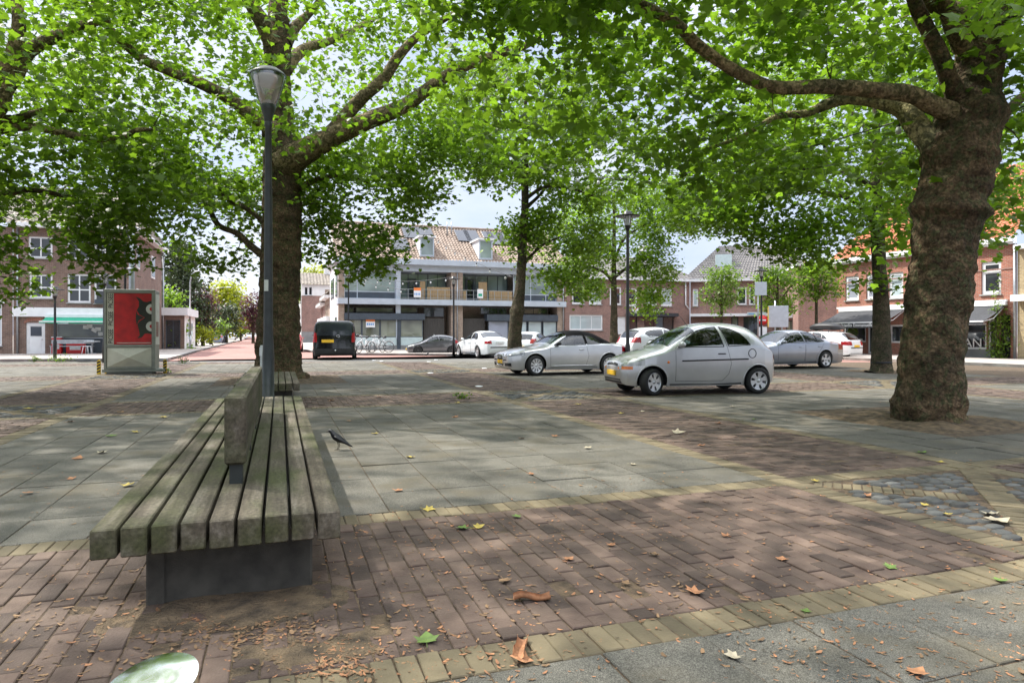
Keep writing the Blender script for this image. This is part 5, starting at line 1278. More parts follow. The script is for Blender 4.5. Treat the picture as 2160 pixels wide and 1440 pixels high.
Cb.window(lC[0], 'white', 'pane_blind', nx=3, fw=.12); Cb.window(lC[1], 'white', 'white', fw=.1, sill=None, name='door'); Cb.window(lC[2], 'black', 'pane', fw=.07, sill=None, name='door'); Cb.window(lC[3], 'black', 'pane', nx=3, fw=.07, sill=None, name='shop_window')
r = rC(640,722,1060,750); Cb.box('shop_canopy', 'awn_dark', r, -.5, -.003)
r = rC(755,682,960,718); sgn = Cb.box('shop_sign', 'black', (r[0], r[1], r[2], r[3]), -.14, -.01)
hh = r[3]-r[1]; text_mesh('lettering', 'anRiet', hh*.95, MAT['white'], sgn, TXT(r[2]-.1, -.15, r[1]+hh*.16), align='RIGHT', sx=1.15)
r2 = rC(685,662,740,720); m = MB(); cx, cz, rr_ = (r2[0]+r2[2])/2, (r2[1]+r2[3])/2, (r2[3]-r2[1])/2
m.add([(cx+rr_*cos(a*pi/12), -.2, cz+rr_*sin(a*pi/12)) for a in range(24)]+[(cx+rr_*cos(a*pi/12), -.05, cz+rr_*sin(a*pi/12)) for a in range(24)], [tuple(range(24))]+[(a, 24+a, 24+(a+1) % 24, (a+1) % 24) for a in range(24)])
rs = m.build('round_sign', MAT['white'], Cb.t); m = MB(); m.prism([(cx-.08,cz-rr_*.6),(cx+.02,cz-rr_*.1),(cx+.16,cz+rr_*.5),(cx+.05,cz+rr_*.55),(cx-.05,cz+.02),(cx-.16,cz+rr_*.4),(cx-.2,cz+.1)], -.215, -.205); m.build('emblem', MAT['red'], rs)
m = MB(); m.box(-.02,-.42,zg-.16,wC+.3,-.003,zg+.08); m.build('gutter', MAT['white'], Cb.t)
zrc = Cb.z(1390, 560, 4.5); zrc = max(zrc, zg+2.4)
Cb.roof('tile_grey', (0,-.42,zg+.06), (wC+1,-.42,zg+.06), (wC-2.2,4.5,zrc), (0,4.5,zrc), cw=.27, rh=.36)
Cb.pipe('white', [(wC-.5,-.1,zg-.1),(wC-.5,-.1,zg-2.2),(wC-.1,-.1,zg-2.6)], .06)
m = MB(); m.quad((0,8,0),(wC,8,0),(wC,8,zg+1),(0,8,zg+1)); m.build('back_wall', MAT['brick_pink'], Cb.t)
m = MB(); m.box(wC-2.5,3.9,zrc-.5,wC-1.7,4.7,zrc+1.1); m.build('chimney', MAT['white_wall'], Cb.t)

# corner house turning towards the viewer
D0 = Cb.o + U2*(wC+.05); angD = rad(-16); Db = Bld('corner_house', 'red brick corner house with grey tiled roof and dark shop door', 'building', D0, angD)
rD = lambda *q: Db.R(ZR, *q); wD = Db.u(1700); zd = zg
hD = [rD(1105,520,1168,662), rD(1205,516,1250,662), rD(1580,500,1660,650), rD(1680,505,1730,650)]
lD = [rD(1530,752,1590,860), rD(1632,752,1770,930), rD(1950,750,2020,900)]; lD = [(a, .12, c, d) for a, b, c, d in lD]
Db.wall('brick_pink', 0, 0, wD, zd, hD+lD[:2])
for k, q in enumerate(hD): Db.window(q, 'white', ('pane','pane_blind','pane','pane')[k], fw=.12, nx=2 if k == 0 else 1)
Db.window(lD[0], 'black', 'pane_olive', fw=.08, sill=None); Db.window(lD[1], 'black', 'pane', nx=3, fw=.08, sill=None, name='door')
r = rD(1060,728,1500,750); Db.box('canopy', 'white', (0, r[1], wD-.2, r[3]), -.7, -.003)
r = rD(1660,715,1815,742); sg = Db.box('street_sign', 'panel_pale', r, -.8, -.75); m = MB(); m.box(r[0]+.1,-.815,r[1]+.1,r[0]+.6,-.802,r[3]-.1); m.build('print', MAT['sign_blue'], sg)
m = MB(); m.box(-.2,-.42,zd-.16,wD+.2,-.003,zd+.1); m.build('gutter', MAT['white'], Db.t)
Db.roof('tile_grey', (-.6,-.42,zd+.08), (wD+.3,-.42,zd+.08), (wD-.5,5,zd+3.6), (2.6,5,zd+3.6), cw=.27, rh=.36)
m = MB(); m.box(2.2,1.4,zd+1.2,3.6,2.6,zd+2.4); m.build('dormer', MAT['panel_pale'], Db.t)
m = MB(); m.quad((wD,0,0),(wD,8,0),(wD,8,zd+1.5),(wD,0,zd+1.5)); m.quad((0,8,0),(wD,8,0),(wD,8,zd+1),(0,8,zd+1)); m.build('side_wall', MAT['brick_pink'], Db.t)
# plain brick side wall further right
W0 = V(1684, 704, 52); Wb = Bld('brick_building', 'plain red brick building with blank wall behind the young trees', 'building', W0, rad(-12))
ww_ = Wb.u(1775); zw_ = Wb.z(1720, 560); hw = [(-.0+.3, .2, 1.2, 2.6)]
Wb.wall('brick_pink', 0, 0, ww_, zw_, []); m = MB(); m.quad((0,0,0),(0,0,zw_),(0,7,zw_),(0,7,0)); m.build('side_wall', MAT['brick_pink'], Wb.t)
m = MB(); m.box(-.1,-.12,zw_,ww_+.1,7,zw_+.15); m.build('roof_edge', MAT['white'], Wb.t)
Wl = Bld('brick_building', 'narrow brick infill with white band between corner house and blank wall', 'building', V(1650, 704, 54.5), rad(-12)); wl_ = Wl.u(1690); zl_ = Wl.z(1665, 640)
hl = [(.3,.15,wl_-.4,2.4)]; Wl.wall('brick_pink', 0, 0, wl_, zl_, hl); Wl.window(hl[0], 'black', 'pane_olive', nx=2, fw=.08, sill=None); Wl.box('fascia_board', 'white', (0,2.6,wl_,3.0), -.2, -.003)
m = MB(); m.box(0,-.1,zl_,wl_,5,zl_+.12); m.build('roof_edge', MAT['tile_grey'], Wl.t)

# ---------------- red brick shop building along the right
angF = TH-pi/2; PF = V(1765, 704, 42.5); Fb = Bld('shop_building', 'red brick shop house with charcoal awnings and orange tiled roof on the right', 'building', PF, angF)
rF = lambda *q: Fb.R(ZF, *q); wF = Fb.u(2145); zcF = Fb.z(1950, 532); zc2 = Fb.z(1780, 556)
zcF = (zcF+zc2)/2
hF = [rF(765,625,862,800), rF(915,610,978,792), rF(1078,598,1183,785), rF(1632,560,1676,760), rF(1748,520,1892,755)]
sF = [rF(750,978,912,1102), rF(925,978,975,1188), rF(1085,976,1215,1108), rF(1500,965,1785,1152), rF(1795,940,1860,1170), rF(1885,905,1960,1215)]
sF = [(a, .12 if k in (1,5) else b, c, d) for k, (a, b, c, d) in enumerate(sF)]
Fb.wall('brick_red', 0, 0, wF, zcF, hF+sF)
for k, q in enumerate(hF): Fb.window(q, 'white', ('pane_grey','pane_grey','pane_blind','pane','pane')[k], fw=.16, zsplit=[.68] if k > 2 else None, bars=.14)
for k, q in enumerate(sF): 
    wdw = Fb.window(q, 'white' if k != 5 else 'black', 'pane', fw=.1, sill=None, name='door' if k in (1, 5) else 'shop_window')
    if k == 3:
        text_mesh('lettering', 'AN', .62, MAT['white'], wdw, TXT(q[0]+(q[2]-q[0])*.42, .03, q[1]+.12), sx=1.1)
    if k == 0: m = MB(); m.box(q[0]+.3,.06,q[1]+.1,q[2]-.3,.068,q[1]+.22); m.build('print', MAT['white'], wdw)
Fb.box('plinth', 'plinth', (sF[3][0], .1, sF[4][2], sF[3][1]), -.02, .1)
m = MB(); m.box(-.3,-.35,zcF,wF,-.003,zcF+.24); m.box(-.3,-.25,zcF-.1,wF,-.003,zcF-.003); m.build('gutter', MAT['white'], Fb.t)
m = MB(); m.box(-.02,-.03,zcF-1.3,wF,-.003,zcF-1.22); m.build('brick_course', MAT['brick_pink'], Fb.t)
for q in (rF(795,555,825,585), rF(1108,520,1142,552)):
    cx, cz = (q[0]+q[2])/2, (q[1]+q[3])/2; m = MB(); m.prism([(cx-.22,cz),(cx,cz+.26),(cx+.22,cz),(cx,cz-.26)][::-1], -.03, -.003); d_ = m.build('diamond', MAT['brick_yellowh'], Fb.t)
m = MB(); m.quad((0,0,0),(0,0,zcF),(0,9,zcF),(0,9,0)); m.build('side_wall', MAT['brick_red'], Fb.t)
Fb.roof('tile_orange', (-.3,-.3,zcF+.22), (wF+.0,-.3,zcF+.22), (wF,4.5,zcF+4.8), (1.8,4.5,zcF+4.8), cw=.26, rh=.36, amp=.05)
Fb.roof('tile_orange', (-.3,9,zcF+.22), (-.3,-.3,zcF+.22), (1.8,4.5,zcF+4.8), (1.8,4.5,zcF+4.8), cw=.3, rh=.36, amp=.03)
a0, a1 = Fb.u(ZF(735,0)[0]), Fb.u(ZF(1205,0)[0]); zt1 = rF(735,872,1200,885)[3]; 
aw = Fb.awning('awn_dark', a0, a1, zt1, zt1-.75, 1.7, .32, name='awning', label='charcoal awning lettered in white script')
text_mesh('lettering', 'Nagelstudio Emmanuelle', .3, MAT['white'], aw, TXT(a0+1.2, -1.8, zt1-.75-.24), sx=.95)
a2, a3 = Fb.u(ZF(1400,0)[0]), Fb.u(ZF(1930,0)[0]); Fb.awning('awn_dark', a2, a3, zt1, zt1-.8, 1.5, .16, name='awning', label='charcoal awning with white front bar over the café window')
Fb.box('fascia_board', 'white', (.1, zt1+.17, wF-.4, zt1+.27), -.12, -.003)
Fb.pipe('steel', [(wF-.05,-.08,zcF),(wF-.05,-.08,.1)], .06)
Gb = Bld('brick_building', 'yellow brick building with white band at the right border', 'building', PF - U1*(wF+.02), angF)
hG = [(1.2,3.9,2.8,5.6),(.9,.4,3.2,2.6)]; Gb.wall('brick_yellowh', 0, 0, 9, zcF-.4, hG)
for q in hG: Gb.window(q, 'white', 'pane', nx=2)
m = MB(); m.box(0,-.5,2.85,9,-.003,3.15); m.build('canopy', MAT['white'], Gb.t); m = MB(); m.box(0,-.3,zcF-.4,9,6,zcF-.2); m.build('roof_edge', MAT['white'], Gb.t)
# ================================================================== CARS
def smooth_curve(pts, n=400):
    P = [Vector((p[0], p[1], 0)) for p in pts]; out = []
    for i in range(len(P)-1):
        p0 = P[max(i-1,0)]; p1 = P[i]; p2 = P[i+1]; p3 = P[min(i+2,len(P)-1)]
        # tangents limited so that x stays monotone
        m1 = (p2-p0)*.5; m2 = (p3-p1)*.5; dx = p2.x-p1.x
        for m in (m1, m2):
            if m.x > 1.0*dx*1.5 and m.x > 0: m *= dx*1.5/m.x
        for k in range(12):
            t = k/12; h = (2*t**3-3*t*t+1, t**3-2*t*t+t, -2*t**3+3*t*t, t**3-t*t); q = p1*h[0]+m1*h[1]+p2*h[2]+m2*h[3]; out.append((q.x, q.y))
    out.append((P[-1].x, P[-1].y)); a = np.array(out); a[:,0] = np.maximum.accumulate(a[:,0]+np.arange(len(a))*1e-7); return a
def in_poly(x, z, poly):
    r = np.zeros(x.shape, bool); n = len(poly)
    for i in range(n):
        x0, z0 = poly[i]; x1, z1 = poly[(i+1) % n]
        if z0 == z1: continue
        c = ((z0 > z) != (z1 > z)) & (x < (x1-x0)*(z-z0)/(z1-z0)+x0); r ^= c
    return r
class Car:
    def __init__(s, label, sp, paint, cat='car', group='parked cars', name='parked_car', res=.02, rim='rim'):
        s.sp = sp; s.t = thing(name, label, cat, (0,0,0), 0, group); s.paint = paint; s.res = res; s.rim = rim
        s.top = smooth_curve(sp['top']); s.low = smooth_curve(sp['low'])
        s.f = lambda key, x: np.interp(x, [p[0] for p in sp[key]], [p[1] for p in sp[key]])
        s.L = sp['top'][-1][0]; s.build()
    def sect(s, x):
        zt = np.interp(x, s.top[:,0], s.top[:,1]); zl = np.interp(x, s.low[:,0], s.low[:,1]); zl = np.minimum(zl, zt)
        zb = np.minimum(s.f('belt', x), zl+.84*(zt-zl)); return zt, zl, zb, s.f('W', x), s.f('taper', x), s.f('n', x)
    def ysurf(s, x, z):
        zt, zl, zb, W, tp, n = s.sect(np.array([x])); zt, zl, zb, W, tp, n = (float(q[0]) for q in (zt, zl, zb, W, tp, n))
        if z <= zb: v = max(0, (z-zl)/max(1e-4, zb-zl)); return W*(1-.085*(1-v)**3-.035*v*v)
        sv = min(1, (z-zb)/max(1e-4, zt-zb)); return .965*W*(1-tp*sv)*(max(0, 1-sv**n))**(1/n)
    def build(s):
        sp = s.sp; res = s.res
        d = np.hypot(np.diff(s.top[:,0]), np.diff(s.top[:,1])); al = np.concatenate([[0], np.cumsum(d)])
        d2 = np.hypot(np.diff(s.low[:,0]), np.diff(s.low[:,1])); al2 = np.concatenate([[0], np.cumsum(d2)])
        x = np.unique(np.concatenate([np.interp(np.arange(0, al[-1], res), al, s.top[:,0]), np.interp(np.arange(0, al2[-1], res), al2, s.low[:,0]), [0, s.L]]))
        x = x[np.concatenate([[True], np.diff(x) > 4e-4])]
        zt, zl, zb, W, tp, n = s.sect(x); k1, k2 = max(8, int(.75/res)), max(8, int(1.2/res))
        v = np.linspace(0, 1, k1)[None]; z1 = zl[:,None]+(zb-zl)[:,None]*v; y1 = W[:,None]*(1-.085*(1-v)**3-.035*v*v)
        ph = np.linspace(0, pi/2, k2+1)[None,1:]; S = np.sin(ph)**(2/n[:,None]); Cc = np.clip(np.cos(ph), 0, 1)**(2/n[:,None])
        z2 = zb[:,None]+(zt-zb)[:,None]*S; y2 = .965*W[:,None]*(1-tp[:,None]*S)*Cc
        u0 = np.linspace(0, 1, 14)[None,:-1]; y0 = (W*.915)[:,None]*u0; z0 = np.repeat(zl[:,None], 13, 1)
        cc = np.concatenate([np.ones_like(y0), np.ones_like(y1), Cc], 1); up = np.concatenate([np.zeros_like(y0), np.zeros_like(y1), np.ones_like(y2)], 1)
        Y = np.concatenate([y0, y1, y2], 1); Z = np.concatenate([z0, z1, z2], 1); X = np.repeat(x[:,None], Y.shape[1], 1)
        nx, ny = X.shape
        i, j = np.meshgrid(np.arange(nx-1), np.arange(ny-1), indexing='ij'); i = i.ravel(); j = j.ravel(); id_ = lambda a, b: a*ny+b
        FQ = np.stack([id_(i,j), id_(i+1,j), id_(i+1,j+1), id_(i,j+1)], 1)
        vx = np.stack([X.ravel(), -Y.ravel(), Z.ravel()], 1)         # left side (-y)
        cen = vx[FQ].mean(1); cf = cc.ravel()[FQ].mean(1); uf = up.ravel()[FQ].mean(1) > .5
        nv = np.cross(vx[FQ[:,2]]-vx[FQ[:,0]], vx[FQ[:,3]]-vx[FQ[:,1]]); nv /= np.linalg.norm(nv, axis=1)[:,None]+1e-12
        cx, cy, cz = cen[:,0], -cen[:,1], cen[:,2]; part = np.full(len(FQ), 'body', dtype=object)
        for nm, pr in sp.get('patch', []):
            part[pr(cx, cy, cz, cf, uf, nv)] = nm
        for k, dpoly in enumerate(sp['doors']): part[in_poly(cx, cz, dpoly) & (part == 'body') & (cf > .5)] = 'door%d' % k
        for k, (wp, dk) in enumerate(sp['wins']): part[in_poly(cx, cz, wp) & uf & (cf > .3)] = 'win%d' % k
        a, b = sp['ws']; xw = cx; part[(cx > a) & (cx < b) & uf & (cf < .9) & (cz > sp.get('wsz', .5))] = 'windscreen'
        if sp.get('rw'): part[sp['rw'](cx, cy, cz, cf, uf)] = 'rear_window'
        for xw in (sp['xf'], sp['xr']): part[(np.hypot(cx-xw, cz-sp['r']-.01) < sp['R']) & ~uf & (cy > .3)] = 'none'
        part[(part != 'none') & (cx > .3) & (cx < s.L-.3) & (nv[:,2] < -.9) & ~uf & (cz < .24)] = 'none'
        P = {}
        def emit(nm, mask, mat, parent, side):
            if not mask.any(): return None
            f = FQ[mask]; vv = vx.copy()
            if side == 0:
                used, inv = np.unique(f, return_inverse=True); a_ = vv[used].copy(); f1 = inv.reshape(f.shape); b_ = a_.copy(); b_[:,1] *= -1
                V_ = np.concatenate([a_, b_]); F_ = np.concatenate([f1[:,::-1], (f1+len(a_))])
            else:
                used, inv = np.unique(f, return_inverse=True); V_ = vv[used].copy(); F_ = inv.reshape(f.shape)
                if side < 0: F_ = F_[:,::-1]
                else: V_[:,1] *= -1
            o = np_mesh(nm, V_, F_[:, ::-1], mat, parent, True); return o
        pm = MAT[s.paint]; t = s.t
        emit('body', part == 'body', pm, t, 0)
        for nm in dict(sp.get('patch', [])):
            base, mat, split = sp['pm'][nm]
            for sd in ((-1, 1) if split else (0,)): 
                o = emit(base, part == nm, MAT[mat] if mat != 'PAINT' else pm, t, sd)
        emit('windscreen', part == 'windscreen', MAT[sp.get('wsm', 'car_glass')], t, 0); emit('rear_window', part == 'rear_window', MAT[sp.get('rwm', 'car_glass')], t, 0)
        for sd in (-1, 1):
            D = []
            for k, dp in enumerate(sp['doors']):
                o = emit('door', part == 'door%d' % k, pm, t, sd); D.append(o)
                m = MB()
                for (xa, za), (xb, zb_) in zip(dp, dp[1:]+dp[:1]):
                    n_ = max(2, int(math.hypot(xb-xa, zb_-za)/.05)); pts = []
                    for q in range(n_+1): xx, zz = xa+(xb-xa)*q/n_, za+(zb_-za)*q/n_; pts.append((xx, sd*(s.ysurf(xx, zz)-.001), zz))
                    m.tube(pts, .005, 4, caps=False)
                m.build('door_seam', MAT['black_plastic'], o)
                hx, hz = sp['handles'][k]; y = s.ysurf(hx, hz)*sd; m = MB(); m.tube([(hx-.09, y-.005*sd, hz), (hx-.06, y+.022*sd, hz+.004), (hx+.06, y+.022*sd, hz+.004), (hx+.09, y-.005*sd, hz)], [.012,.014,.014,.012], 6); m.build('handle', MAT[sp.get('hm', 'black_plastic')], o)
            for k, (wp, dk) in enumerate(sp['wins']):
                o = emit('side_window', part == 'win%d' % k, MAT[sp.get('swm', 'car_glass')], D[dk] if dk is not None and D[dk] else t, sd)
                if not o: continue
                m = MB()
                for (xa, za), (xb, zb_) in zip(wp, wp[1:]+wp[:1]):
                    n_ = max(2, int(math.hypot(xb-xa, zb_-za)/.04)); pts = []
                    for q in range(n_+1): xx, zz = xa+(xb-xa)*q/n_, za+(zb_-za)*q/n_; pts.append((xx, sd*(s.ysurf(xx, zz)), zz))
                    m.tube(pts, .011, 5, caps=False)
                m.build('window_seal', MAT['black_plastic'], o)
            for xw in (sp['xf'], sp['xr']):       # wheel arch lips
                m = MB(); pts = []
                zlo = float(np.interp(xw, s.low[:,0], s.low[:,1]))
                for q in range(31):
                    a_ = -.45+(pi+.9)*q/30; xx, zz = xw+cos(a_)*sp['R'], sp['r']+.01+sin(a_)*sp['R']
                    if zz < zlo-.01: continue
                    pts.append((xx, sd*(s.ysurf(xx, zz)-.004), zz))
                m.tube(pts, .016, 6); m.build('wheel_arch', pm, t)
            # mirror
            mx, mz = sp['mirror']; y = s.ysurf(mx, mz)*sd; m = MB(); m.lathe([(0,-.1),(.05,-.085),(.075,-.03),(.075,.03),(.05,.085),(0,.1)], 12, Matrix.Translation((mx+.03, y+.1*sd, mz+.05)) @ Matrix.Rotation(pi/2, 4, 'X') @ Matrix.Diagonal((1,.85,1,1))); m.tube([(mx+.02, y-.01*sd, mz-.01), (mx+.03, y+.06*sd, mz+.03)], .02, 6); m.build('wing_mirror', pm if sp.get('mm') is None else MAT[sp['mm']], t)
        # inside: dark floor, seats and wheel wells
        m = MB(); hw = sp['W'][len(sp['W'])//2][1]; m.box(.4, -hw+.27, .2, s.L-.35, hw-.27, min(.75, sp.get('zi', .62))); m.box(.25,-hw+.35,.3,.5,hw-.35,.5)
        m.box(sp['xf']+sp['R']+.05, -hw+.06, .22, sp['xr']-sp['R']-.05, hw-.06, sp.get('zi', .62)); m.build('underbody', MAT['interior'], t)
        for (sx, sn) in sp.get('seats', []):
            for sy in (-1, 1):
                m = MB(); y = sy*hw*.44; Mx = Matrix.Translation((sx, y, 0)) @ Matrix.Rotation(rad(14), 4, 'Y')
                m.cbox(-.06,-.23,.45,.08,.23,sn-.17,.05,Mx); m.cbox(-.03,-.12,sn-.15,.05,.12,sn+.02,.03,Mx); m.cbox(sx-.55,y-.24,.5,sx,y+.24,.68,.05); m.build('seat', MAT['interior'], t)
        if sp.get('dash'):
            m = MB(); m.cbox(sp['dash']-.3,-hw+.12,.6,sp['dash']+.1,hw-.12,sp['belt'][2][1]-.02,.05); m.build('dashboard', MAT['interior'], t)
            m = MB(); R0 = Matrix.Translation((sp['dash']+.2, -hw*.44, sp['belt'][2][1]-.02)) @ Matrix.Rotation(rad(65), 4, 'Y')
            m.tube([R0 @ Vector((.18*cos(a*pi/10), .18*sin(a*pi/10), 0)) for a in range(21)], .014, 6); m.build('steering_wheel', MAT['interior'], t)
        tr = hw-.105; s.track = tr
        for (xw, fr) in ((sp['xf'], 1), (sp['xr'], 0)):
            for sd in (-1, 1):
                s.wheel(xw, sd*tr, sd, rad(sp.get('steer', 0))*fr)
        for (x_, z_, mt, yw, yo, zh) in sp.get('plates', []):
            m = MB(); m.cbox(x_-.012, yo-yw/2, z_-zh/2, x_+.012, yo+yw/2, z_+zh/2, .004); m.build('number_plate', MAT[mt], t)
    def wheel(s, x, y, sd, steer):
        sp = s.sp; r = sp['r']; Mx = Matrix.Translation((x, y, r)) @ Matrix.Rotation(steer, 4, 'Z') @ Matrix.Rotation(-sd*pi/2, 4, 'X')
        w = .1; ri = r*.69; m = MB(); m.lathe([(ri,-w),(r*.93,-w),(r*.985,-w*.8),(r,-w*.4),(r,w*.4),(r*.985,w*.8),(r*.93,w*.98),(r*.8,w*1.03),(ri,w*.95),(ri,-w)], 40, Mx); wh = m.build('wheel', MAT['tyre'], s.t, fixn=True)
        m = MB(); m.lathe([(ri*1.01,w*.96),(ri*.97,w*.98),(ri*.93,w*.86),(ri*.9,-w*.3),(0,-w*.3)], 36, Mx)
        ns = sp.get('spokes', 6); m.lathe([(0,w*.86),(ri*.2,w*.84),(ri*.24,w*.55)], 20, Mx)
        for k in range(ns):
            a = 2*pi*k/ns+.3; q = Mx @ Matrix.Rotation(a, 4, 'Z'); sw = sp.get('sw', .55)
            w0, w1 = ri*sw*.42, ri*sw*.62
            for (u0, u1) in (((-w0,-w1),(w0,w1)),):
                vs = [(ri*.15,u0[0]*.7,w*.78),(ri*.15,u1[0]*.7,w*.78),(ri*.55,u1[0]*.6,w*.8),(ri*.96,u1[1]*.8,w*.84),(ri*.96,u0[1]*.8,w*.84),(ri*.55,u0[0]*.6,w*.8)]
                vs += [(a_, b_, c_-.03) for a_, b_, c_ in vs]
                m.add([q @ Vector(v) for v in vs], [(0,1,2,3,4,5)]+[(i_, (i_+1) % 6, 6+(i_+1) % 6, 6+i_) for i_ in range(6)])
        m.build('rim', MAT[s.rim], wh, fixn=True)
        m = MB(); m.lathe([(ri*.9,-w*.28),(0,-w*.28)], 20, Mx); m.build('brake_disc', MAT['black_plastic'], wh)
    def place(s, Pf, Pr, sc_=None, side=-1):
        # ground points under the near front and rear wheels
        sp = s.sp; wb = sp['xr']-sp['xf']; d = (Pr-Pf); k = sc_ or d.length/wb; a = math.atan2(d.y, d.x)
        s.t.rotation_euler = (0, 0, a); s.t.scale = (k, k, k); mid = (Pf+Pr)/2
        off = Matrix.Rotation(a, 3, 'Z') @ Vector(((sp['xf']+sp['xr'])/2, side*s.track, 0))*k
        s.t.location = (mid.x-off.x, mid.y-off.y, sp.get('gz', .0)); return s
    def place_c(s, p, a, k=1.0, gz=0.0):      # centre on the ground, heading angle of +x (rear)
        off = Matrix.Rotation(a, 3, 'Z') @ Vector((s.L/2, 0, 0))*k
        s.t.rotation_euler = (0, 0, a); s.t.scale = (k, k, k); s.t.location = (p.x-off.x, p.y-off.y, gz); return s
front = lambda x0: (lambda x, y, z, c, u, n: x < x0)
LOWS = lambda L: [(0,.47),(.006,.38),(.018,.29),(.05,.22),(.15,.19),(.5,.175),(L-.6,.175),(L-.3,.19),(L-.08,.23),(L-.025,.31),(L-.008,.42),(L,.55)]
# small rounded hatchback, nearest
KA = dict(top=[(0,.47),(.008,.54),(.03,.61),(.09,.665),(.24,.735),(.5,.815),(.85,.9),(1.0,.965),(1.3,1.145),(1.62,1.3),(1.95,1.385),(2.3,1.405),(2.7,1.38),(3.0,1.315),(3.2,1.2),(3.42,.98),(3.54,.85),(3.6,.7),(3.62,.55)], low=LOWS(3.62),
    belt=[(0,.58),(.5,.7),(.95,.84),(1.3,.9),(3.0,.93),(3.62,.8)], W=[(0,.52),(.02,.59),(.1,.7),(.3,.785),(.7,.815),(1.9,.82),(2.9,.815),(3.25,.76),(3.5,.66),(3.6,.55),(3.62,.45)],
    taper=[(0,.05),(.9,.1),(1.6,.2),(2.8,.22),(3.4,.15)], n=[(0,2.3),(.9,2.5),(1.4,3.6),(2.8,3.6),(3.4,2.8)], xf=.62, xr=3.066, r=.283, R=.345, ws=(1.02,1.66), rw=lambda x,y,z,c,u: (x > 3.02) & (x < 3.4) & u & (c < .84),
    doors=[[(1.14,.27),(1.14,.9),(1.4,1.1),(1.7,1.275),(2.0,1.335),(2.21,1.35),(2.33,.92),(2.42,.6),(2.36,.4),(2.22,.27)]], wins=[([(1.2,.92),(1.42,1.08),(1.7,1.235),(1.95,1.295),(2.15,1.315),(2.25,.93)],0), ([(2.24,1.315),(2.48,1.275),(2.68,1.19),(2.81,1.07),(2.88,.965),(2.37,.935)],None)], handles=[(2.2,.79)], mirror=(1.22,.93),
    patch=[('hl', lambda x,y,z,c,u,n: (x < .46) & (y > .36) & (z > .535+.1*np.clip((y-.4),0,1)) & (z < .60+.42*np.clip(x,0,.3)+.1*(y>.5)) & (z > .50+.18*x) & (z < .735)),
           ('amb', lambda x,y,z,c,u,n: (x < .2) & (y > .36) & (z > .5) & (z < .56-.5*(y-.36)*(y<.55))),
           ('gr', lambda x,y,z,c,u,n: (x < .12) & (y < .33) & (z > .565-.12*y*y) & (z < .625-.25*y*y)), ('in', lambda x,y,z,c,u,n: (x < .2) & (y < .5) & (z > .235) & (z < .315) & ~((z > .268) & (z < .28)))],
    pm={'hl':('headlight','lens',True),'amb':('indicator','amber',True),'gr':('grille','black_plastic',False),'in':('air_intake','black_plastic',False)},
    seats=[(1.95,1.18),(2.75,1.08)], dash=1.2, steer=24, spokes=6, sw=.75, plates=[(-.012,.42,'plate',.5,0,.11)], zi=.6)
def scale_spec(sp, kx, kz):
    q = dict(sp)
    for k in ('top', 'low', 'belt'): q[k] = [(x*kx, z*kz) for x, z in sp[k]]
    for k in ('W', 'taper', 'n'): q[k] = [(x*kx, v) for x, v in sp[k]]
    for k in ('xf', 'xr', 'r', 'R', 'dash'): q[k] = sp[k]*kx
    q['ws'] = tuple(v*kx for v in sp['ws']); pol = lambda p: [(x*kx, z*kz) for x, z in p]
    q['doors'] = [pol(p) for p in sp['doors']]; q['wins'] = [(pol(p), k) for p, k in sp['wins']]; q['handles'] = pol(sp['handles']); q['mirror'] = pol([sp['mirror']])[0]
    q['seats'] = pol(sp['seats']); q['plates'] = [(x*kx, z*kz)+tuple(r) for x, z, *r in [(p[0], p[1], p[2], p[3], p[4], p[5]) for p in sp['plates']]]
    q['patch'] = [(nm, (lambda f: (lambda x,y,z,c,u,n: f(x/kx, y, z/kz, c, u, n)))(f)) for nm, f in sp['patch']]
    if sp.get('rw'): q['rw'] = (lambda f: (lambda x,y,z,c,u: f(x/kx, y, z/kz, c, u)))(sp['rw'])
    return q
KA = scale_spec(KA, 1.03, 1.13)
MAT['silver_warm'] = M_paint('light silver car paint', (.55,.55,.56), .55, .3)
MAT['silver'] = M_paint('silver car paint', (.57,.57,.58), .6, .28)
MAT['silver_blue'] = M_paint('blue silver car paint', (.36,.38,.43), .65, .28)
MAT['graphite'] = M_paint('graphite car paint', (.10,.10,.11), .6, .3)
MAT['white_paint'] = M_paint('white car paint', (.72,.75,.76), .0, .3)
MAT['black_paint'] = M_paint('black van paint', (.006,.006,.007), .2, .12)
MAT['red_paint'] = M_paint('red car paint', (.45,.03,.03), .1, .3)
MAT['blue_paint'] = M_paint('blue grey car paint', (.14,.18,.26), .5, .3)
ka = Car('small rounded silver hatchback with front wheel turned, nearest parked car', KA, 'silver_warm', res=.012)
for sd in (-1, 1):          # side moulding, fuel cap, side repeater
    m = MB(); pts = [(x, sd*(ka.ysurf(x, .745+.02*(x-1.3))+.006), .745+.02*(x-1.3)) for x in np.linspace(1.32, 2.9, 24)]
    m.tube(pts, .018, 6); m.build('side_moulding', MAT['black_plastic'], ka.t)
    m = MB(); x0, z0 = 1.0, .72; y = ka.ysurf(x0, z0)*sd; m.lathe([(.03,0),(.026,.012),(0,.016)], 12, Matrix.Translation((x0, y, z0)) @ Matrix.Rotation(-sd*pi/2, 4, 'X')); m.build('side_repeater', MAT['amber'], ka.t)
m = MB(); m.tube([(3.01+.098*cos(a*pi/16), -(ka.ysurf(3.01+.098*cos(a*pi/16), .9+.098*sin(a*pi/16))+.001), .9+.098*sin(a*pi/16)) for a in range(33)], .009, 5); m.build('fuel_cap', MAT['black_plastic'], ka.t)
m = MB(); m.tube([(1.8,-.1,1.5),(1.55,-.1,1.8)], [.007,.003], 5); m.build('aerial', MAT['black_plastic'], ka.t)
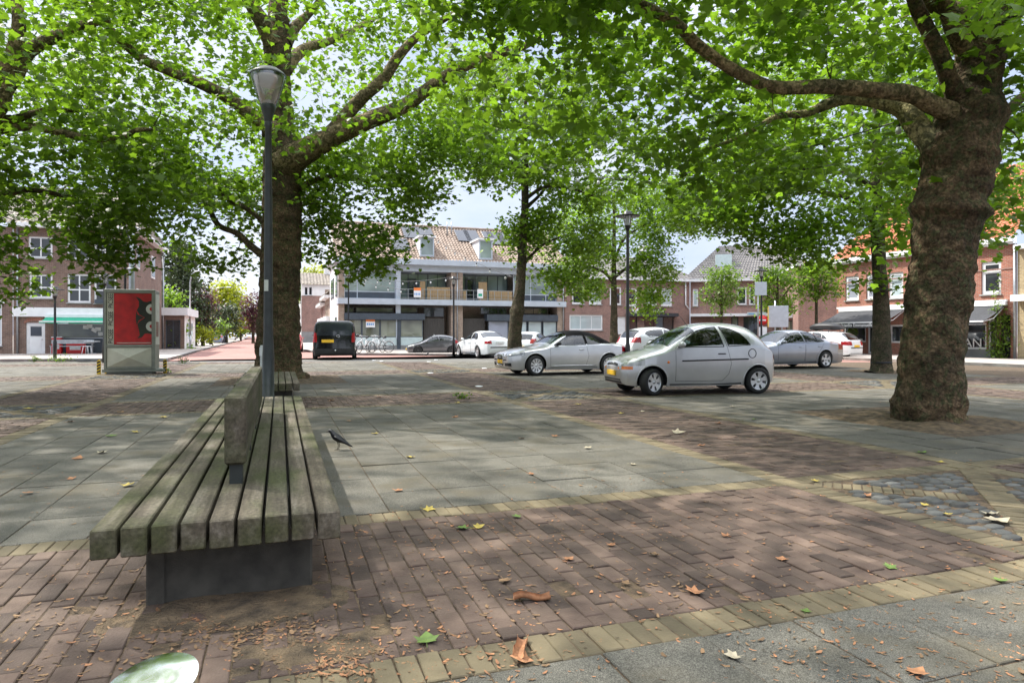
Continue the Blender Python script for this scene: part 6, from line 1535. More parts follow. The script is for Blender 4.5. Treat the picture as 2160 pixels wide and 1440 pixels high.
m = MB(); m.lathe([(0,0),(.055,0),(.05,.008),(0,.01)], 16, Matrix.Translation((.03, 0, .68)) @ Matrix.Rotation(-pi/2, 4, 'Y') @ Matrix.Diagonal((.5,1,1,1))); m.build('badge', MAT['chrome'], ka.t)
for sy in (-.45, .1):
    m = MB(); m.tube([(1.06,sy,1.1),(1.18,sy+.25,1.2),(1.16,sy+.5,1.18)], .008, 5); m.build('wiper', MAT['black_plastic'], ka.t)
ka.place(G(1374,834), G(1596,829.5))
# silver convertible with black soft top
A3 = dict(top=[(0,.5),(.008,.6),(.03,.665),(.09,.71),(.25,.765),(.7,.86),(1.2,.94),(1.4,1.02),(1.75,1.23),(2.05,1.36),(2.35,1.41),(2.75,1.4),(3.1,1.31),(3.45,1.13),(3.65,1.03),(3.9,1.0),(4.12,.96),(4.2,.85),(4.24,.6)], low=LOWS(4.24),
    belt=[(0,.6),(.6,.76),(1.3,.88),(3.4,.94),(3.7,.94),(4.24,.84)], W=[(0,.6),(.03,.69),(.12,.78),(.4,.86),(.8,.88),(2.2,.885),(3.5,.88),(3.95,.8),(4.18,.68),(4.24,.55)],
    taper=[(0,.04),(1.2,.08),(1.9,.22),(3.1,.24),(3.6,.1)], n=[(0,2.6),(1.2,2.6),(1.7,4),(3.1,3.6),(3.6,2.6)], xf=.87, xr=3.448, r=.318, R=.375, ws=(1.4,2.0), rw=lambda x,y,z,c,u: (x > 3.12) & (x < 3.42) & u & (c < .6),
    doors=[[(1.38,.27),(1.36,.9),(1.5,.93),(2.62,.945),(2.7,.6),(2.6,.27)]], wins=[([(1.5,.95),(1.95,1.2),(2.2,1.25),(2.55,1.255),(2.6,.965)],0), ([(2.66,.97),(2.63,1.25),(2.88,1.2),(3.05,1.09),(3.14,.99)],None)], handles=[(2.45,.8)], hm='silver', mirror=(1.6,.95), mm='black_plastic',
    patch=[('hl', lambda x,y,z,c,u,n: (x < .52) & (y > .40) & (z > .605+.06*x) & (z < .70+.10*x)), ('gr', lambda x,y,z,c,u,n: (x < .13) & (y < .27-.1*np.clip(.6-z,0,1)) & (z > .31) & (z < .67)),
           ('fog', lambda x,y,z,c,u,n: (x < .3) & (y > .40) & (y < .74) & (z > .3) & (z < .4)), ('soft', lambda x,y,z,c,u,n: u & (x > 1.98) & (x < 3.66) & (z > .985)), ('tl', lambda x,y,z,c,u,n: (x > 3.95) & (y > .4) & (z > .72) & (z < .9))],
    pm={'hl':('headlight','lens_dark',True),'gr':('grille','black_plastic',False),'fog':('fog_lamp_intake','black_plastic',True),'soft':('soft_top','softtop',False),'tl':('tail_light','tail',True)},
    seats=[(2.2,1.16)], dash=1.55, steer=14, spokes=10, sw=.4, plates=[(.0,.43,'plate',.5,0,.11)])
a3 = Car('silver convertible with black fabric roof parked behind the small hatchback', A3, 'silver', res=.015)
m = MB(); pts = [(.02,.27*cos(a),.5+.18*sin(a)) for a in np.linspace(0, 2*pi, 33)]; pts = [(-.005,max(-.25,min(.25,.3*cos(a))),max(.325,min(.665,.495+.22*sin(a)))) for a in np.linspace(0, 2*pi, 49)]; m.tube(pts, .012, 6); m.build('grille_frame', MAT['chrome'], a3.t)
m = MB()
for k in range(4): m.tube([(-.012,-.12+.08*k+.05*cos(a*pi/8),.6+.05*sin(a*pi/8)) for a in range(17)], .006, 5)
m.build('badge', MAT['chrome'], a3.t)
for sd in (-1, 1):
    m = MB(); m.lathe([(0,0),(.05,0),(.045,.02),(0,.022)], 14, Matrix.Translation((.085, sd*.58, .35)) @ Matrix.Rotation(-pi/2, 4, 'Y')); m.build('fog_lamp', MAT['lens'], a3.t)
    m = MB(); m.tube([(x, sd*(a3.ysurf(x,.3)+.004), .3) for x in np.linspace(1.4,2.95,12)], .014, 5); m.build('sill_trim', MAT['silver'], a3.t)
a3.place(G(1131,792), G(1281,788.5), 1.0)
# blue silver saloon, right
EC = dict(top=[(0,.5),(.03,.65),(.1,.73),(.4,.81),(.9,.89),(1.3,.96),(1.45,1.0),(1.9,1.25),(2.25,1.4),(2.6,1.45),(3.0,1.44),(3.4,1.36),(3.8,1.18),(4.05,1.07),(4.3,1.035),(4.65,.99),(4.76,.9),(4.81,.7),(4.82,.6)], low=LOWS(4.82),
    belt=[(0,.6),(.7,.77),(1.4,.9),(3.6,.95),(4.1,.95),(4.82,.85)], W=[(0,.52),(.03,.64),(.12,.76),(.4,.86),(.9,.905),(2.4,.91),(3.9,.9),(4.4,.84),(4.75,.74),(4.82,.6)],
    taper=[(0,.04),(1.3,.08),(2.1,.24),(3.4,.25),(4.1,.08)], n=[(0,2.6),(1.3,2.6),(1.9,3.8),(3.5,3.6),(4.1,2.6)], xf=.86, xr=3.714, r=.322, R=.38, ws=(1.47,2.2), rw=lambda x,y,z,c,u: (x > 3.36) & (x < 4.02) & u & (c < .85),
    doors=[[(1.42,.27),(1.42,.92),(1.6,1.0),(2.0,1.24),(2.3,1.36),(2.68,1.39),(2.72,.9),(2.68,.27)],[(2.72,.27),(2.74,.9),(2.71,1.39),(3.1,1.38),(3.5,1.27),(3.7,1.05),(3.5,.75),(3.28,.5),(3.24,.27)]],
    wins=[([(1.6,.965),(1.98,1.19),(2.26,1.325),(2.62,1.355),(2.68,.97)],0),([(2.77,.97),(2.73,1.36),(3.1,1.345),(3.28,1.28),(3.34,.985)],1),([(3.37,.99),(3.32,1.26),(3.5,1.19),(3.66,1.02)],None)], handles=[(2.5,.8),(3.42,.82)], hm='silver_blue', mirror=(1.62,.95),
    patch=[('hl', lambda x,y,z,c,u,n: (x < .5) & (y > .38) & (z > .58) & (z < .74)), ('gr', lambda x,y,z,c,u,n: (x < .12) & (y < .34) & (z > .5) & (z < .69)), ('in', lambda x,y,z,c,u,n: (x < .15) & (y < .5) & (z > .26) & (z < .36)), ('tl', lambda x,y,z,c,u,n: (x > 4.42) & (y > .42) & (z > .7) & (z < .91))],
    pm={'hl':('headlight','lens',True),'gr':('grille','black_plastic',False),'in':('air_intake','black_plastic',False),'tl':('tail_light','tail',True)}, seats=[(2.35,1.2),(3.2,1.15)], dash=1.6, spokes=5, sw=.75, plates=[(4.83,.66,'plate',.5,0,.11),(.0,.42,'plate',.5,0,.11)])
ec = Car('blue silver four door saloon at the right, in front of the roof box car', EC, 'silver_blue', res=.02)
ec.place(G(1614,779), G(1738,776), 1.0)
# white saloon seen from behind
C5 = dict(EC); C5['plates'] = [(4.83,.83,'plate_white',.5,0,.12)]; C5['patch'] = [('hl', EC['patch'][0][1]), ('tl', lambda x,y,z,c,u,n: (x > 4.5) & (y > .48) & (z > .76) & (z < .93))]; C5['pm'] = {'hl':('headlight','lens',True),'tl':('tail_light','tail',True)}; C5['rwm'] = 'car_glass'; C5['hm'] = 'white_paint'
C5['top'] = [(0,.5),(.03,.65),(.1,.73),(.4,.82),(.9,.92),(1.3,1.0),(1.45,1.04),(1.9,1.27),(2.25,1.42),(2.6,1.47),(3.0,1.46),(3.4,1.38),(3.85,1.2),(4.2,1.08),(4.45,1.06),(4.68,1.03),(4.76,.92),(4.81,.7),(4.82,.6)]
c5 = Car('white saloon seen from behind beside the graphite hatchback', C5, 'white_paint', res=.025); c5.place(G(975,751), G(1004,753.4), 1.0)
# graphite hatchback side on
FI = dict(top=[(0,.45),(.02,.58),(.1,.67),(.5,.8),(.9,.91),(1.1,1.0),(1.6,1.28),(1.95,1.42),(2.4,1.475),(2.9,1.45),(3.3,1.38),(3.55,1.31),(3.75,1.06),(3.88,.85),(3.95,.6),(3.97,.5)], low=[(0,.45)]+LOWS(3.97)[1:-1]+[(3.97,.5)],
    belt=[(0,.58),(.5,.74),(1.1,.88),(2.4,.96),(3.5,1.05),(3.97,.85)], W=[(0,.48),(.03,.6),(.12,.7),(.4,.81),(.8,.85),(2.0,.86),(3.2,.855),(3.6,.8),(3.9,.7),(3.97,.55)],
    taper=[(0,.04),(1.0,.08),(1.8,.2),(3.3,.22),(3.8,.1)], n=[(0,2.5),(1.0,2.6),(1.6,3.8),(3.3,3.6),(3.8,2.8)], xf=.8, xr=3.29, r=.315, R=.37, ws=(1.08,1.9), rw=lambda x,y,z,c,u: (x > 3.48) & (z > 1.02) & u & (c < .84),
    doors=[[(1.22,.27),(1.2,.88),(1.5,1.1),(1.9,1.33),(2.3,1.385),(2.42,.95),(2.5,.6),(2.4,.27)]], wins=[([(1.3,.92),(1.62,1.13),(1.95,1.3),(2.25,1.355),(2.36,.98)],0),([(2.42,.985),(2.34,1.355),(2.8,1.345),(3.15,1.29),(3.3,1.2),(3.1,1.06)],None)], handles=[(2.3,.85)], hm='graphite', mirror=(1.38,.93),
    patch=[('hl', lambda x,y,z,c,u,n: (x < .5) & (y > .4) & (z > .6) & (z < .76)), ('gr', lambda x,y,z,c,u,n: (x < .12) & (y < .5) & (z > .28) & (z < .48)), ('tl', lambda x,y,z,c,u,n: (x > 3.55) & (y > .5) & (z > .82) & (z < 1.08))],
    pm={'hl':('headlight','lens',True),'gr':('grille','black_plastic',False),'tl':('tail_light','tail',True)}, seats=[(2.0,1.2)], dash=1.3, spokes=7, sw=.5, plates=[(3.975,.62,'plate',.5,0,.11),(-.01,.42,'plate',.5,0,.11)], gz=-.02)
fi = Car('graphite grey hatchback parked side on before the dark gate', FI, 'graphite', res=.025, rim='rim_dark'); fi.place(G(882,747.5), G(953,747), None)
# black van from behind
VN = dict(top=[(0,.55),(.03,.75),(.15,.88),(.7,1.06),(1.0,1.17),(1.5,1.7),(1.8,1.86),(2.4,1.93),(4.6,1.92),(4.8,1.88),(4.86,1.55),(4.89,1.2),(4.92,.9),(4.95,.55)], low=[(0,.55)]+LOWS(4.95)[1:-1]+[(4.95,.55)],
    belt=[(0,.7),(.9,1.05),(1.5,1.12),(4.5,1.14),(4.95,1.1)], W=[(0,.6),(.04,.72),(.2,.86),(.6,.94),(2.4,.96),(4.4,.95),(4.8,.92),(4.95,.88)], taper=[(0,.04),(1.0,.06),(1.8,.1),(4.6,.09),(4.95,.07)], n=[(0,3),(1.0,3),(1.8,7),(4.7,8),(4.95,8)],
    xf=.9, xr=3.95, r=.33, R=.39, ws=(1.02,1.72), wsz=1.1, rw=lambda x,y,z,c,u: (x > 4.78) & (z > 1.2) & (z < 1.83) & (y < .76), rwm='pane',
    doors=[[(1.2,.3),(1.1,1.1),(1.6,1.72),(2.2,1.75),(2.25,1.1),(2.2,.3)],[(2.3,.3),(2.3,1.75),(3.3,1.75),(3.4,1.1),(3.4,.3)]], wins=[([(1.35,1.18),(1.68,1.6),(2.15,1.66),(2.18,1.18)],0),([(2.36,1.18),(2.36,1.68),(3.25,1.68),(3.28,1.18)],1),([(3.45,1.18),(3.45,1.68),(4.5,1.66),(4.55,1.18)],None)], handles=[(2.1,1.05),(2.45,1.05)], mirror=(1.4,1.15),
    patch=[('hl', lambda x,y,z,c,u,n: (x < .5) & (y > .5) & (z > .72) & (z < .92)), ('tl', lambda x,y,z,c,u,n: (x > 4.76) & (y > .74) & (z > .86) & (z < 1.32)), ('bp', lambda x,y,z,c,u,n: (x > 4.6) & (z < .55))],
    pm={'hl':('headlight','lens',True),'tl':('tail_light','tail',True),'bp':('bumper','black_plastic',False)}, seats=[(2.1,1.5)], spokes=6, plates=[(4.93,.92,'plate',.52,-.28,.15)], zi=.9, swm='car_glass')
vn = Car('black passenger van with yellow plate, seen from behind', VN, 'black_paint', cat='van', res=.025, name='parked_van', rim='rim_dark')
m = MB(); m.tube([(4.9,.16+.07*cos(a*pi/10),1.16+.05*sin(a*pi/10)) for a in range(21)], .008, 5); m.build('badge', MAT['chrome'], vn.t)
m = MB(); m.tube([(4.95,.05,.42),(5.02,.05,.42),(5.04,.05,.5)], .03, 8); m.build('tow_bar', MAT['chrome'], vn.t)
def place_rear(c, pl, pr, y_g, k=1.0):       # rear corners' columns on the ground row
    p0, p1 = G(pl, y_g), G(pr, y_g); c_ = (p0+p1)/2; return c_
pr_ = G(706, 757.5); hd = Vector((-.23, .97, 0)).normalized(); k_ = 1.0; rear_c = pr_; a_ = math.atan2(-hd.y, -hd.x)
vn.place_c(rear_c + hd*(4.95/2-.7), a_, 1.0); vn.t.scale = (1.0, 1.14, 1.02)
# others, partly hidden
SUVT = dict(FI); SUVT['top'] = [(x*1.07, z*1.1) for x, z in FI['top']]; SUVT['low'] = [(x*1.07, z) for x, z in FI['low']]; SUVT['low'][0] = (0, .495); SUVT['low'][-1] = (3.97*1.07, .55)
for key in ('belt','W','taper','n'): SUVT[key] = [(x*1.07, z*(1.1 if key == 'belt' else 1.02 if key == 'W' else 1)) for x, z in FI[key]]
for key in ('xf','xr'): SUVT[key] = FI[key]*1.07
sc2 = lambda poly: [(x*1.07, z*1.1) for x, z in poly]
SUVT['ws'] = (1.16,2.03); SUVT['rw'] = lambda x,y,z,c,u: (x > 3.7) & (z > 1.12) & u & (c < .84); SUVT['doors'] = [sc2(p) for p in FI['doors']]; SUVT['wins'] = [(sc2(p), k) for p, k in FI['wins']]; SUVT['handles'] = [(2.46,.93)]; SUVT['mirror'] = (1.47,1.02); SUVT['hm'] = 'white_paint'
SUVT['patch'] = [('hl', FI['patch'][0][1]), ('tl', lambda x,y,z,c,u,n: (x > 3.8) & (y > .5) & (z > .9) & (z < 1.15))]; SUVT['pm'] = {'hl':('headlight','lens',True),'tl':('tail_light','tail',True)}; SUVT['seats'] = [(2.1,1.3)]; SUVT['plates'] = [(4.26,.75,'plate_white',.5,0,.12)]; SUVT['gz'] = 0
s1 = Car('white high hatchback seen from behind over the silver cars', SUVT, 'white_paint', res=.035); s1.place_c(V(1392, 704, 32), rad(205), 1.0)
s2 = Car('small white car half hidden by the slim tree trunk', FI, 'white_paint', res=.035); s2.place_c(V(1122, 704, 37), rad(-110), .97)
EST = dict(EC); EST['top'] = [(x, z) if x < 3.2 else (x, z2) for (x, z), z2 in zip(EC['top'], [0]*14+[0]*5)] if False else [(0,.5),(.03,.65),(.1,.73),(.4,.81),(.9,.89),(1.3,.96),(1.45,1.0),(1.9,1.25),(2.25,1.4),(2.6,1.45),(3.4,1.44),(4.1,1.38),(4.4,1.28),(4.65,1.05),(4.76,.9),(4.81,.7),(4.82,.6)]
EST['rw'] = lambda x,y,z,c,u: (x > 4.25) & (z > .98) & u & (c < .85); EST['taper'] = [(0,.04),(1.3,.08),(2.1,.24),(4.2,.25),(4.8,.1)]; EST['n'] = [(0,2.6),(1.3,2.6),(1.9,3.8),(4.3,3.6),(4.8,2.6)]; EST['hm'] = 'white_paint'
s3 = Car('pale estate car with dark roof box behind the blue silver saloon', EST, 'white_paint', res=.035); s3.place_c(V(1716, 704, 37), rad(-55), 1.0)
m = MB(); vs = []; nn = 14
for i_ in range(nn+1):
    u_ = i_/nn; w_ = .42*(1-abs(2*u_-1)**4)**.5+.02; h0 = .33*(1-abs(2*u_-1)**3)**.6+.02
    for k in range(12): a_ = 2*pi*k/12; vs.append((2.2+1.9*u_, w_*cos(a_), 1.53+h0*.5+h0*.5*max(-1, 1.2*sin(a_))))
m.add(vs, [(i_*12+k, i_*12+(k+1) % 12, (i_+1)*12+(k+1) % 12, (i_+1)*12+k) for i_ in range(nn) for k in range(12)], True); m.build('roof_box', MAT['black_plastic'], s3.t, fixn=True)
m = MB(); m.tube([(2.6,-.6,1.42),(2.6,-.55,1.52),(2.6,.55,1.52),(2.6,.6,1.42)], .02, 5); m.tube([(3.6,-.6,1.38),(3.6,-.55,1.52),(3.6,.55,1.52),(3.6,.6,1.38)], .02, 5); m.build('roof_bars', MAT['black_plastic'], s3.t)
s4 = Car('red hatchback peeping out behind the thick trunk', FI, 'red_paint', res=.04); s4.place_c(G(612, 741), rad(-70), 1.0)
s5 = Car('blue grey hatchback parked at the left kerb down the street', FI, 'blue_paint', res=.05, group='cars down the far street', rim='rim_dark'); s5.place_c(V(458, 704, 86), TH-pi/2, 1.0)
for (px, d, pt, lb) in ((487, 128, 'white_paint', 'white hatchback further down the street beyond the blue grey one'), (507, 205, 'graphite', 'tiny dark car at the far end of the street'), (526, 150, 'silver', 'pale car facing down the far street at its right side'), (516, 190, 'white_paint', 'tiny white car at the far end of the street beside the dark one')):
    q = Car(lb, FI, pt, res=.12, group='cars down the far street'); q.place_c(V(px, 704, d), TH-pi/2, 1.05)
# ================================================================== STREET FURNITURE
def disc_lamp(label, px, base_y, top_y, d=None, gz=0.0):
    p = G(px, base_y, gz) if d is None else Vector(((px-1080)/F*d, d, gz)); d = p.y; h = H-(top_y-YH)/F*d - gz
    t = thing('street_lamp', label, 'street lamp', p, 0, 'disc topped lamps round the square')
    m = MB(); m.lathe([(0,0),(.085,0),(.085,.9),(.06,.98),(.048,h-.75),(.04,h-.62)], 14); m.build('pole', MAT['black'], t)
    m = MB(); m.lathe([(.04,h-.66),(.06,h-.62),(.09,h-.5),(.1,h-.48),(.1,h-.46),(0,h-.46)], 16); m.build('lantern_base', MAT['black'], t)
    m = MB(); m.lathe([(.1,h-.46),(.14,h-.16)], 18); m.build('lantern_glass', MAT['lamp_glass'], t)
    m = MB(); m.lathe([(.055,h-.46),(.06,h-.18)], 12); m.build('bulb', MAT['plate_white'], t)
    m = MB(); m.lathe([(.15,h-.165),(.4,h-.17),(.41,h-.15),(.2,h-.11),(.14,h-.1),(.13,h-.02),(.1,h),(0,h)], 26); m.build('lamp_hood', MAT['black'], t)
    return t
disc_lamp('dark disc topped lamp post between the two silver cars', 1324, 0, 446, d=22)
disc_lamp('disc topped lamp post beside the parked bicycles', 735, 744, 577)
disc_lamp('disc topped lamp post behind the graphite hatchback', 957, 750, 583)
disc_lamp('short disc topped lamp post before the green awning shop', 116, 760.5, 604)
disc_lamp('disc topped lamp post rising behind the red billboard', 220, 0, 576, d=30)
disc_lamp('disc topped lamp post beside the no entry sign', 1606, 0, 566, d=39)
def arm_lamp(label, px, base_y, top_y, reach, d=None):
    p = G(px, base_y); d = p.y; h = H-(top_y-YH)/F*d; t = thing('street_light', label, 'street light', p, 0, 'tall road lights down the street')
    m = MB(); m.tube([(0,0,0),(0,0,1.2)], .1, 10); m.tube([(0,0,1.2),(0,0,h-.9),(.12*reach,0,h-.25),(.4*reach,0,h),(reach,0,h+.08)], [.075,.06,.05,.045,.04], 10); m.build('pole', MAT['steel'], t)
    m = MB(); m.cbox(reach-.1,-.1,h,reach+.6,.1,h+.14,.04); m.build('lamp_head', MAT['steel'], t)
arm_lamp('tall grey road light nearest on the left pavement', 401, 737, 573, 1.0)
arm_lamp('tall grey road light further along the left pavement', 445, 724, 607, 2.2)
arm_lamp('distant road light on the right side of the street', 527, 712, 668, -1.6)

# ---- billboard
def billboard():
    d = 21.7; p = Vector(((274-1080)/F*d, d, 0)); an = rad(14); s_ = d/F
    t = thing('billboard', 'grey advertising column with red poster in front of the brown corner shop', 'billboard', p, an)
    w, hgt, dp = 1.5, 2.72, .62; x0 = -w/2
    m = MB(); m.cbox(x0+.03,.02,.1,x0+w-.03,dp,hgt,.015); m.cbox(x0-.06,-.02,.06,x0+w+.25,dp+.05,.16,.01); m.box(x0+.05,.06,-.02,x0+w-.1,dp-.1,.07); m.build('cabinet', MAT['bill_grey'], t)
    m = MB(); m.cbox(x0,-.03,.16,x0+.08,.06,hgt+.02,.008); m.cbox(x0+w-.1,-.03,.16,x0+w,.06,hgt+.02,.008); m.cbox(x0+.08,-.03,hgt-.1,x0+w-.1,.04,hgt+.02,.008); m.cbox(x0+.08,-.03,.86,x0+w-.1,.04,.95,.008); m.cbox(x0+.08,-.03,.16,x0+w-.1,.04,.22,.008); m.build('frame', MAT['bill_grey'], t)
    m = MB(); a = [(x0+.09,-.012,.23),(x0+w-.11,-.012,.23),(x0+w-.11,-.012,.85),(x0+.09,-.012,.85)]; c = (x0+w/2-.01,-.13,.54); m.add(a+[c], [(0,1,4),(1,2,4),(2,3,4),(3,0,4)]); lp = m.build('lower_panel', MAT['bill_pale'], t)
    text_mesh('lettering', 'PICSEE', .1, MAT['bill_grey'], lp, TXT(c[0], -.032, .735), align='CENTER', depth=.002)
    m = MB(); m.box(x0+.09,-.006,.96,x0+.28,.0,hgt-.11); st = m.build('name_strip', MAT['bill_pale'], t)
    for k, (ma, zz) in enumerate((('black',.99),('black',1.56),('black',2.13))):
        M_ = Matrix.Translation((x0+.255, -.012, zz)) @ Matrix.Rotation(-pi/2, 4, 'Y') @ Matrix.Rotation(pi/2, 4, 'X'); text_mesh('lettering', 'PICSEE', .185, MAT[ma], st, M_, depth=.003, sx=.86)
    m = MB(); px0, px1, pz0, pz1 = x0+.29, x0+w-.11, .96, hgt-.11; m.box(px0,-.008,pz0,px1,-.001,pz1); ps = m.build('poster', MAT['red'], t)
    W_, H_ = px1-px0, pz1-pz0; q = lambda u, v: (px0+u*W_, pz1-v*H_)
    # dark spiky shape seen sideways with two pale rounds, as on the print
    sh_ = [(.58,.06),(.70,.10),(.78,.155),(.88,.165),(1,.14),(1,.8),(.9,.785),(.82,.79),(.74,.86),(.62,.885),(.68,.82),(.66,.72),(.62,.60),(.68,.545),(.82,.475),(.68,.42),(.60,.33),(.66,.25),(.66,.16)]
    sh2 = [(.59,.345),(.63,.41),(.80,.475),(.66,.53),(.6,.62),(.575,.5)]
    m = MB(); m.prism([q(*v) for v in sh_], -.011, -.009); m.build('print_shape', MAT['poster_dark'], ps, fixn=True)
    m = MB(); m.prism([q(*v) for v in sh2], -.0115, -.0095); m.build('print_shape', MAT['poster_dark'], ps, fixn=True)
    for v in (.305,.645):
        for rr, mt, yy in ((.1,'poster_white',-.0125),(.036,'red',-.0135)):
            c = q(1.0,v); pts = [(c[0]-rr*1.5*W_*sin(pi*k/16), c[1]+rr*H_*cos(pi*k/16)) for k in range(17)]; m = MB(); m.prism(pts, yy, yy+.002); m.build('print_round', MAT[mt], ps, fixn=True)
    m = MB(); m.box(px0+.08,-.0105,pz0+.04,px1-.02,-.009,pz0+.06); m.build('print_line', MAT['poster_white'], ps)
    # return side
    m = MB(); m.box(x0+w-.03,.08,.95,x0+w-.015,dp-.06,hgt-.12); m.build('side_poster', MAT['poster_white'], t)
    m = MB(); m.box(x0+w-.014,.15,1.2,x0+w-.01,.45,1.7); m.build('side_print', MAT['brick_pink'], t)
    return p, an
bp_, ba_ = billboard()
for (lx, ly, lb) in ((-.93,.1,'yellow and black striped post at the left foot of the billboard, front one'), (-.84,.55,'yellow and black striped post at the left foot of the billboard, rear one'), (.98,.25,'yellow and black striped post at the right foot of the billboard')):
    w_ = bp_ + Matrix.Rotation(ba_, 3, 'Z') @ Vector((lx, ly, 0)); t = thing('warning_post', lb, 'post', w_, ba_, 'striped posts round the billboard')
    m = MB(); m.box(-.055,-.02,0,.055,.02,.42); m.add([(-.055,-.02,.42),(.055,-.02,.42),(0,-.02,.47),(-.055,.02,.42),(.055,.02,.42),(0,.02,.47)], [(0,1,2),(4,3,5),(0,2,5,3),(2,1,4,5)]); m.build('post', MAT['yellow'], t)
    m = MB()
    for k in range(4): m.add([(-.055,-.0225,.04+.1*k),(.055,-.0225,.09+.1*k),(.055,-.0225,.14+.1*k),(-.055,-.0225,.09+.1*k)], [(0,1,2,3)])
    m.build('stripes', MAT['black'], t)
# ---- camera mast behind the billboard
d = 25; p = Vector(((278-1080)/F*d, d, 0)); t = thing('camera_mast', 'grey camera mast with dome camera above the billboard', 'camera mast', p); hh = H-(378-YH)/F*d
m = MB(); m.tube([(0,0,0),(0,0,3),(0,0,hh-.5)], [.11,.1,.075], 12); m.tube([(-.02,0,H-(480-YH)/F*d),(-.02,0,H-(486-YH)/F*d)], .13, 12); m.tube([(0,0,H-(568-YH)/F*d-.05),(0,0,H-(568-YH)/F*d+.05)], .14, 12); m.build('pole', MAT['steel'], t)
m = MB(); m.cbox(-.18,-.14,hh-.62,.16,.14,hh-.1,.03); m.cbox(-.1,-.1,hh-.1,.06,.1,hh+.12,.02); m.build('control_box', MAT['bill_grey'], t)
m = MB(); m.tube([(.1,0,hh-.4),(.55,0,hh-.42)], .04, 8); m.lathe([(0,-.1),(.13,-.13),(.27,-.24),(.27,-.27),(0,-.27)], 20, Matrix.Translation((.55,0,hh-.3))); ar = m.build('camera_arm', MAT['bill_grey'], t)
m = MB(); m.lathe([(.15,0),(.15,-.08),(.1,-.18),(0,-.22)], 18, Matrix.Translation((.55,0,hh-.56))); m.build('dome_camera', MAT['black'], ar)
d = 25.4; p = Vector(((264-1080)/F*d, d, 0)); t = thing('thin_mast', 'thin black mast beside the grey camera mast', 'mast', p); m = MB(); m.tube([(0,0,0),(0,0,H-(395-YH)/F*d)], .045, 8); m.build('pole', MAT['black'], t)
m = MB(); m.cbox(-.1,-.08,4.9,.1,.08,5.3,.02); m.build('mast_box', MAT['black'], t)

# ---- signs on the right
def sign_post(label, px, d, h, name='traffic_sign', cat='sign', r=.035):
    t = thing(name, label, cat, Vector(((px-1080)/F*d, d, 0)), rad(-8)); m = MB(); m.tube([(0,0,0),(0,0,h)], r, 8); m.build('post', MAT['steel'], t); return t
d = 40; t = sign_post('round red no entry sign with white bar by the corner house', 1608, d, H-(664-YH)/F*d)
zc = H-(675-YH)/F*d; m = MB(); m.lathe([(0,-.01),(.3,-.01),(.3,.01),(0,.01)], 28, Matrix.Translation((0,-.05,zc)) @ Matrix.Rotation(pi/2, 4, 'X')); f_ = m.build('sign_disc', MAT['sign_red'], t); m = MB(); m.box(-.2,-.066,zc-.045,.2,-.062,zc+.045); m.build('white_bar', MAT['white'], f_)
m = MB(); m.box(-.25,-.06,zc-.95,.25,-.045,zc-.4); m.build('lower_plate', MAT['white'], t)
d = 37; t = sign_post('grey back of a large direction board on two posts', 1635, d, H-(634-YH)/F*d, 'direction_board', r=.045)
r_ = [(x-1635)/F*d for x in (1621, 1661)]; zt_, zb_ = H-(645-YH)/F*d, H-(690-YH)/F*d; m = MB(); m.cbox(r_[0],-.09,zb_,r_[1],-.055,zt_,.01); bd = m.build('board', MAT['sign_back'], t); m = MB(); m.box(r_[0]-.03,-.1,zb_,r_[0],-.05,zt_-.05); m.build('yellow_edge', MAT['yellow'], bd)
m = MB(); m.tube([(.35,-.02,0),(.35,-.02,zt_)], .04, 8); m.build('post', MAT['steel'], t)
d = 38; t = sign_post('small grey sign back mounted high beside the lamp post', 1599, d, H-(596-YH)/F*d, 'sign', r=.04)
r_ = [(x-1599)/F*d for x in (1592, 1616)]; zt_, zb_ = H-(595-YH)/F*d, H-(623-YH)/F*d; m = MB(); m.cbox(r_[0],-.09,zb_,r_[1],-.05,zt_,.02); m.build('board', MAT['sign_back'], t)

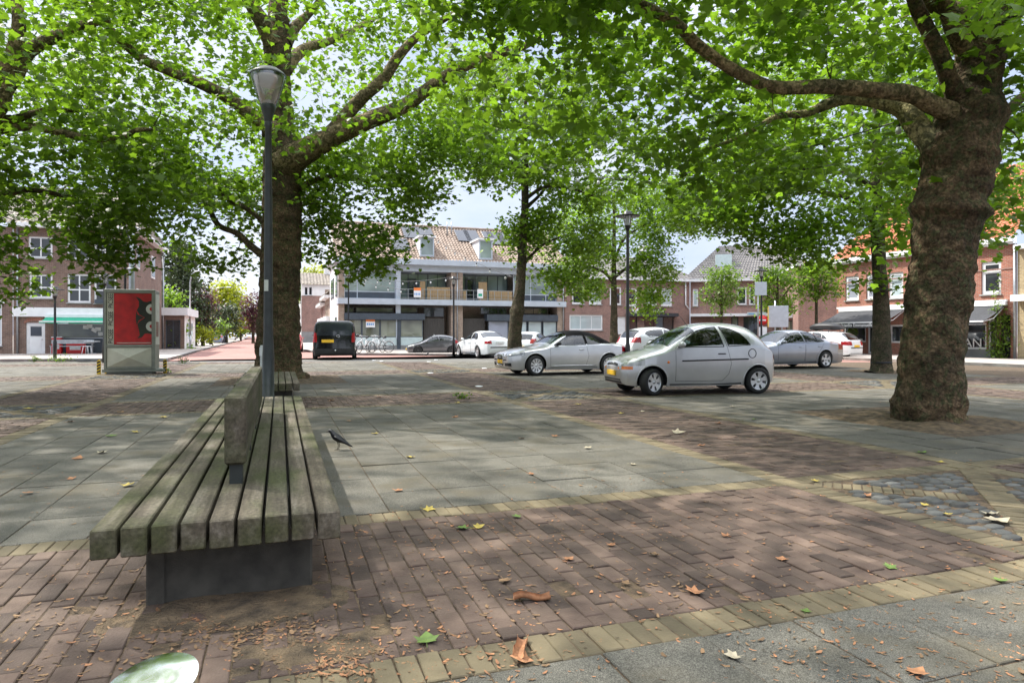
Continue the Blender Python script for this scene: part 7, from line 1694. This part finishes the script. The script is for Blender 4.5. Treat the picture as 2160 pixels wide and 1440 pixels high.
# ---- bicycles
def bicycle(label, p, rz, lean=.08):
    t = thing('bicycle', label, 'bicycle', p, rz, 'bicycles parked before the shop windows'); R0 = Matrix.Rotation(lean, 4, 'X'); q = lambda x, z, y=0: R0 @ Vector((x, y, z)); r = .34
    for cx in (-.55, .55):
        m = MB(); m.tube([q(cx+r*cos(2*pi*k/28), r+r*sin(2*pi*k/28)) for k in range(29)], .022, 6); w = m.build('wheel', MAT['tyre'], t)
        m = MB()
        for k in range(14): a = 2*pi*k/14; m.tube([q(cx, r), q(cx+(r-.02)*cos(a), r+(r-.02)*sin(a))], .004, 3)
        m.tube([q(cx, r, -.04), q(cx, r, .04)], .03, 8); m.build('spokes', MAT['steel'], w)
        m = MB(); m.tube([q(cx+(r+.03)*cos(a), r+(r+.03)*sin(a)) for a in np.linspace(.2, 2.9, 12)], .018, 5); m.build('mudguard', MAT['white'], w)
    m = MB(); A_, S_, B_, Hd = q(.55,r), q(.2,.82), q(.05,.3), q(-.38,.86)
    for a, b in ((A_,S_),(S_,B_),(B_,A_),(B_,Hd),(S_,Hd)): m.tube([a, b], .02, 6)
    m.tube([Hd, q(-.42,.72), q(-.55,r)], .018, 6); m.build('frame', MAT['white'], t)
    m = MB(); m.tube([q(-.38,.86), q(-.36,1.05), q(-.36,1.06,.0)], .016, 6); m.tube([q(-.15,1.02,-.3), q(-.34,1.08,-.2), q(-.38,1.06,0), q(-.34,1.08,.2), q(-.15,1.02,.3)], .016, 6); m.build('handlebar', MAT['steel'], t)
    m = MB(); m.tube([q(.2,.8), q(.22,.94)], .016, 6); m.tube([q(.1,.97), q(.24,.97), q(.36,.99)], [.03,.07,.085], 8); m.build('saddle', MAT['black'], t)
    m = MB(); m.tube([q(.05,.3,-.1), q(.05,.3,.1)], .02, 6); m.tube([q(.05,.3,-.08), q(.12,.14,-.1)], .012, 4); m.tube([q(.05,.3,.08), q(-.02,.46,.1)], .012, 4); m.build('crank', MAT['steel'], t)
    m = MB(); m.box(.35,-.08,.74,.85,.08,.76,R0); m.tube([q(.8,.74,.08), q(.56,.34,.06)], .01, 4); m.tube([q(.8,.74,-.08), q(.56,.34,-.06)], .01, 4); m.build('carrier', MAT['steel'], t); return t
bicycle('pale bicycle parked leftmost, close behind the black van', G(767, 743.5, .12), rad(72))
bicycle('pale bicycle in the middle of the parked group', G(796, 743, .12), rad(64), -.06)
bicycle('pale bicycle parked rightmost with its wheel turned to the lamp post', G(802, 742.6, .12), rad(22), .1)

# ---- cyclist far down the street
def cyclist():
    p = V(437, 704, 84); t = thing('person', 'person in pale blue top and dark shorts on a bicycle far down the street', 'person', (p.x, p.y, 0), TH)
    me = bpy.data.meshes.new('body'); J = [(0,0,.95,.13),(0,-.03,1.2,.14),(0,-.1,1.42,.14),(0,-.12,1.52,.06),(0,-.14,1.62,.09),(0,-.14,1.74,.085),
        (-.19,-.1,1.42,.06),(-.24,-.25,1.2,.045),(-.22,-.45,1.08,.035),(.19,-.1,1.42,.06),(.24,-.25,1.2,.045),(.22,-.45,1.08,.035),
        (-.11,-.05,.9,.1),(-.13,-.35,.72,.075),(-.12,-.2,.35,.05),(-.12,-.32,.3,.04),(.11,-.05,.9,.1),(.13,-.25,.55,.075),(.12,-.08,.2,.05),(.12,-.2,.14,.04)]
    Eg = [(0,1),(1,2),(2,3),(3,4),(4,5),(2,6),(6,7),(7,8),(2,9),(9,10),(10,11),(0,12),(12,13),(13,14),(14,15),(0,16),(16,17),(17,18),(18,19)]
    me.from_pydata([j[:3] for j in J], Eg, []); o = bpy.data.objects.new('body', me); C.objects.link(o)
    md = o.modifiers.new('skin', 'SKIN'); o.modifiers.new('sub', 'SUBSURF').levels = 1
    for i_, v in enumerate(me.skin_vertices[0].data): v.radius = (J[i_][3], J[i_][3]); v.use_root = (i_ == 0)
    dg = bpy.context.evaluated_depsgraph_get(); dg.update(); m2 = bpy.data.meshes.new_from_object(o.evaluated_get(dg)); bpy.data.objects.remove(o); m2.materials.clear(); m2.name = 'body'
    for mt in ('skin', 'cloth_blue', 'cloth_dark'): m2.materials.append(MAT[mt])
    for f in m2.polygons:
        z = f.center.z; f.material_index = 1 if 1.02 < z < 1.5 and abs(f.center.x) < .24 else (2 if .5 < z <= 1.02 and abs(f.center.x) < .2 else 0); f.use_smooth = True
    o = bpy.data.objects.new('body', m2); C.objects.link(o); o.parent = t
    m = MB(); m.lathe([(.095,1.66),(.1,1.7),(.085,1.77),(.04,1.81),(0,1.815)], 12, Matrix.Translation((0,-.13,0))); m.build('hair', MAT['wood_dark'], t)
    bicycle('bicycle ridden by the person far down the street', Vector((p.x, p.y, 0)), TH+pi/2, 0.0)['group'] = 'bicycles parked and ridden'
cyclist()

# ---- small things in front of the shops
def crate(label, px, py, w, h, mat, zb=None):
    b = A; u_ = b.u(px); p = A.o + U2*u_ - U1*.55; t = thing('crate', label, 'crate', (p.x, p.y, .11), TH, 'red boxes before the green awning shop')
    m = MB(); m.cbox(-w/2,-.2,0,w/2,.2,h,.02); m.build('box', MAT[mat], t); m = MB(); m.cbox(-w/2-.02,-.22,h+.003,w/2+.02,.22,h+.06,.015); m.build('lid', MAT['white'], t); m = MB(); m.box(-w*.3,-.207,h*.3,w*.3,-.202,h*.6); m.build('print', MAT['white'], t)
crate('tall red box standing left under the shop window', 127, 725, .5, .95, 'sign_red')
crate('wide red box behind the grey bench under the green awning', 166, 727, .95, .75, 'sign_red')
p = A.o + U2*A.u(165) - U1*1.3; t = thing('bench', 'grey slatted bench with mesh sides in front of the shop window', 'bench', (p.x, p.y, .11), TH)
m = MB()
for k in range(5): m.box(-1.1,-.2+.09*k,.44,1.1,-.13+.09*k,.48)
m.build('seat', MAT['steel'], t)
for sx in (-1.05, 1.0):
    m = MB(); m.box(sx,-.2,0,sx+.05,-.15,.44); m.box(sx,.18,0,sx+.05,.23,.85); m.build('leg', MAT['steel'], t)
m = MB(); m.box(-1.1,.2,.6,1.1,.23,.85); m.build('backrest', MAT['steel'], t)
p = A.o + U2*A.u(205) - U1*1.2; t = thing('cafe_table', 'small round white table on a steel foot beside the billboard', 'table', (p.x, p.y, .11), 0)
m = MB(); m.lathe([(0,.72),(.42,.72),(.42,.75),(0,.75)], 20); m.build('tabletop', MAT['white'], t); m = MB(); m.lathe([(.03,.03),(.03,.72)], 10); m.lathe([(0,0),(.24,0),(.22,.03),(0,.04)], 16); m.build('foot', MAT['steel'], t)
p = A.o + U2*(A.u(205)-.1) - U1*1.9; t = thing('stool', 'white metal stool before the round table', 'stool', (p.x, p.y, .11), 0)
m = MB(); m.cbox(-.16,-.16,.44,.16,.16,.47,.01); m.build('seat', MAT['white'], t)
for sx in (-1, 1):
    for sy in (-1, 1): m = MB(); m.tube([(.13*sx,.13*sy,.44),(.19*sx,.19*sy,0)], .016, 5); m.build('leg', MAT['white'], t)
def onF(px, out): return PF - U1*Fb.u(px) - U2*out
p = onF(1812, .5); t = thing('potted_topiary', 'clipped round box ball in a tall dark pot by the nail studio door', 'potted plant', (p.x, p.y, .11))
m = MB(); m.lathe([(0,0),(.17,0),(.24,1.0),(.22,1.02),(0,.98)], 18); m.build('pot', MAT['awn_dark'], t); m = MB(); m.tube([(0,0,.95),(0,0,1.2)], .03, 6); m.build('stem', MAT['bark_grey'], t)
pts = rng.normal(0, 1, (900, 3)); pts /= np.linalg.norm(pts, axis=1)[:,None]; pts *= .3*rng.uniform(.8, 1, 900)[:,None]; leaf_mesh('foliage', pts+np.array([0,0,1.32]), .07, MAT['leaf_mid'], t, True)
p = onF(1796, .35); t = thing('potted_plant', 'low terracotta pot beside the clipped box ball', 'potted plant', (p.x+.2, p.y-.6, .11)); m = MB(); m.lathe([(0,0),(.14,0),(.19,.45),(.17,.46),(0,.42)], 16); m.build('pot', MAT['brick_red'], t); leaf_mesh('foliage', rng.normal(0, .13, (120, 3))+np.array([0,0,.6]), .1, MAT['leaf_mid'], t, True)
p = onF(1884, .6); t = thing('flower_pot', 'white and purple flowers on a stand left of the burled trunk', 'flowers', (p.x, p.y, .11)); m = MB(); m.tube([(0,0,0),(0,0,.8)], .03, 6); m.lathe([(0,.75),(.15,.78),(.2,.95),(0,.95)], 12); m.build('stand', MAT['black'], t); leaf_mesh('blossoms', rng.normal(0, .16, (220, 3))+np.array([0,0,1.1]), .09, MAT['flower'], t, True)
p = onF(2113, .25); t = thing('climbing_plant', 'tall leafy climbing plant at the shop corner beside the yellow brick', 'plant', (p.x, p.y, .11)); m = MB(); lv = []
for k in range(9):
    a = random.uniform(0, 6.28); hh = random.uniform(1.6, 4.2); tip = Vector((.5*cos(a)*random.random(), .45*sin(a)*random.random(), hh)); mid = Vector((.35*cos(a), .35*sin(a), hh*.5)); m.tube([(0,0,0), mid, tip], [.02,.014,.005], 5, caps=False)
    for q in range(14): s_ = q/13; c_ = Vector((0,0,0)).lerp(mid, s_*2) if s_ < .5 else mid.lerp(tip, s_*2-1); lv.append(rng.normal(0, 1, (12, 3))*np.array([.2,.2,.12])*(1.25-s_) + np.array(c_))
m.build('stems', MAT['bark_grey'], t); leaf_mesh('foliage', np.concatenate(lv), .12, MAT['leaf_mid'], t, True)
for k, (px, out, rz, lb) in enumerate(((2030, 1.3, .3, 'black folding chair left of the small round table by the café window'), (2046, 1.5, 2.6, 'black folding chair right of the small round table by the café window'))):
    p = onF(px, out); t = thing('folding_chair', lb, 'chair', (p.x, p.y, .11), rz, 'folding café chairs')
    m = MB(); m.cbox(-.2,-.2,.43,.2,.2,.46,.008); m.build('seat', MAT['black'], t); m = MB(); m.box(-.2,.2,.66,.2,.22,.72); m.box(-.2,.2,.78,.2,.22,.86); m.build('backrest', MAT['black'], t)
    for sx in (-.2, .2):
        m = MB(); m.tube([(sx,.21,.88),(sx,.05,.43),(sx,-.24,0)], .013, 5); m.build('leg', MAT['black'], t); m = MB(); m.tube([(sx*.9,-.2,.44),(sx*.9,.26,0)], .013, 5); m.build('leg', MAT['black'], t)
p = onF(2038, 1.4); t = thing('cafe_table', 'small dark folding table between the two black chairs', 'table', (p.x, p.y, .11)); m = MB(); m.lathe([(0,.7),(.3,.7),(.3,.72),(0,.72)], 16); m.build('tabletop', MAT['black'], t)
for a in (0, 2.1, 4.2): m = MB(); m.tube([(.05*cos(a),.05*sin(a),.7),(.25*cos(a),.25*sin(a),0)], .013, 5); m.build('leg', MAT['black'], t)
# ---- festoon lights
def festoon(label, a, b, sag, n):
    t = thing('string_lights', label, 'string lights', a); pts = []
    for k in range(25): u_ = k/24; q = a.lerp(b, u_); q.z -= sag*4*u_*(1-u_); pts.append(q-a)
    m = MB(); m.tube(pts, .012, 4); m.build('cable', MAT['black'], t)
    for k in range(n):
        u_ = (k+.5)/n; q = a.lerp(b, u_)-a; q.z -= sag*4*u_*(1-u_); m = MB(); m.lathe([(.025,-.01),(.03,-.09),(.028,-.1)], 8, Matrix.Translation(q)); s_ = m.build('socket', MAT['black'], t)
        m = MB(); m.lathe([(.028,-.1),(.05,-.15),(.045,-.2),(0,-.23)], 8, Matrix.Translation(q)); m.build('bulb', MAT['plate_white'], s_)
festoon('upper string of bulbs running from the pale building to the lamp post', V(714, 572, 49.8), V(957, 583, 40), .5, 9)
festoon('lower string of bulbs crossing before the left upper windows', V(714, 574, 49.8), V(860, 612, 42), .2, 6)
festoon('string of bulbs from the roof ridge down to the slim tree', V(890, 478, 52), V(1085, 585, 29), .4, 9)
festoon('string of bulbs hung between the slim tree and the burled plane', V(1104, 340, 28.4), V(1990, 225, 10.3), .9, 12)
# ---- weeds in the joints and at kerbs
def weed(label, px, py, r, h, n, z=0.0, mat='leaf_mid'):
    p = G(px, py, z); t = thing('weed', label, 'weed', p, 0, 'weeds growing in the paving'); lv = []; m = MB()
    for k in range(n):
        a = random.uniform(0, 6.28); e = Vector((r*cos(a)*random.random(), r*.5*sin(a)*random.random(), h*random.uniform(.4, 1))); m.tube([(e.x*.3,e.y*.3,0), e*.6, e], [.008,.006,.003], 4, caps=False); lv.append(rng.normal(0, .04, (5, 3))*r*3+np.array(e)*.9)
    m.build('stems', MAT['leaf_mid'], t); leaf_mesh('foliage', np.concatenate(lv), .07, MAT[mat], t, True)
weed('wide tuft of weeds at the kerb below the short lamp post', 128, 763, .7, .28, 26)
weed('tuft of weeds at the kerb left of the short lamp post', 72, 763, .4, .3, 16)
weed('dry dark tuft of weeds in the square right of the billboard', 387, 766, .35, .32, 16, mat='leaf_dark')
weed('green tuft of weeds beside the right striped post', 352, 786, .2, .16, 12)
weed('green weeds between the dark bricks before the convertible', 970, 840, .25, .1, 12)
# ---- street bin post by the big plane
p = G(578, 803); t = thing('marker_post', 'thin pale post standing between the lamp and the thick trunk', 'post', (p.x, p.y-.9, 0)); m = MB(); m.cbox(-.04,-.03,0,.04,.03,1.0,.01); m.build('post', MAT['plate_white'], t); m = MB(); m.cbox(-.05,-.045,.72,.05,-.033,.95,.004); m.build('plate', MAT['white'], t)
